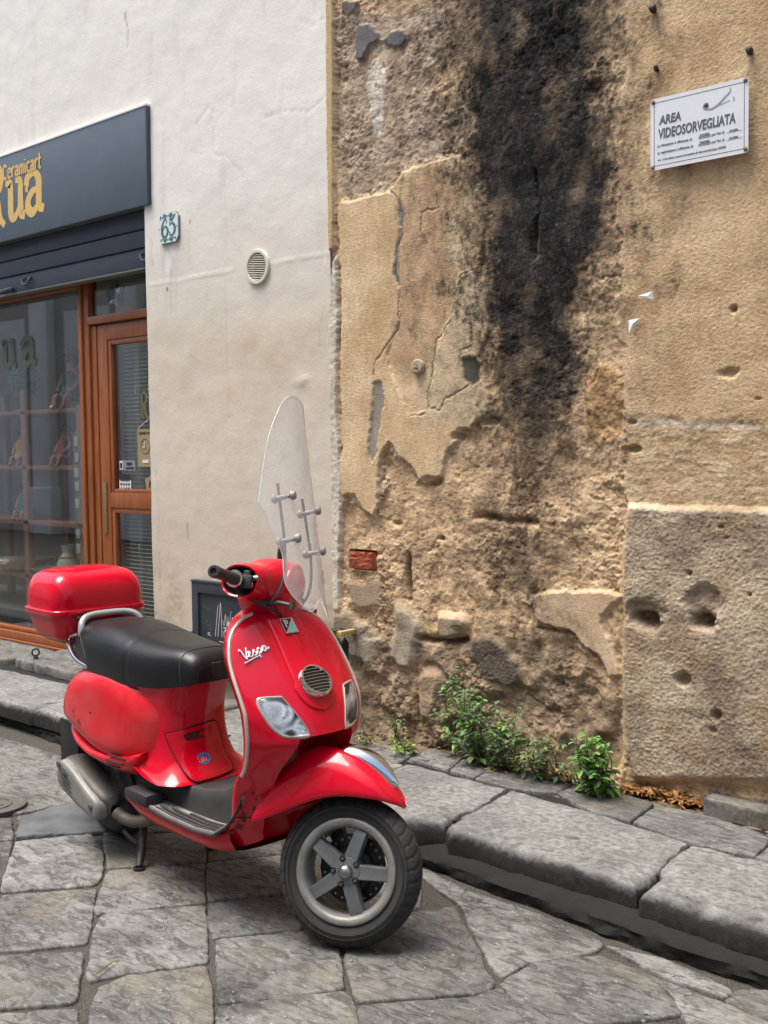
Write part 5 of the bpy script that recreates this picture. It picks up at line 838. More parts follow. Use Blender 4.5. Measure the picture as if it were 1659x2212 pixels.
# iron eye by the step, loose kerb block, small valve cover
b = MB(); b.lathe([(.016, -.004), (.024, -.006), (.026, 0), (.024, .006), (.016, .004)], (-5.90, -.13, .225), (.9, -.4, 0), 20); b.lathe([(.02, 0), (.016, .012), (.012, .03), (.0001, .03)], (-5.90, -.13, .172), (0, 0, 1), 12); b.box((-5.93, -.16, .150), (-5.87, -.11, .172), .004); tag(b.build('iron_eye', M_IRON), 'small iron ring set in the broken doorstep corner', 'ring')
b = slab([(-1.72, .06), (-.9, .05), (-.9, -.085), (-1.715, -.075)], .188, .06, 950, bow=.001, edge=.01, nper=80, rag=.006, tilt=.001); tag(b.build('stone_block', M_PV[0]), 'long low stone block lying against the foot of the ochre wall', 'stone block')
VC = empty('valve_cover', (-4.07, -1.42, .002), 'small round iron valve cover in the road left of the scooter', 'valve cover')
b = MB(); b.lathe([(.135, -.02), (.135, .003), (.12, .005), (.115, .001), (.08, .001), (.078, .005), (.07, .005), (.068, .001), (.0001, .001)], (-4.07, -1.42, .010), (0, 0, 1), 36); b.build('cover', simple('cast_iron', (88, 86, 80), .6, .3, var=.3, vscale=30, bump=.3), VC); b = MB(); b.box((-4.11, -1.45, .008), (-4.03, -1.435, .014), .002); b.box((-4.11, -1.405, .008), (-4.03, -1.39, .014), .002); b.build('rib', bpy.data.materials['cast_iron'], VC)
# ------------------------------------------------------------------ red scooter
def paintmat():
    m = NT('red_paint'); f = m.noise(6, 5, 0.6); d = m.noise(60, 4, 0.7)
    c = m.mix(m.ramp(f, [(0.3, 0.0), (0.7, 1.0)]), (0.50, 0.0012, 0.016, 1), (0.56, 0.0015, 0.020, 1))
    sp = m.ramp(m.noise(140, 2, 0.5), [(0.735, 0.0), (0.76, 1.0)])
    c = m.mix(m.math('MULTIPLY', sp, 0.7), c, (0.05, 0.02, 0.018, 1))
    r = m.ramp(d, [(0.3, 0.24), (0.75, 0.28)])
    return m.pbsdf(c, r, 0, None, Coat_Weight=0.65, Coat_Roughness=0.035, Specular_IOR_Level=0.12)
def dirtypaint():
    m = NT('red_paint_dusty'); f = m.noise(7, 6, 0.7); g = m.noise(55, 5, 0.75)
    c = m.mix(m.math('MULTIPLY', m.ramp(f, [(0.4, 0.0), (0.75, 1.0)]), 0.35), (0.54, 0.003, 0.014, 1), (0.42, 0.11, 0.10, 1))
    sc = m.math('MULTIPLY', m.ramp(g, [(0.66, 0.0), (0.70, 1.0)]), m.ramp(m.noise(5, 3, .5, loc=(2, 1, 4)), [(0.55, 0.0), (0.62, 1.0)]))
    c = m.mix(sc, c, (0.06, 0.035, 0.03, 1))
    return m.pbsdf(c, m.ramp(f, [(0.3, 0.25), (0.75, 0.5)]), 0, None, Coat_Weight=0.4, Coat_Roughness=0.10, Specular_IOR_Level=0.15)
M_RED = paintmat(); M_RED2 = dirtypaint()
M_MAT = simple('rubber_mat', (44, 44, 45), 0.6, var=.45, vscale=14, bump=.25, bscale=250)
M_SEAT = simple('seat_vinyl', (20, 21, 24), 0.36, var=.15, vscale=12, bump=.10, bscale=700, Specular_IOR_Level=.38)
M_TYRE = simple('tyre_rubber', (42, 42, 41), 0.78, var=.35, vscale=18, bump=.3, bscale=160)
M_RIM = simple('wheel_alloy', (112, 118, 120), 0.42, 0.55, var=.16, vscale=14, bump=.1, bscale=200)
M_LIP = simple('rim_lip', (128, 127, 122), 0.5, 0.4, var=.3, vscale=22, bump=.2, bscale=160)
M_STEEL = simple('brushed_steel', (150, 150, 148), 0.35, 1.0, var=.2, vscale=30)
M_GREYPL = simple('grey_plastic', (74, 78, 80), 0.5, var=.15, vscale=20)
M_EXH = simple('silencer_alloy', (126, 126, 122), 0.6, 0.25, var=.32, vscale=10, bump=.25, bscale=140)
M_RUST = simple('pipe_metal', (96, 91, 82), 0.65, 0.4, var=.4, vscale=12, bump=.3, bscale=80)
M_TRIM = simple('edge_trim', (188, 184, 172), 0.35, 0.3, var=.15, vscale=20)
M_DISC = simple('brake_disc', (62, 60, 58), 0.4, 0.8, var=.2, vscale=40)
M_WHITE_EM = simple('silver_badge', (222, 222, 224), 0.25, 0.5)
def glassy(name, tint, rough=0.03, ior=1.45, alpha_mix=None):
    m = NT(name); b = m.n('ShaderNodeBsdfTransparent'); b.inputs[0].default_value = tint
    g = m.n('ShaderNodeBsdfGlossy'); g.inputs['Roughness'].default_value = rough
    lw_ = m.n('ShaderNodeLayerWeight'); lw_.inputs[0].default_value = .5; fr = m.math('ADD', m.math('MULTIPLY', m.math('POWER', lw_.outputs[1], 4.0), .85), ((ior - 1) / (ior + 1)) ** 2).node
    mx = m.n('ShaderNodeMixShader'); m.link(fr.outputs[0], mx.inputs[0]); m.link(b.outputs[0], mx.inputs[1]); m.link(g.outputs[0], mx.inputs[2])
    if alpha_mix:
        d = m.n('ShaderNodeBsdfDiffuse'); d.inputs[0].default_value = alpha_mix[1]; mx2 = m.n('ShaderNodeMixShader'); 
        m.link(m.ramp(m.noise(7, 4, .6), [(0.3, alpha_mix[0] * .6), (0.7, alpha_mix[0] * 1.5)]), mx2.inputs[0])
        m.link(mx.outputs[0], mx2.inputs[1]); m.link(d.outputs[0], mx2.inputs[2]); mx = mx2
    m.link(mx.outputs[0], m.out.inputs[0]); return m.m
M_SCREEN = glassy('windscreen_acrylic', (0.97, 0.97, 0.96, 1), 0.05, 1.36, (0.30, (0.82, 0.82, 0.80, 1)))
M_SCREDGE = glassy('acrylic_edge', (0.85, 0.86, 0.86, 1), 0.1, 1.5, (0.45, (0.85, 0.86, 0.85, 1)))
M_LENS = glassy('clear_lens', (0.93, 0.95, 0.96, 1), 0.03, 1.5)

SCO = empty('scooter', (-2.1138 - .036 - 1.28 * math.cos(R(-5.6)), -1.4083 + .026 - 1.28 * math.sin(R(-5.6)), 0.0), 'red motor scooter with black seat, tall clear windscreen and turned front wheel', 'scooter', rz=R(-5.6))
TH = R(35); A0 = np.array([1.24, 0, .215]); K0 = np.array([-.438, 0, .899]); K0 /= np.linalg.norm(K0)
def steer(P):
    P = np.asarray(P, float) - A0; c, s = math.cos(TH), math.sin(TH)
    return P * c + np.cross(K0, P) * s + np.outer(P @ K0, K0) * (1 - c) + A0
def sb(b, name, mat, parent=SCO, **k): return b.build(name, mat, parent, local=True, **k)

# ---- leg shield with wheel arch
z_s = [.20, .25, .30, .35, .40, .45, .50, .55, .60, .65, .70, .75, .80, .85, .88, .905, .918]
hwf = pchip(z_s, [.140, .158, .168, .175, .182, .188, .195, .202, .207, .209, .209, .207, .200, .182, .160, .125, .085])
xef = pchip(z_s, [.80, .90, .970, .995, 1.008, 1.035, 1.075, 1.098, 1.108, 1.105, 1.082, 1.05, 1.018, .992, .978, .970, .966])
xcf = pchip([.585, .60, .63, .68, .729, .80, .876, .905, .918], [1.214, 1.212, 1.202, 1.176, 1.145, 1.088, 1.024, .996, .978])
arch = pchip([.20, .25, .30, .36, .42, .48, .53, .57, .59], [.985, 1.005, 1.018, 1.040, 1.075, 1.115, 1.155, 1.19, 1.205])
arch = pchip([.20, .22, .25, .295, .323, .372, .402, .462, .532, .575, .59], [1.005, 1.010, 1.018, 1.030, 1.036, 1.057, 1.080, 1.115, 1.168, 1.198, 1.205])
def ya_(z): return 0.120 - 0.025 * float(np.clip((z - .50) / .09, 0, 1))
def xc_(z):
    if z >= .60: return float(xcf(z))
    hw, xe = float(hwf(z)), float(xef(z)); v = xe + (float(arch(min(z, .59))) - xe) / (1 - (min(ya_(z), hw * .62) / hw) ** 2.25); k = float(np.clip((z - .575) / .025, 0, 1)); return v * (1 - k) + 1.212 * k
def shield_pt(z, s):
    """point on the outer skin; s in [-1, 1] from right edge to left edge"""
    hw, xe = float(hwf(z)), float(xef(z)); return np.array([xe + (xc_(z) - xe) * (1 - min(1, abs(s)) ** 2.25), hw * s, z])
zz = np.concatenate([np.linspace(.20, .583, 30), [.588, .594], np.linspace(.602, .90, 30), [.908, .914, .918]])
ss = np.linspace(-1, 1, 45); P = []
for z in zz:
    row = []; hw = float(hwf(z)); ya = min(ya_(z), hw * .62)
    for s in ss:
        a = abs(s); sg = 1 if s > 0 else -1
        if a >= .5: p = shield_pt(z, sg * (ya + (hw - ya) * (a - .5) / .5) / hw); row.append(tuple(p)); continue
        t = (.5 - a) / .5; y = ya * (1 - t)
        if z > .59: row.append(tuple(shield_pt(z, sg * y / hw))); continue
        xa = shield_pt(z, ya / hw)[0]; xb = min(xa - .03, 1.05 - (.58 - z) * .34); tt_ = min(1, t * 3.2)
        row.append((xa + (xb - xa) * tt_, sg * ya * (1 - .12 * tt_ if t < .9 else (1 - t)) if t < .9 else 0.0, z))
    P.append(row)
P = np.array(P)
P[..., 2] += .062 * np.clip((P[..., 0] - .84) / .18, 0, 1) ** 1.8 * np.clip((.31 - P[..., 2]) / .11, 0, 1)
# inner return: rolled edge and the rider-side panel
b = MB(); b.grid(P)
inner = []
for z, row in zip(zz, P):
    hw, xe = float(hwf(z)), float(xef(z)); xi = xe - 0.028
    inner.append([row[0]] + [(xe - .012, -hw - .004, z), (xi, -hw + .004, z)] + [(xi - 0.10 * (1 - (y / max(hw, .01)) ** 2) ** .7 * np.clip((z - .4) / .3, 0, 1), y, z) for y in np.linspace(-hw + .01, hw - .01, 15)] + [(xi, hw - .004, z), (xe - .012, hw + .004, z), row[-1]])
b.grid(np.array(inner))
b.grid(np.array([[P[-1][j] for j in range(45)], [inner[-1][int(round(j / 44 * 20))] for j in range(45)]]))
SHIELD = sb(b, 'leg_shield', M_RED, sharp=50)
# bright trim round the edge
for sgn in (-1, 1):
    pts = [(float(xef(z)) - .003, sgn * (float(hwf(z)) + .002), z) for z in np.linspace(.475, .90, 26)] + [(.968, sgn * .118, .912), (.966, sgn * .085, .921)]
    b = MB(); b.tube(pts, .0055, 8); o = sb(b, 'edge_trim', M_TRIM, SHIELD)
# central raised panel
def panel_w(z): return .055 + .012 * (.90 - z) / .2 if z > .74 else .055 + .0096 + .012 * (.74 - z) / .05 * (1 if z > .7 else 1)
pz = np.linspace(.655, .915, 40); P2 = []
for z in pz:
    w = .056 + .016 * (.915 - z) / .26
    if z < .725: w = min(w + .004, math.sqrt(max(0.0, .072 ** 2 - (.727 - z) ** 2)) + 1e-4)
    row = []
    hw = float(hwf(z))
    for q, off in [(-1, -.004), (-1, .0015), (-.94, .0055)] + [(t, .006) for t in np.linspace(-.86, .86, 12)] + [(.94, .0055), (1, .0015), (1, -.004)]:
        p = shield_pt(z, q * w / hw); row.append(p + np.array([.78, 0, .62]) * off)
    P2.append(row)
b = MB(); b.grid(np.array(P2)); CP = sb(b, 'centre_panel', M_RED, SHIELD, sharp=70)
def on_shield(y, z, off=.008):
    p = shield_pt(z, y / float(hwf(z))); return p + np.array([.78, 0, .62]) * off
def frame_at(y, z):
    e = .004; a = on_shield(y + e, z) - on_shield(y - e, z); c = on_shield(y, z + e) - on_shield(y, z - e); u = a / np.linalg.norm(a); v = c - u * (c @ u); v /= np.linalg.norm(v); n = np.cross(u, v)
    return on_shield(y, z), u, v, n
# horn grille
c, u, v, n = frame_at(0, .729)
u = np.array([0, 1., 0]); n = np.array([.74, 0, .67]); v = np.cross(n, u); c = c + n * .003
b = MB(); b.lathe([(.052, -.02), (.052, .005), (.049, .010), (.0445, .010), (.0425, .003), (.0425, -.012)], c, n, 40); HORN = sb(b, 'horn_grille', M_CHR)
b = MB(); b.lathe([(.046, .0012), (.0001, .0012)], c, n, 30); sb(b, 'grille_recess', M_DARK, HORN)
for k in range(8):
    d = -.036 + k * .0103; L = math.sqrt(.043 ** 2 - d * d)
    b = MB(); b.tube([c + u * t * L + v * d + n * (.0075 - .0025 * t * t) for t in np.linspace(-1, 1, 9)], .0017, 6); sb(b, 'bar', M_CHR, HORN)
# shield badge, hexagon-less square split corner to corner
c, u, v, n = frame_at(0, .876); U = np.array([0, 1., 0]); Vv = np.cross(n, U); Q = .021
b = MB(); b.prism([(-Q - .003, -.026), (Q + .001, -.026), (Q + .003, .026), (-Q - .001, .026)], c, U, Vv, .004); BAD = sb(b, 'badge', M_CHR)
b = MB(); b.prism([(-Q - .001, -.0235), (Q - .001, .0235), (-Q + .001, .0235)], c + n * .0041, U, Vv, .0008); sb(b, 'badge_field', simple('badge_black', (24, 26, 30), .3), BAD)
b = MB(); b.prism([(-Q + .001, -.0238), (Q, -.0238), (Q + .001, .0215)], c + n * .0041, U, Vv, .0008); sb(b, 'badge_field', simple('badge_teal', (126, 170, 166), .35), BAD)
b = MB(); o_ = c + n * .005 + U * -.0135 + Vv * -.006
b.prism([(0, 0), (.0042, 0), (.0042, .026), (0, .026)], o_, U, Vv, .0009)
arc = [(.0042 + .0105 * math.cos(t), .0185 + .0076 * math.sin(t)) for t in np.linspace(-math.pi / 2, math.pi / 2, 10)]; arc2 = [(.0042 + .0062 * math.cos(t), .0185 + .0036 * math.sin(t)) for t in np.linspace(math.pi / 2, -math.pi / 2, 10)]
b.prism(arc + arc2, o_, U, Vv, .0009); sb(b, 'badge_letter', M_WHITE_EM, BAD)
# script lettering from pen strokes laid on a surface
def ribbon(b, fr, pts, w, scale=1.0, t=.0015, sm=5):
    O, U, V, N = fr; pts = catmull(np.array(pts, float) * scale, sm) if sm else np.array(pts) * scale
    b.tube([O + U * p[0] + V * p[1] + N * (t * .5) for p in pts], w, 6, flat=1)
SCRIPT = [[(0, 1.05), (.12, 1.2), (.2, .9), (.25, .35), (.36, .02), (.55, .5), (.8, 1.15)], [(.62, .1), (.8, .35), (.95, .55), (.85, .65), (.75, .4), (.8, .1), (1.0, .05), (1.2, .3)],
          [(1.2, .3), (1.4, .62), (1.45, .35), (1.5, .08), (1.3, .03), (1.25, .1)], [(1.5, .08), (1.7, .3), (1.8, .6), (1.72, -.45)], [(1.8, .45), (1.98, .62), (2.1, .4), (2.0, .08), (1.82, .1)],
          [(2.05, .1), (2.25, .3), (2.4, .58), (2.65, .6)], [(2.62, .55), (2.4, .45), (2.32, .15), (2.5, .05), (2.68, .5), (2.7, .12), (2.95, .25)], [(.1, -.32), (1.0, -.22), (1.7, -.18)], [(-.05, -.36), (.1, -.28)]]
c, u, v, n = frame_at(-.13, .82)
u2 = u * math.cos(R(20)) + v * math.sin(R(20)); v2 = np.cross(n, u2)
b = MB()
for st in SCRIPT: ribbon(b, (c - n * .006 - u * .042 - v * .022, u2, v2, n), st, .0026, .029)
sb(b, 'name_script', M_WHITE_EM)
# panel seams
for sg in (-1, 1):
    b = MB(); b.tube([shield_pt(.335, sg * t) + np.array([.0004, -.0004 if sg < 0 else .0004, 0]) for t in np.linspace(.74, .995, 12)], .0016, 5); sb(b, 'panel_seam', M_DARK, SHIELD)
b = MB(); r_ = random.Random(21)
for i in range(16):
    z = r_.uniform(.27, .42); t = -r_.uniform(.78, .98); p = shield_pt(z, t); s_ = r_.uniform(.002, .006); k = 7
    ring = [shield_pt(z + s_ * 1.6 * math.sin(a) * r_.uniform(.5, 1.3), max(-.999, t + s_ / .18 * math.cos(a) * r_.uniform(.4, 1.2))) + np.array([.001, -.0012, 0]) for a in np.linspace(0, 6.283, k, endpoint=False)]
    b.add(ring + [shield_pt(z, t) + np.array([.001, -.0014, 0])], [(j, (j + 1) % k, k) for j in range(k)])
tag(sb(b, 'paint_chip', simple('bare_chip_rust', (70, 48, 40), .75), SHIELD), kind='stuff')
def reflmat():
    m = NT('reflector'); f = m.noise(13, 1, .4, stretch=(.5, 1, 1.2), dist=.8); c = m.ramp(f, [(.38, (.03, .03, .035, 1)), (.47, (.45, .46, .47, 1)), (.54, (.88, .89, .90, 1)), (.62, (.12, .12, .13, 1))])  # bright and dark reflection streaks painted into the base colour
    return m.pbsdf(c, .15, .5, m.bump(m.noise(90, 2, .5, stretch=(1, 3, 1)), .5, .004))
# front indicators
for sg in (-1, 1):
    ol = [(.086, .706), (.140, .704), (.128, .688), (.080, .640), (.066, .608), (.072, .600), (.128, .597), (.150, .606), (.168, .636), (.172, .672), (.166, .698)]
    ol = [(.120, .704), (.165, .704), (.176, .696), (.176, .672), (.163, .634), (.144, .608), (.124, .598), (.075, .596), (.069, .603), (.074, .622), (.098, .672), (.112, .698)]
    lo = loopcat(ol, 4); cc = lo.mean(0)
    rim, inn, lens = [], [], []
    for q in lo:
        def pt(k, off): p = cc + (q - cc) * k; return on_shield(sg * p[0], p[1], off)
        rim.append([pt(1.06, -.006), pt(1.05, .002), pt(1.0, .0045), pt(.95, .003)]); inn.append([pt(.96, .003), pt(.92, .0012), pt(.5, .001), pt(.05, .001)]); lens.append([pt(.96, .003), pt(.9, .006), pt(.5, .011), pt(.02, .011)])
    b = MB(); b.grid(np.array(rim), cu=True); IND = sb(b, 'front_indicator', M_TRIM)
    b = MB(); b.grid(np.array(inn), cu=True); sb(b, 'reflector', reflmat() if sg < 0 else bpy.data.materials['reflector'], IND)
    b = MB(); b.grid(np.array(lens), cu=True); sb(b, 'lens', M_LENS, IND)
    b = MB(); p0 = on_shield(sg * .118, .608, .007); b.lathe([(.006, 0), (.006, .004), (.0001, .004)], p0, (.74, 0, .67), 12); sb(b, 'screw', M_BLK, IND)

# ---- underbody with sills
xs_ = np.linspace(.385, .935, 26); P = []
for x in xs_:
    zt = float(np.interp(x, [.38, .44, .5, .65, .80, .90, .96, 1.0], [.276, .270, .266, .254, .252, .262, .298, .33])); zb = float(np.interp(x, [.38, .45, .55, .75, .9, .97, 1.0], [.245, .205, .195, .192, .198, .215, .235]))
    hw = float(np.interp(x, [.38, .5, .85, .935], [.196, .197, .190, .160])); r = []
    for y, z in [(-hw + .02, zt), (-hw + .004, zt - .002), (-hw, zt - .010), (-hw + .004, (zt + zb) / 2), (-hw + .022, zb + .008), (-hw + .05, zb), (-.06, zb - .004), (0, zb - .005)]: r.append((x, y, z))
    r += [(x, -y, z) for (x, y, z) in reversed(r[:-1])]; P.append(r)
b = MB(); b.grid(np.array(P)); b.add([P[0][i] for i in range(15)], [tuple(range(15))]); SILL = sb(b, 'sill', M_RED2, sharp=50)
b = MB(); b.tube([(.60, -.02, .19), (.60, -.03, .155), (.63, -.05, .14), (.66, -.05, .155), (.665, -.04, .19)], .007, 8, smooth=5); sb(b, 'tie_hook', M_RED2, SILL)
# ---- footboard mats
def flz(x): return np.interp(x, [.36, .44, .5, .65, .80, .90, .96, 1.0, 1.035], [.285, .279, .273, .262, .260, .270, .308, .352, .415])
def fhw(x): return np.interp(x, [.36, .40, .5, .9, .97, 1.03], [.15, .199, .201, .195, .185, .178])
def tunz(x): return np.interp(x, [.36, .5, .6, .7, .8, .86, .9, .97, 1.03], [.335, .338, .338, .342, .36, .39, .42, .47, .53])
def hwid(x): return float(np.interp(x, [.36, .55, .80], [.145, .128, .110]))
M_FLOOR = simple('worn_floor_grey', (128, 126, 120), 0.55, var=.3, vscale=16, bump=.25, bscale=250)
for sg in (-1, 1):
    P = []
    for x in np.linspace(.362, 1.03, 60):
        z0 = float(flz(x)); hw = float(fhw(x)); P.append([(x, sg * y, z0 + (-.012 if k == 0 else .004 if k < 3 else 0)) for k, y in enumerate([hw, hw - .002, hw - .008, hw - .012] + list(np.linspace(hw - .02, hwid(x) - .006, 8)))])
    b = MB(); b.grid(np.array(P)); FLO = sb(b, 'foot_board', M_FLOOR, sharp=60)
    for yc, xa, xb_ in ((.186, .56, .955), (.168, .56, .94), (.150, .60, .93), (.133, .68, .92)):
        b = MB(); xs3 = np.linspace(xa, xb_, 14); b.tube([(x, sg * min(yc, float(fhw(x)) - .012), float(flz(x)) + .002) for x in xs3], [.002] + [.0062] * 12 + [.002], 8); sb(b, 'tread_rib', M_BLK, FLO)
P = []
for x in np.linspace(.362, 1.03, 60):
    z0, w, zt0 = float(flz(x)), hwid(x), float(tunz(x)); row = []
    for y in np.linspace(-1, 1, 33):
        t = np.clip((1 - abs(y)) / .22, 0, 1); t = t * t * (3 - 2 * t); row.append((x, y * w, z0 - .004 + (zt0 - z0) * t))
    P.append(row)
b = MB(); b.grid(np.array(P)); MATP = sb(b, 'centre_tunnel', M_MAT, sharp=60)
b = MB(); b.tube([(x, -float(fhw(x)) - .002, float(flz(x)) - .006) for x in np.linspace(.39, 1.03, 40)], .0042, 6); sb(b, 'mat_edge', M_BLK, MATP)
for sg in (-1, 1):
    b = MB(); b.box((.405, min(sg * .145, sg * .212), .270), (.545, max(sg * .145, sg * .212), .306), .012); sb(b, 'passenger_footrest', M_BLK)

# ---- rear body
zt_ = [.335, .36, .40, .45, .50, .55, .60, .64, .68, .70]
ff = pchip(zt_, [.625, .612, .592, .578, .570, .572, .585, .598, .606, .606]); rf = pchip(zt_, [.26, .09, -.10, -.20, -.195, -.175, -.14, -.12, -.10, -.09])
swf = pchip(zt_, [1.12, 1.08, 1.02, .98, .95, .93, .92, .92, .90, .86])
wprof = pchip([0, .02, .06, .14, .28, .45, .60, .74, .86, .93, .975, 1], [0, .045, .080, .118, .150, .163, .163, .155, .140, .122, .085, 0])
P = []
def zcut(x): return .337 + .035 * float(np.clip((.56 - x) / .14, 0, 1))
ta = np.concatenate([[0, .004, .012, .025, .045], np.linspace(.07, .93, 30), [.95, .97, .983, .992, .998, 1]])
for z in np.linspace(.335, .70, 34):
    r0, f0, k = float(rf(z)), float(ff(z)), float(swf(z)); ring = [(r0 + (f0 - r0) * t, -float(wprof(t)) * k, max(z, zcut(r0 + (f0 - r0) * t))) for t in ta]; ring += [(x, -y, z) for x, y, z in reversed(ring[1:-1])]; P.append(ring)
b = MB(); b.grid(np.array(P), cv=True); b.add([P[-1][i] for i in range(len(P[-1]))], [tuple(range(len(P[-1])))]); BODY = sb(b, 'rear_body', M_RED, sharp=60)
def bodyw(x, z):
    z = float(np.clip(z, .335, .70)); r0, f0 = float(rf(z)), float(ff(z)); return float(wprof(np.clip((x - r0) / (f0 - r0), 0.0, 1))) * float(swf(z))
# flared foot of the body above the mat
P = []
for t in np.linspace(0, 1, 12):
    z = .335 + .085 * t; fl = .034 * (1 - t) ** 2.2; row = []
    for s in np.linspace(0, 1, 31):
        a = (s - .5) * 2; row.append((.40 + .0 * s, 0, z))
    r0 = .36; f0 = float(ff(z)); k = float(swf(z)); pts = []
    for q in ta[12:]:
        x = float(rf(z)) + (f0 - float(rf(z))) * q
        if x < .40: continue
        w = float(wprof(q)) * k; pts.append((x, w))
    xs2 = np.linspace(.42, f0, 26) ; w2 = np.array([bodyw(x, z) for x in xs2]); w2[-1] = 0
    tang = np.clip((xs2 - .42) / .12, 0, 1)
    right = [(x + fl * .55 * max(0, (x - .5) / (f0 - .5)) ** 2, -(w + fl * .30 * np.clip((x - .43) / .10, 0, 1)) - .002, z) for x, w in zip(xs2, w2)]
    right[-1] = (f0 + fl * .6 + .002, 0, z)
    right = [(x, y, max(z_, zcut(x))) for x, y, z_ in right]; P.append(right + [(x, -y, z) for x, y, z in reversed(right[:-1])])
b = MB(); b.grid(np.array(P)); sb(b, 'body_foot', M_RED, sharp=70)
# inspection hatch on the body front
def frontpt(y, z, off):
    lo, hi = .3, float(ff(z))
    for _ in range(30):
        m_ = (lo + hi) / 2
        if bodyw(m_, z) > abs(y): lo = m_
        else: hi = m_
    p = np.array([lo, y, z]); fl = .03 * max(0, (.42 - z) / .085) ** 2.2 if z < .42 else 0
    nx = np.array([1, y * 3.2, 0]); nx /= np.linalg.norm(nx); return p + nx * (off + fl)
hol = loopcat([(-.118, .475), (-.108, .492), (-.06, .502), (.02, .512), (.048, .505), (.060, .478), (.070, .40), (.072, .362), (.05, .352), (-.05, .345), (-.082, .350), (-.100, .385)], 4)
cc = hol.mean(0); g = []
for q in hol: g.append([frontpt(*(cc + (q - cc) * k), o_) for k, o_ in ((1.0, -.002), (1.0, .0035), (.97, .0055), (.8, .0058), (.5, .0058), (.2, .0058), (.02, .0058))])
b = MB(); b.grid(np.array(g), cu=True); HAT = sb(b, 'battery_hatch', M_RED)
b = MB(); hs = loopcat([(-.075, .478), (-.07, .486), (-.01, .493), (.02, .495), (.018, .478), (.01, .470), (-.06, .462), (-.07, .466)], 3); c2 = hs.mean(0)
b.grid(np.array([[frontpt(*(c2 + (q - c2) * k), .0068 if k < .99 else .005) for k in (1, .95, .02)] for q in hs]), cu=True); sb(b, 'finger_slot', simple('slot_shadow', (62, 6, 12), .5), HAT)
b = MB(); b.tube([frontpt(y, z, .0035) for y, z in np.vstack([hol, hol[:1]])], .0022, 5); sb(b, 'hatch_seam', M_DARK, HAT)
sp = np.array([-.022, .402]); b = MB(); b.grid(np.array([[frontpt(*(sp + np.array([.024 * k * math.cos(t), .018 * k * math.sin(t)])), .0066) for k in (1, .5, .02)] for t in np.linspace(0, 2 * math.pi, 28, endpoint=False)]), cu=True); STK = sb(b, 'oval_sticker', simple('sticker_blue', (34, 88, 160), .4, var=.2, vscale=90), HAT)
b = MB()
for t in np.linspace(0, 2 * math.pi, 12, endpoint=False):
    b.grid(np.array([[frontpt(*(sp + np.array([.0195 * math.cos(t) + .002 * math.cos(s_), .0142 * math.sin(t) + .002 * math.sin(s_)])), .0074) for k in (1,)] + [frontpt(*(sp + np.array([.0195 * math.cos(t), .0142 * math.sin(t)])), .0075)] for s_ in np.linspace(0, 6.283, 7, endpoint=False)]), cu=True)
for dx, h_ in ((-.009, .012), (-.002, .018), (.006, .012)): b.grid(np.array([[frontpt(*(sp + np.array([dx - .003, -.009])), .0074), frontpt(*(sp + np.array([dx + .003, -.009])), .0074)], [frontpt(*(sp + np.array([dx, -.009 + h_])), .0074), frontpt(*(sp + np.array([dx + .001, -.009 + h_])), .0074)]]))
sb(b, 'sticker_print', M_WHITE_EM, STK)

# ---- bulged side cowls
co = loopcat([(-.225, .455), (-.215, .520), (-.15, .580), (-.03, .624), (.12, .646), (.26, .645), (.37, .620), (.44, .580), (.475, .530), (.472, .470), (.445, .415), (.36, .388), (.27, .374), (.14, .371), (.04, .383), (-.07, .410), (-.19, .432)], 4)
for sg in (-1, 1):
    cc = np.array([.15, .505]); g = []
    for q in co:
        row = []
        for k in (1.07, 1.05, 1.03, 1.01, .99, .965, .935, .90, .86, .80, .72, .6, .45, .25, .02):
            p = cc + (q - cc) * k; bul = max(0., 1 - (k / 1.07) ** 6.0) ** 1.15
            base = bodyw(p[0], p[1]); base = max(base, .055 + .10 * (1 - k)) if base < .06 else base
            full = .158 + .0 * p[0]; y = (base - .003) + bul * (.040 + .50 * max(0, .155 - base)); row.append((p[0], sg * y, p[1]))
        g.append(row)
    b = MB(); b.grid(np.array(g), cu=True); o = sb(b, 'side_cowl', M_RED2 if sg < 0 else M_RED, sharp=80)
    if sg < 0: COWL = o; COWLG = np.array(g)
def cowlpt(x, z, off=.002):
    V = COWLG.reshape(-1, 3); d = (V[:, 0] - x) ** 2 + (V[:, 2] - z) ** 2; i = np.argsort(d)[:4]; w = 1 / (d[i] + 1e-7); return np.array([x, (V[i, 1] * w).sum() / w.sum() - off, z])
# dent scrapes and the small model script at the tail
b = MB()
fr = (cowlpt(-.17, .470, .003), np.array([.93, -.33, -.16]), np.array([.16, 0, .98]), np.array([-.35, -.93, 0]))
for x0, n_ in ((0, 2), (.011, 3), (.022, 2), (.033, 3), (.044, 2), (.055, 3)):
    for k in range(n_): ribbon(b, fr, [(x0, .012 * (k - 1) * .5), (x0 + .004, .008 * (1 - k)), (x0 + .008, .004 * (k - 1))], .0014, 1, sm=3)
sb(b, 'model_script', M_DARK, COWL)
b = MB(); r_ = random.Random(3)
for (x, z, s) in [(.06, .462, .009), (.075, .455, .006), (.012, .49, .007), (.02, .47, .004), (.09, .43, .004), (.10, .41, .003), (.03, .50, .003), (.11, .47, .003)]:
    c_ = cowlpt(x, z, .0015); k = 9; ring = [cowlpt(x + s * r_.uniform(.5, 1.2) * math.cos(t) * .7, z + s * r_.uniform(.5, 1.3) * math.sin(t), .0015) for t in np.linspace(0, 6.283, k, endpoint=False)]
    b.add(ring + [c_], [(i, (i + 1) % k, k) for i in range(k)])
sb(b, 'paint_chip', simple('bare_chip', (66, 48, 40), .7), COWL)
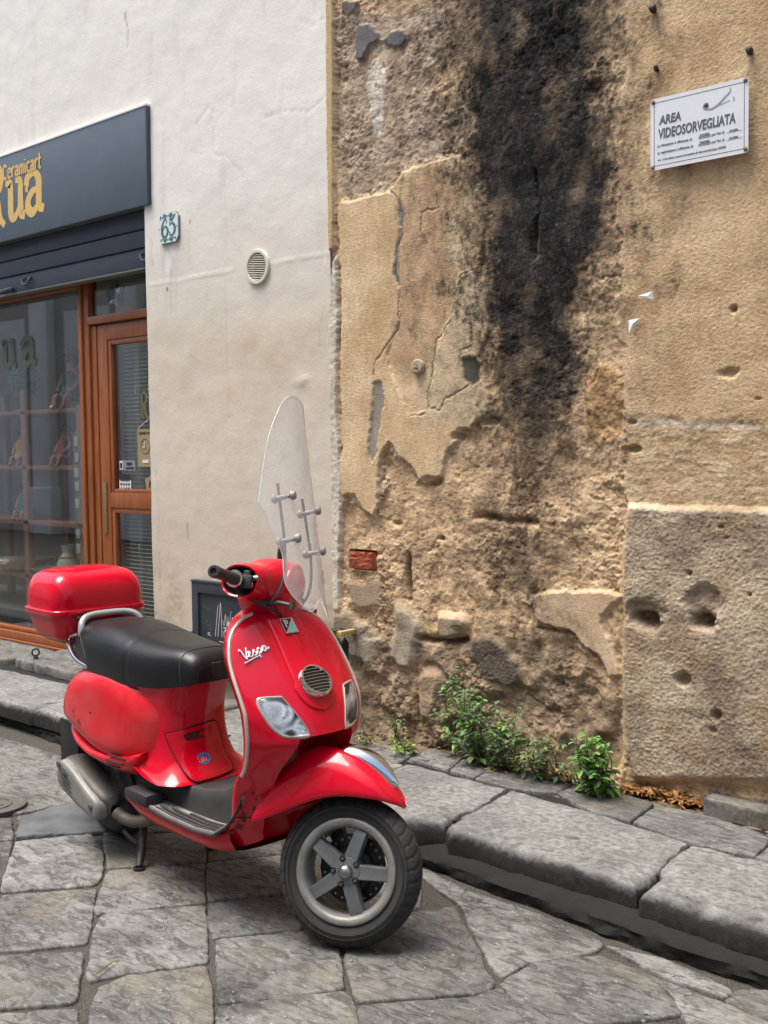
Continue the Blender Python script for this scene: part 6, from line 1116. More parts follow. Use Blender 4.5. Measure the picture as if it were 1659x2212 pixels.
# lower trim with vents
tt = pchip([-.215, -.05, .04, .14, .27, .36, .462], [.430, .408, .385, .373, .375, .390, .418]); tb = pchip([-.215, -.10, .0, .1, .19, .30, .37, .42, .462], [.418, .385, .362, .343, .330, .320, .322, .352, .412])
for sg in (-1, 1):
    P = []
    for x in np.linspace(-.213, .461, 44):
        zt0, zb0 = float(tt(x)), float(tb(x)); w0 = max(.095, bodyw(x, .43)) + .030 * min(1, (x + .22) * 7) ; row = []
        for s in np.linspace(0, 1, 9): row.append((x, sg * (w0 + .012 * math.sin(s * math.pi * .62 + .25) - .055 * s ** 2.4), zt0 + (zb0 - zt0) * s))
        row.insert(0, (x, sg * (w0 - .02), zt0 + .004)); P.append(row)
    b = MB(); b.grid(np.array(P)); LT = sb(b, 'lower_trim', M_RED2 if sg < 0 else M_RED, sharp=60)
    P = np.array(P)
    if sg < 0:
        for zc, xa, xb_ in ((.386, .285, .385), (.368, .265, .370), (.350, .255, .345)):
            b = MB(); pts = []
            for x in np.linspace(xa, xb_, 8):
                z = zc - (x - xa) * -.02; i = np.abs(P[:, 3, 0] - x).argmin(); col = P[i]; y = np.interp(-z, -col[1:, 2], col[1:, 1]); pts.append((x, y - .0005, z))
            b.tube(pts, .0052, 8, flat=.5); sb(b, 'vent_slot', M_DARK, LT)

# ---- seat
sx = [-.165, -.155, -.135, -.08, 0, .1, .2, .27, .33, .4, .48, .55, .60, .63, .645]
szt = pchip(sx, [.715, .742, .764, .786, .797, .801, .796, .786, .778, .772, .768, .766, .756, .738, .712]); szb = pchip(sx, [.705, .700, .690, .672, .655, .643, .636, .632, .630, .630, .633, .641, .650, .657, .662])
shw = pchip(sx, [.045, .070, .092, .126, .150, .165, .169, .168, .165, .158, .143, .122, .104, .090, .068])
P = []
for x in np.concatenate([[-.165, -.162, -.158], np.linspace(-.15, .62, 70), [.628, .635, .640, .644, .645]]):
    zt0, zb0, hw = float(szt(x)), float(szb(x)), float(shw(x)); row = []
    for a in np.linspace(0, math.pi, 33):
        ca, sa = math.cos(a), math.sin(a); y = -hw * np.sign(ca) * abs(ca) ** .52; z = zb0 + (zt0 - zb0) * abs(sa) ** .62
        puff = 1 + .02 * math.sin(a) ; seam = 0.004 * math.exp(-((x - (.285 + .06 * abs(y) / .16)) / .006) ** 2); z -= seam * sa; y *= (1 - .018 * math.exp(-((x - (.285 + .06 * abs(y) / .16)) / .006) ** 2))
        row.append((x, y * puff, z))
    P.append(row)
b = MB(); b.grid(np.array(P)); b.add(P[0], [tuple(range(33))]); b.add(P[-1], [tuple(range(33))]); b.grid(np.array([[r[0] for r in P], [r[-1] for r in P]])); SEAT = sb(b, 'seat', M_SEAT, sharp=70)
def seatpt(x, a, off):
    zt0, zb0, hw = float(szt(x)), float(szb(x)), float(shw(x)); ca, sa = math.cos(a), math.sin(a)
    return np.array([x, -(hw + off) * np.sign(ca) * abs(ca) ** .52 * (1 + .02 * sa), zb0 + (zt0 - zb0 + off) * abs(sa) ** .62])
b = MB()
for xs0 in (.600,): b.tube([seatpt(xs0 - .02 * math.sin(a), a, .0008) for a in np.linspace(.05, math.pi - .05, 40)], .0014, 5)
sb(b, 'stitching', simple('thread', (62, 62, 64), .6), SEAT); b = MB(); b.tube([seatpt(.10 - .22 * math.sin(min(a, math.pi / 2)) ** 1.0, a, .0008) for a in np.linspace(.1, 1.15, 20)], .0014, 5)
sb(b, 'stitching', bpy.data.materials['thread'], SEAT)
b = MB(); b.box((.640, -.018, .672), (.6485, .020, .722), .006); sb(b, 'seat_latch_pad', M_BLK, SEAT)

# ---- grab rails and luggage carrier
b = MB()
for sg in (-1, 1): b.tube([(.125, sg * .148, .652), (.06, sg * .156, .652), (-.03, sg * .150, .668), (-.10, sg * .135, .700), (-.125, sg * .125, .722), (-.10, sg * .118, .742), (-.03, sg * .115, .752)], .0095, 10, smooth=5)
b.tube([(-.125, -.125, .722), (-.19, -.06, .716), (-.20, 0, .714), (-.19, .06, .716), (-.125, .125, .722)], .009, 8, smooth=4)
sb(b, 'grab_rail', M_CHR)
b = MB(); b.tube([(-.03, -.122, .715), (-.032, -.122, .765), (-.045, -.108, .796), (-.06, -.07, .809), (-.064, 0, .811), (-.06, .07, .809), (-.045, .108, .796), (-.032, .122, .765), (-.03, .122, .715)], .0125, 12, smooth=5); sb(b, 'rear_handle', simple('silver_paint', (166, 170, 172), .35, .4, var=.1))
b = MB(); b.box((-.36, -.10, .690), (-.10, .10, .712), .006); b.box((-.16, -.05, .60), (-.11, .05, .695), .006); sb(b, 'carrier', M_BLK)

# ---- silencer, engine, rear wheel, stand
ax = np.array([-.28, 0, .088]); ax /= np.linalg.norm(ax); up = np.array([.088, 0, .28]); up /= np.linalg.norm(up); c0 = np.array([.195, 0, .184]); P = []; FACE = []
SIL = [(-.035, .020, .012), (-.02, .045, .03), (0, .054, .045), (.06, .062, .052), (.13, .068, .056), (.20, .070, .058), (.26, .068, .056), (.295, .058, .05), (.315, .040, .036), (.320, .01, .01)]
for t, ru, ry in SIL:
    ring = []
    for a in np.linspace(0, 2 * math.pi, 28, endpoint=False):
        ca, sa = math.cos(a), math.sin(a); t_ = t * .92; ring.append(c0 + ax * t_ + up * .86 * ru * np.sign(sa) * abs(sa) ** .55 + np.array([0, -.150 - ry * np.sign(ca) * abs(ca) ** .6, 0]))
    P.append(ring)
b = MB(); b.grid(np.array(P), cv=True); EX = sb(b, 'silencer', simple('silencer_dark', (84, 82, 78), .6, .4, var=.35, vscale=9, bump=.3, bscale=90), sharp=60)
ol = loopcat([(-.03, -.030), (.0, -.048), (.10, -.058), (.22, -.060), (.285, -.050), (.305, -.015), (.300, .030), (.275, .058), (.20, .062), (.08, .046), (.0, .034), (-.028, .005)], 4); cc = ol.mean(0); g = []
for q in ol:
    def hp(k, off): p = cc + (q - cc) * k; return c0 + ax * p[0] * .92 + up * p[1] * .86 + np.array([0, -.204 - off, 0])
    g.append([hp(1.0, -.03), hp(1.0, -.002), hp(.96, .008), hp(.9, .011), hp(.6, .013), hp(.3, .013), hp(.02, .013)])
b = MB(); b.grid(np.array(g), cu=True); HS = sb(b, 'heat_shield', M_EXH, sharp=60)
for (t, s, L, wd) in ((.19, -.028, .085, .0042), (.20, -.010, .09, .0042), (.208, .009, .098, .0048), (.225, .030, .05, .0075)):
    b = MB(); b.tube([c0 + ax * .92 * (t + L * (k - .35)) + up * .86 * (s + .006 * k) + np.array([0, -.2178, 0]) for k in np.linspace(0, 1, 7)], [wd * .4, wd, wd, wd, wd * .4], 8, flat=.35); sb(b, 'shield_slot', M_DARK, HS)
for (t, s) in ((.285, .035), (.015, .0)):
    b = MB(); b.lathe([(.011, 0), (.011, .005), (.006, .006), (.0001, .004)], c0 + ax * .92 * t + up * .86 * s + np.array([0, -.2165, 0]), (0, -1, 0), 14); sb(b, 'bolt', M_RUST, HS)
b = MB(); b.tube([(.235, -.15, .168), (.27, -.135, .150), (.33, -.115, .148), (.40, -.08, .175), (.43, -.05, .22)], .021, 10, smooth=5); sb(b, 'exhaust_pipe', M_RUST)
b = MB(); b.lathe([(.0001, .02), (.030, .02), (.060, .016), (.074, .006), (.078, -.02), (.078, -.09)], (.215, -.105, .250), (0, -1, 0), 30); FC = sb(b, 'fan_cover', M_BLK)
for r0 in (.014, .024, .034, .044, .054):
    b = MB(); b.lathe([(r0, .018), (r0 + .0015, .022), (r0 + .003, .018)], (.215, -.107, .250), (0, -1, 0), 28); sb(b, 'fan_ring', simple('ring_plastic', (70, 70, 72), .5) if r0 < .02 else bpy.data.materials['ring_plastic'], FC)
b = MB(); b.box((.02, -.10, .16), (.40, .10, .325), .03); sb(b, 'engine_block', simple('engine_metal', (48, 47, 46), .7, .3, var=.4, vscale=16, bump=.4, bscale=60))
# licence plate holder / rear splash guard
b = MB(); b.grid(np.array([[(x, y, z) for y in (-.095, -.09, 0, .09, .095)] for x, z in ((-.18, .43), (-.225, .36), (-.255, .29), (-.275, .225), (-.262, .222), (-.235, .29), (-.205, .36), (-.16, .43))]))
for sg in (-1, 1): b.box((-.27, sg * .095 - .004, .23), (-.13, sg * .095 + .004, .40), .003)
sb(b, 'splash_guard', simple('guard_plastic', (30, 30, 32), .6, var=.2), sharp=50)
b = MB(); b.lathe([(.0001, 0), (.06, 0), (.075, -.01), (.075, -.03)], (-.212, 0, .50), (-1, 0, .25), 24, cap=False); sb(b, 'tail_lamp', simple('tail_lens', (150, 10, 16), .12, Coat_Weight=.5))
def wheel_tyre(b, c, axis, R_, w, rimr, n=72, groove=True):
    c = np.array(c); P = []
    prof = []
    for t in np.linspace(-1, 1, 25):
        a = abs(t)
        if a > .62: k = (a - .62) / .38; r = rimr + (R_ - .030 - rimr) * (1 - k) ** .9 + 0; h = w * (.98 - .16 * k + .03 * math.sin(k * math.pi))
        else: k = a / .62; r = R_ - .030 * k ** 2.4; h = w * .98 * (k ** .92)
        prof.append((r, math.copysign(h, t)))
    m_ = n * 4; u = np.array([0, 0, 1.]); ax_ = np.array(axis, float); ax_ /= np.linalg.norm(ax_); u = u - ax_ * (u @ ax_); u /= np.linalg.norm(u); v = np.cross(ax_, u)
    for r, h in prof:
        row = []
        for i in range(m_):
            th = 2 * math.pi * i / m_; rr = r; fr = h / w
            if groove and abs(fr) < .97 and abs(fr) > .05 and r > R_ - .040:
                ph = (th * n / 2 / (2 * math.pi) * 1.0 + abs(fr) * .75 + (0.5 if fr > 0 else 0)) % 1.0
                if ph < .12: rr = r - .0055
            row.append(c + ax_ * h + rr * (math.cos(th) * u + math.sin(th) * v))
        P.append(row)
    b.grid(np.array(P), cv=True); return b
RW = wheel_tyre(MB(), (0, 0, .211), (0, -1, 0), .211, .062, .132); RWO = sb(RW, 'rear_wheel', M_TYRE, sharp=45)
b = MB(); b.lathe([(.134, .05), (.128, .056), (.118, .052), (.112, .03), (.05, .025), (.04, .045), (.0001, .045)], (0, 0, .211), (0, -1, 0), 40); b.lathe([(.134, .05), (.118, .052), (.05, .025), (.0001, .03)], (0, 0, .211), (0, 1, 0), 40); sb(b, 'rim', simple('rear_rim', (70, 72, 74), .5, .5, var=.3), RWO)
b = MB()
for sg in (-1, 1): b.tube([(.305, sg * .085, .19), (.33, sg * .10, .11), (.352, sg * .122, .05), (.375, sg * .145, .012)], .0135, 10, smooth=4); b.lathe([(.020, 0), (.020, .010), (.001, .010)], (.375, sg * .145, .0015), (0, 0, 1), 12)
b.tube([(.318, -.09, .15), (.318, .09, .15)], .011, 8); sb(b, 'centre_stand', M_BLK)
b = MB(); b.tube([(.345, -.135, .085), (.33, -.15, .10), (.31, -.165, .125)], .007, 8); sb(b, 'stand_pedal', M_BLK)

# ---- steered front group: wheel, fork, mudguard, headset, screen
WC = np.array([1.28, 0, .209])
FW = wheel_tyre(MB(steer), WC, (0, -1, 0), .209, .054, .146); FWO = sb(FW, 'front_wheel', M_TYRE, sharp=45)
b = MB(steer); b.lathe([(.147, .044), (.145, .051), (.140, .0535), (.128, .0515), (.1225, .046), (.118, .030), (.117, -.030), (.128, -.05), (.15, -.05)], WC, (0, -1, 0), 64); RIMO = sb(b, 'rim', M_LIP, FWO, sharp=45)
b = MB(steer)
for r0, y0 in ((.168, .0555), (.1805, .0545)): b.lathe([(r0, y0 - .002), (r0 + .0008, y0 + .0012), (r0 + .0016, y0 - .002)], WC, (0, -1, 0), 72)
tag(sb(b, 'sidewall_ridge', M_TYRE, FWO), kind='stuff')
b = MB(steer); b.tube([WC + np.array([.126 * math.cos(2.3), -.046, .126 * math.sin(2.3)]), WC + np.array([.108 * math.cos(2.3), -.052, .108 * math.sin(2.3)])], .0028, 8); sb(b, 'valve', M_BLK, FWO)
SPK = []
for k in range(5):
    a = math.radians(76 + 72 * k); d = np.array([math.cos(a), 0, math.sin(a)]); e = np.array([-math.sin(a), 0, math.cos(a)])
    P = []
    for r, w, y in ((.018, .020, .044), (.035, .021, .046), (.06, .0205, .046), (.09, .0195, .044), (.112, .019, .043), (.1195, .0195, .040)):
        P.append([WC + d * r + e * (w * q) + np.array([0, -y - o_, 0]) for q, o_ in ((-1, -.035), (-1, -.004), (-.86, 0), (-.2, -.0012), (.2, -.0012), (.86, 0), (1, -.004), (1, -.035))])
    b = MB(steer); b.grid(np.array(P)); SPK.append(sb(b, 'spoke', M_RIM, FWO, sharp=35))
b = MB(steer); b.lathe([(.042, -.01), (.042, .040), (.038, .047), (.020, .048)], WC, (0, -1, 0), 30); sb(b, 'hub', M_RIM, FWO)
b = MB(steer); b.lathe([(.0205, .045), (.0205, .052), (.018, .060), (.011, .0655), (.0001, .067)], WC, (0, -1, 0), 28); sb(b, 'hub_cap', M_STEEL, FWO)
for k in range(5):
    a = math.radians(76 + 36 + 72 * k); q = WC + np.array([math.cos(a), 0, math.sin(a)]) * .0365
    b = MB(steer); b.lathe([(.0088, .040), (.0088, .0495), (.0070, .0505), (.0055, .0480), (.0001, .0470)], q, (0, -1, 0), 14); sb(b, 'wheel_bolt', M_DARK, FWO)
    b = MB(steer); b.lathe([(.0052, .0485), (.0052, .0515), (.0001, .0515)], q, (0, -1, 0), 6); sb(b, 'bolt_head', simple('rusty_bolt', (98, 74, 60), .6, .4) if k == 0 else bpy.data.materials['rusty_bolt'], FWO)
b = MB(steer); nn_ = 60; rg_ = [[WC + np.array([r * math.cos(t), y, r * math.sin(t)]) for t in np.linspace(0, 2 * math.pi, nn_, endpoint=False)] for r, y in ((.055, .028), (.098, .028), (.098, .032), (.055, .032))]; b.grid(np.array(rg_), cv=True); DSC = sb(b, 'brake_disc', M_DISC, FWO, sharp=30)
b = MB(steer)
for k in range(24): a = 2 * math.pi * k / 24; b.lathe([(.0035, 0), (.0001, 0)], WC + np.array([.086 * math.cos(a), .0275, .086 * math.sin(a)]), (0, -1, 0), 8)
sb(b, 'disc_hole', simple('bare_spot', (170, 168, 160), .4, .5), FWO)
b = MB(steer); b.lathe([(.0001, .030), (.05, .030), (.062, .02), (.065, -.02)], WC + np.array([0, .03, 0]), (0, -1, 0), 24); b.box(WC + np.array([-.10, .022, -.02]), WC + np.array([-.055, .062, .06]), .01); b.tube([WC + np.array([-.02, .07, .0]), (1.235, .075, .25), (1.20, .072, .31), (1.16, .05, .40), (1.13, .02, .47)], [.022, .026, .026, .024, .022], 12, smooth=4); sb(b, 'fork_arm', M_BLK)
# mudguard
fx = [1.03, 1.06, 1.10, 1.15, 1.20, 1.25, 1.30, 1.34, 1.37, 1.395, 1.41, 1.418]
fzc = pchip(fx, [.43, .475, .515, .542, .544, .533, .512, .488, .462, .438, .421, .408]); fze = pchip(fx, [.306, .323, .348, .382, .408, .420, .424, .424, .421, .416, .411, .404]); fhw_ = pchip(fx, [.080, .088, .092, .094, .094, .093, .091, .086, .074, .054, .034, .010])
P = []
for x in np.concatenate([np.linspace(1.03, 1.39, 40), [1.398, 1.404, 1.409, 1.413, 1.416, 1.418]]):
    zc, ze, hw = float(fzc(x)), float(fze(x)), float(fhw_(x)); row = []
    for a in np.linspace(0, math.pi, 37):
        ca, sa = math.cos(a), math.sin(a); y = -hw * np.sign(ca) * abs(ca) ** .72 * (1 - .0 * sa); f_ = abs(sa) ** .85
        crease = .006 * math.exp(-((abs(y) / hw - .52) / .10) ** 2) * np.clip((x - 1.15) / .1, 0, 1)
        row.append((x - .05 * (1 - f_) * np.clip((1.2 - x) / .2, 0, 1), y, ze + (zc - ze) * f_ + crease))
    P.append(row)
P = np.array(P); b = MB(steer); b.grid(P); Q = P.copy(); Q[:, :, 2] -= .006; Q[:, :, 1] *= .95; b.grid(Q); b.grid(np.stack([P[:, 0], Q[:, 0]])); b.grid(np.stack([P[:, -1], Q[:, -1]])); FEND = sb(b, 'front_mudguard', M_RED, sharp=60)
b = MB(steer); G_ = []
for x in np.linspace(1.185, 1.372, 26):
    t = (x - 1.185) / .187; hw = .046 * math.sin(math.pi * min(1, t * 1.0) ** .8) ** .5 * (1 - .25 * t) + .002; hgt = .030 * math.sin(math.pi * t ** 1.3) ** .7 + .001
    G_.append([(x + .02 * t * math.sin(a), -hw * math.cos(a), float(fzc(x)) + .001 - .012 * math.cos(a) ** 2 + hgt * math.sin(a) ** .8) for a in np.linspace(0, math.pi, 17)])
b.grid(np.array(G_)); sb(b, 'mudguard_crest', M_CHR, FEND, sharp=60)
# headset shell
def hs_ring(y, cx_, cz, rx, rz, n=30, tail=0.0):
    r = []
    for a in np.linspace(0, 2 * math.pi, n, endpoint=False):
        ca, sa = math.cos(a), math.sin(a); r.append((cx_ + rx * np.sign(ca) * abs(ca) ** .85 + (tail * abs(sa) if ca < 0 else 0), y, cz + rz * np.sign(sa) * abs(sa) ** .85))
    return r
HY = [0, .03, .06, .09, .12, .15, .175, .19]; hcx = pchip(HY, [.925, .923, .915, .905, .900, .896, .893, .892]); hcz = pchip(HY, [1.000, .999, .995, .990, .987, .985, .982, .980]); hrx = pchip(HY, [.098, .094, .084, .074, .066, .062, .059, .056]); hrz = pchip(HY, [.078, .075, .068, .060, .056, .054, .051, .047])
P = [hs_ring(y, float(hcx(abs(y))), float(hcz(abs(y))), float(hrx(abs(y))), float(hrz(abs(y)))) for y in np.linspace(-.19, .19, 49)]
P = [hs_ring(-.186, .892, .980, .051, .042)] + P + [hs_ring(.186, .892, .980, .051, .042)]
b = MB(steer); b.grid(np.array(P), cv=True); HEAD = sb(b, 'headset', M_RED, sharp=50)
b = MB(steer)
for sg in (-1, 1): b.grid(np.array([hs_ring(sg * .184, .892, .980, .052, .043), hs_ring(sg * .15, .892, .980, .045, .038), hs_ring(sg * .15, .892, .98, .001, .001)]), cv=True)
sb(b, 'shell_opening', M_DARK, HEAD)
b = MB(steer); nk = []
for z, cx_, rx, ry in ((.845, .955, .060, .052), (.87, .940, .068, .058), (.90, .928, .080, .070), (.925, .922, .090, .085), (.95, .918, .095, .105), (.97, .914, .095, .11)):
    nk.append([(cx_ + rx * np.sign(math.cos(a)) * abs(math.cos(a)) ** .8, ry * np.sign(math.sin(a)) * abs(math.sin(a)) ** .8, z) for a in np.linspace(0, 2 * math.pi, 36, endpoint=False)])
b.grid(np.array(nk), cv=True); sb(b, 'headset_neck', M_RED, HEAD)
b = MB(steer); b.lathe([(.072, -.02), (.074, .006), (.069, .012), (.064, .010)], (.985, 0, .992), (.97, 0, -.05), 36); HL = sb(b, 'headlamp', M_RED)
b = MB(steer); b.lathe([(.064, .008), (.05, .022), (.03, .029), (.0001, .031)], (.985, 0, .992), (.97, 0, -.05), 30); sb(b, 'lamp_glass', M_LENS, HL)
b = MB(steer); b.lathe([(.063, .008), (.04, -.02), (.0001, -.03)], (.985, 0, .992), (.97, 0, -.05), 30); sb(b, 'lamp_bowl', M_STEEL, HL)
for sg in (-1, 1):
    b = MB(steer); b.tube([(.890, sg * .15, .981), (.890, sg * .215, .981)], .016, 12); b.box((.893, min(sg * .155, sg * .205), .958), (.935, max(sg * .155, sg * .205), 1.0), .008); b.box((.905, min(sg * .17, sg * .2), .996), (.925, max(sg * .17, sg * .2), 1.012), .004); SWC = sb(b, 'switch_housing', M_BLK)
    b = MB(steer); b.lathe([(.008, 0), (.008, .012), (.005, .015), (.0001, .015)], (.935, sg * .185, .992), (1, 0, .1), 14); b.box((.925, min(sg * .168, sg * .198), .962), (.938, max(sg * .168, sg * .198), .978), .004); sb(b, 'switch_button', M_STEEL, SWC)
    b = MB(steer); b.lathe([(.0175, -.004), (.0245, -.004), (.026, .002), (.026, .012), (.0235, .016), (.0175, .016)], (.889, sg * .212, .981), (-.03, sg, .01), 26); sb(b, 'grip_collar', M_CHR)
    b = MB(steer); b.lathe([(.0185, .0), (.0185, .01), (.0168, .014), (.0168, .118), (.0185, .122), (.0185, .134), (.016, .137), (.010, .137), (.009, .130), (.0001, .129)], (.889, sg * .224, .981), (-.03, sg, .01), 24); sb(b, 'hand_grip', M_BLK)
for sg in (-1, 1):
    b = MB(steer); b.tube([(.905, sg * .165, .955), (.935, sg * .14, .925), (.965, sg * .10, .915), (.985, sg * .055, .90), (.97, sg * .045, .86)], .0038, 8, smooth=5); sb(b, 'control_cable', M_BLK, HEAD)
b = MB(steer); b.tube([(.925 - .100 * math.cos(a), .0 + .085 * math.sin(a), 1.012 + .03 * math.cos(a) * 0) for a in np.linspace(-1.1, 1.1, 14)], .0016, 5); sb(b, 'shell_seam', M_DARK, HEAD)
# left mirror
b = MB(steer); b.tube([(.89, .15, 1.01), (.885, .155, 1.06), (.87, .17, 1.09)], .006, 8, smooth=4); MIR = sb(b, 'mirror', M_BLK)
b = MB(steer); b.lathe([(.0001, .012), (.035, .010), (.047, .0), (.046, -.006), (.0001, -.006)], (.862, .18, 1.115), (.9, .25, .1), 26); sb(b, 'mirror_shell', M_BLK, MIR)
# windscreen
def scr(y, z): return np.array([1.041 - .27 * (z - 1.135) - 2.05 * y * y - .6 * max(0, abs(y) - .17) ** 1.5 * 0, y, z])
so_ = [(0, 1.588), (-.05, 1.582), (-.085, 1.562), (-.115, 1.528), (-.15, 1.462), (-.175, 1.392), (-.197, 1.30), (-.213, 1.222), (-.214, 1.208), (-.198, 1.178), (-.180, 1.115), (-.165, 1.072), (-.166, 1.03), (-.166, .992), (-.152, .962), (-.132, .944), (-.105, .926), (-.085, .921), (-.062, .930), (-.044, .948), (-.022, .962), (0, .966)]
so_ = np.vstack([catmull(so_, 4)]); so_ = np.vstack([so_, (so_ * np.array([-1, 1]))[-2:0:-1]])
def scrfill(off):
    # strips between left and right outline at each height are not enough for the lobes: ear-clip in 2D, then lift
    me = bmesh.new(); vs_ = [me.verts.new((y, z, 0)) for y, z in so_]; fc = me.faces.new(vs_); bmesh.ops.triangulate(me, faces=[fc])
    for _ in range(4):
        ed = [e for e in me.edges if e.calc_length() > .045]
        if not ed: break
        bmesh.ops.subdivide_edges(me, edges=ed, cuts=1); bmesh.ops.triangulate(me, faces=me.faces[:])
    me.verts.index_update(); V = np.array([scr(v.co.x, v.co.y) for v in me.verts]); V[:, 0] += off; F = [[v.index for v in f.verts] for f in me.faces]; me.free(); return V, F
V, F = scrfill(0); b = MB(steer); b.add(V, F); SCR = sb(b, 'windscreen', M_SCREEN, sharp=180)
b = MB(steer); e_ = np.array([scr(y, z) for y, z in np.vstack([so_, so_[:1]])]); b.tube(e_, .0014, 6); sb(b, 'screen_edge', M_SCREDGE, SCR)
for sg in (-1, 1):
    rod = [(.935, sg * .112, 1.29), (.962, sg * .117, 1.20), (.985, sg * .12, 1.12), (1.0, sg * .12, 1.03), (.992, sg * .115, .97), (.96, sg * .10, .93)]
    b = MB(steer); b.tube(rod, .0046, 8, smooth=4); ROD = sb(b, 'screen_rod', M_GREYPL)
    for z in (1.245, 1.118):
        x0 = float(np.interp(z, [.97, 1.03, 1.12, 1.20, 1.29], [.992, 1.0, .985, .962, .935])); p1 = scr(sg * .118, z); dx = np.array([.96, 0, .26])
        b = MB(steer); c_ = np.array([x0, sg * .118, z]); c2_ = c_ + dx * (p1[0] - x0 + .012)
        b.lathe([(.0001, -.024), (.009, -.023), (.0145, -.016), (.0145, -.010), (.008, -.005), (.008, .010), (.0065, .016), (.0065, p1[0] - x0 + .0)], c_, dx, 18); b.lathe([(.0065, -.010), (.0135, -.007), (.0140, .002), (.0105, .007), (.0001, .008)], c2_, dx, 18); sb(b, 'screen_clamp', simple('clamp_plastic', (140, 143, 142), .5, var=.12) if 'clamp_plastic' not in bpy.data.materials else bpy.data.materials['clamp_plastic'], ROD)
    b = MB(steer); b.tube([(.955, sg * .095, .928), (.99, sg * .105, .936), (1.03, sg * .10, .932)], .007, 8); b.tube([(.90, sg * .095, .945), (.955, sg * .100, .928)], [.013, .015, .012], 10); b.lathe([(.010, -.012), (.010, .012), (.0001, .012)], (1.03, sg * .10, .932), (0, 0, 1), 6); sb(b, 'screen_bracket', simple('bracket_metal', (84, 76, 68), .5, .5) if sg < 0 else bpy.data.materials['bracket_metal'], ROD)
b = MB(steer)
for k in range(2): b.grid(np.array([[scr(.045 + .0 * i, z) + np.array([.003, 0, 0]) for z in (1.06 - .022 * k, 1.042 - .022 * k)] if i == 0 else [scr(.06, z) + np.array([.003, 0, 0]) for z in (1.062 - .022 * k, 1.044 - .022 * k)] for i in range(2)]))
sb(b, 'screen_sticker', simple('violet_print', (112, 60, 160), .5), SCR)

# ---- top case: rests on the carrier, a thing of its own
TC = empty('top_case', (0, 0, 0), 'glossy red luggage box strapped behind the black scooter seat', 'luggage box')
TC.matrix_basis = SCO.matrix_basis @ Matrix.Translation((-.235, 0, .712)); TC.location = TC.matrix_basis.translation; TC.rotation_euler = (0, 0, R(-5.6))
def rr(hx, hy, n=2.9, k=48, cx_=0): return [(cx_ + hx * np.sign(math.cos(a)) * abs(math.cos(a)) ** (2 / n), hy * np.sign(math.sin(a)) * abs(math.sin(a)) ** (2 / n)) for a in np.linspace(0, 2 * math.pi, k, endpoint=False)]
def shell(secs, n): return np.array([[(x, y, z) for x, y in rr(hx, hy, n, 72, cx_)] for z, hx, hy, cx_ in secs])
b = MB(); b.grid(shell([(0, .001, .001, .02), (0, .085, .145, .02), (.006, .100, .160, .02), (.03, .115, .172, .012), (.07, .128, .180, .004), (.100, .134, .184, 0)], 6.5), cv=True); sb(b, 'box_base', M_RED2, TC, sharp=60)
b = MB(); b.grid(shell([(.096, .134, .184, 0), (.096, .143, .193, 0), (.100, .145, .195, 0), (.114, .145, .195, 0), (.118, .142, .192, 0), (.118, .132, .182, 0)], 6.5), cv=True); sb(b, 'rim_band', M_RED, TC, sharp=30)
b = MB(); b.grid(shell([(.116, .136, .186, 0), (.15, .138, .187, 0), (.18, .136, .184, -.001), (.208, .130, .177, -.003), (.230, .118, .165, -.006), (.245, .100, .147, -.008), (.255, .072, .118, -.01), (.261, .036, .07, -.01), (.262, .001, .001, -.01)], 6.0), cv=True); sb(b, 'box_lid', simple('lid_red', (206, 14, 62), .18, Coat_Weight=1.0, Coat_Roughness=.05) if False else M_RED, TC, sharp=60)
for y in (-.075, .075):
    b = MB(); b.box((.134, y - .008, .082), (.150, y + .008, .112), .003); sb(b, 'hinge', M_BLK, TC)
    b = MB(); b.box((.134, y - .032, .084), (.1445, y - .012, .093), .003); b.box((.134, y + .012, .084), (.1445, y + .032, .093), .003); sb(b, 'hinge_pin', M_STEEL, TC)
# ------------------------------------------------------------------ weeds, litter
def leafmat(name, c1, c2):
    m = NT(name); oi = m.n('ShaderNodeTexNoise'); oi.inputs['Scale'].default_value = 28; m.link(m.coord(), oi.inputs['Vector'])
    c = m.mix(m.ramp(oi.outputs['Fac'], [(.35, 0.0), (.65, 1.0)]), L4(c1), L4(c2)); m.pbsdf(c, .55, 0, None, Specular_IOR_Level=.3)
    tr = m.n('ShaderNodeBsdfTranslucent'); m.link(c, tr.inputs[0]); mx = m.n('ShaderNodeMixShader'); mx.inputs[0].default_value = .25; m.link(m.b.outputs[0], mx.inputs[1]); m.link(tr.outputs[0], mx.inputs[2]); m.link(mx.outputs[0], m.out.inputs[0]); return m.m
M_LF1 = leafmat('dull_leaf', (70, 96, 62), (122, 144, 102)); M_LF2 = leafmat('fresh_leaf', (80, 126, 54), (136, 176, 90)); M_LF3 = leafmat('dry_leaf', (120, 104, 62), (166, 146, 92)); M_STEM = simple('weed_stem', (104, 96, 66), .7); M_BROWN = leafmat('litter_leaf', (112, 76, 40), (176, 130, 74))
def leaf(b, p, d, up, L, w, fold=.25, curl=.2):
    d = d / np.linalg.norm(d); s = np.cross(d, up); s /= np.linalg.norm(s) + 1e-9; n = np.cross(s, d)
    V = []
    for t, ww in ((0, .08), (.22, .8), (.5, 1.0), (.78, .6), (1, .02)): c = p + d * L * t - n * curl * L * t * t; V += [c - s * w * ww + n * fold * w * ww, c, c + s * w * ww + n * fold * w * ww]
    F = []
    for i in range(4): F += [(3 * i, 3 * i + 1, 3 * i + 4, 3 * i + 3), (3 * i + 1, 3 * i + 2, 3 * i + 5, 3 * i + 4)]
    b.add(V, F)
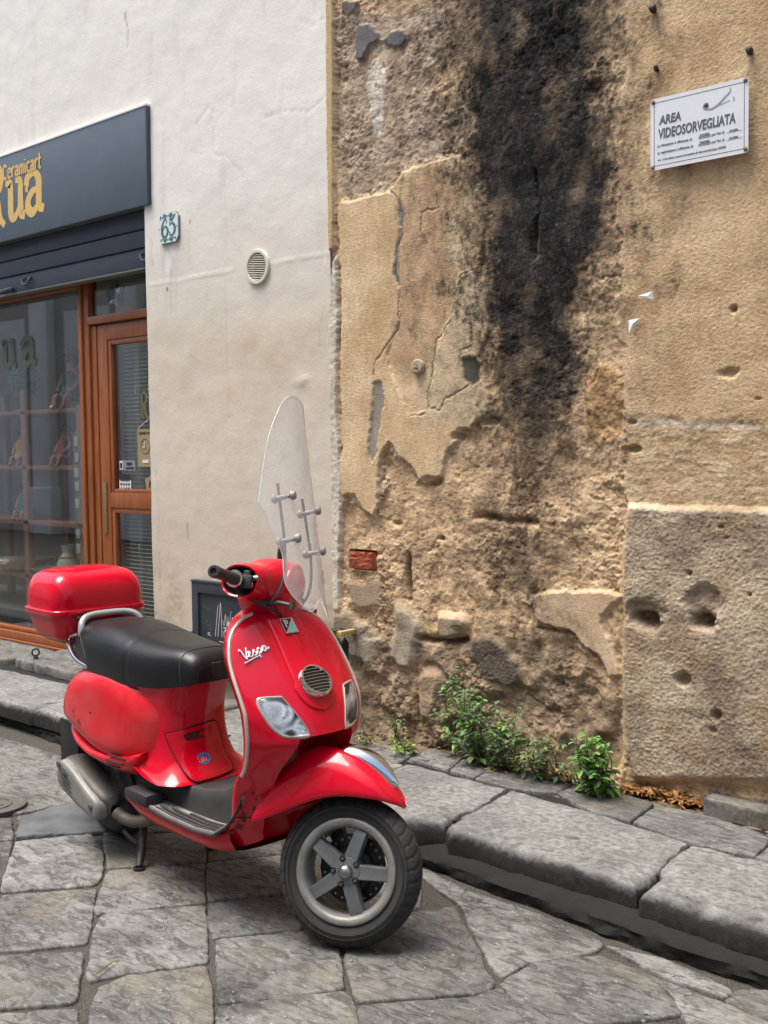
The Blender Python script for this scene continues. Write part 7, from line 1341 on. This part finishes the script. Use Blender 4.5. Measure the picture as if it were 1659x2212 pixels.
def weed(name, base, label, cat, nst, H_, spread, lean, Ls, mats, seed, dens=.022, group=None):
    r_ = np.random.default_rng(seed); root = empty(name, base, label, cat, group); st = MB(); lf = [MB() for _ in mats]; base = np.array(base)
    for i in range(nst):
        p = base + np.array([r_.normal(0, spread * .45), r_.uniform(-.06, .02), 0]); top = p + np.array([r_.normal(0, spread * .6), -abs(r_.normal(.03, .04)) + .0, H_ * r_.uniform(.45, 1.05)]) + np.array(lean); mid = (p + top) / 2 + np.array([r_.normal(0, .03), -abs(r_.normal(.015, .02)), .03])
        top[1] = min(top[1], -.02); mid[1] = min(mid[1], -.015); pts = catmull([p, mid, top], 7); st.tube(pts, [.0032, .0022, .0010], 5); L = np.linalg.norm(np.diff(pts, axis=0), axis=1).sum(); n_ = int(L / dens)
        for k in range(n_):
            t = (k + .6) / n_; q = pts[min(int(t * (len(pts) - 1)), len(pts) - 2)]; 
            for s in range(2 if r_.random() < .8 else 3):
                a = r_.uniform(0, 6.283); d = np.array([math.cos(a), math.sin(a) * .8 - .25, r_.uniform(-.35, .45)]); LL = Ls * r_.uniform(.55, 1.15) * (1.1 - .45 * t); mi = r_.choice(len(mats), p=[.72, .28] if len(mats) == 2 else None); leaf(lf[mi], q + d * .006, d, np.array([0, 0, 1.]), LL, LL * .30, r_.uniform(.1, .4), r_.uniform(.1, .5))
    tag(st.build('stem', M_STEM, root), kind='stuff')
    for b, m in zip(lf, mats):
        if b.n: tag(b.build('foliage', m, root, smooth=False), kind='stuff')
    return root
W1 = 'tangled dusty green weed climbing the foot of the wall under the grey cement patch'
weed('wall_weed', (-2.71, -.04, .13), W1, 'weed', 13, .42, .10, (-.03, 0, 0), .040, [M_LF1, M_LF2], 1, .020)
weed('wall_weed', (-2.55, -.05, .13), 'thick green weed at the wall foot, middle of the low clump', 'weed', 18, .27, .11, (0, -.02, 0), .040, [M_LF1, M_LF2], 2, .019); weed('wall_weed', (-2.37, -.05, .13), 'straggly half-dry weed at the right end of the low clump', 'weed', 14, .20, .10, (.03, -.02, 0), .032, [M_LF1, M_LF3], 3, .022)
weed('wall_weed', (-2.24, -.05, .13), 'small grey-green seedling between the clump and the bright weed', 'weed', 7, .10, .06, (0, -.02, 0), .024, [M_LF1, M_LF3], 4)
weed('wall_weed', (-2.09, -.08, .13), 'bright fresh green nettle-like weed by the litter pile', 'weed', 22, .245, .075, (.01, -.03, 0), .046, [M_LF2, M_LF1], 5, .022)
weed('wall_weed', (-3.13, -.02, .14), 'small wispy weed in the wall joint right of the scooter', 'weed', 6, .13, .05, (0, -.01, 0), .024, [M_LF1, M_LF3], 6); weed('wall_weed', (-2.98, -.12, .14), 'tiny leafy weed in the pavement joint', 'weed', 6, .05, .05, (0, -.02, 0), .026, [M_LF2, M_LF3], 7); weed('wall_weed', (-3.28, -.14, .13), 'flat dry grassy weed against the scooter side of the wall foot', 'weed', 12, .07, .12, (0, -.02, 0), .022, [M_LF3, M_LF1], 8)
# litter of dry leaves
b = MB(); r_ = np.random.default_rng(12)
for i in range(430):
    t = r_.random(); x = -2.04 + .31 * t; y = -.02 + r_.normal(0, .022); z = .142 + .028 * math.exp(-((t - .5) / .4) ** 2) * r_.random() + .004; a = r_.uniform(0, 6.28); leaf(b, np.array([x, y, z]), np.array([math.cos(a), math.sin(a), r_.normal(.1, .4)]), np.array([r_.normal(0, .4), r_.normal(0, .4), 1.]), r_.uniform(.012, .030), r_.uniform(.004, .008), .3, .4)
tag(b.build('leaf_litter', M_BROWN, smooth=False), 'heap of brown dry leaves in the hollow under the wall', 'leaf litter', kind='stuff')
b = MB()
for i in range(260):
    x = r_.uniform(-3.35, -2.3); y = r_.uniform(-.2, -.02); a = r_.uniform(0, 6.28); leaf(b, np.array([x, y, .148 + .006 * r_.random()]), np.array([math.cos(a), math.sin(a), r_.normal(0, .2)]), np.array([r_.normal(0, .3), r_.normal(0, .3), 1.]), r_.uniform(.006, .018), r_.uniform(.0015, .004), .3, .2)
tag(b.build('plant_debris', M_LF3, smooth=False), 'scattered dry plant bits along the foot of the wall', 'debris', kind='stuff')
# pebbles and grit on the road, cigarette ends
b = MB()
for i in range(150):
    x, y = r_.uniform(-4.6, -.9), r_.uniform(-2.4, -.8); s = abs(r_.normal(.0, .0018)) + .0010; n_ = 6; V = [(x + s * math.cos(t) * r_.uniform(.7, 1.2), y + s * math.sin(t) * r_.uniform(.7, 1.2), .004) for t in np.linspace(0, 6.28, n_, endpoint=False)] + [(x, y, .006 + s * .9)]
    b.add(V, [(k, (k + 1) % n_, n_) for k in range(n_)])
tag(b.build('grit', simple('pale_grit', (140, 137, 130), .8, var=.3, vscale=200)), 'pale grit scattered over the paving stones', 'grit', kind='stuff')
for (x, y, z, a, lb) in [(-3.42, -.98, .014, .4, 'cigarette end on the road left of the scooter'), (-2.53, -1.93, .012, 1.9, 'bent dry twig lying in the joint at lower left')]:
    b = MB(); L = .024 if 'cig' in lb else .04; d = np.array([math.cos(a), math.sin(a), 0]); p = np.array([x, y, z]); b.tube([p - d * L, p + np.array([0, .004, .003]), p + d * L], .0042 if 'cig' in lb else .002, 7); tag(b.build('cigarette_end' if 'cig' in lb else 'dry_twig', simple('filter_paper', (206, 196, 170), .8) if 'cig' in lb else M_LF3), lb, 'litter')
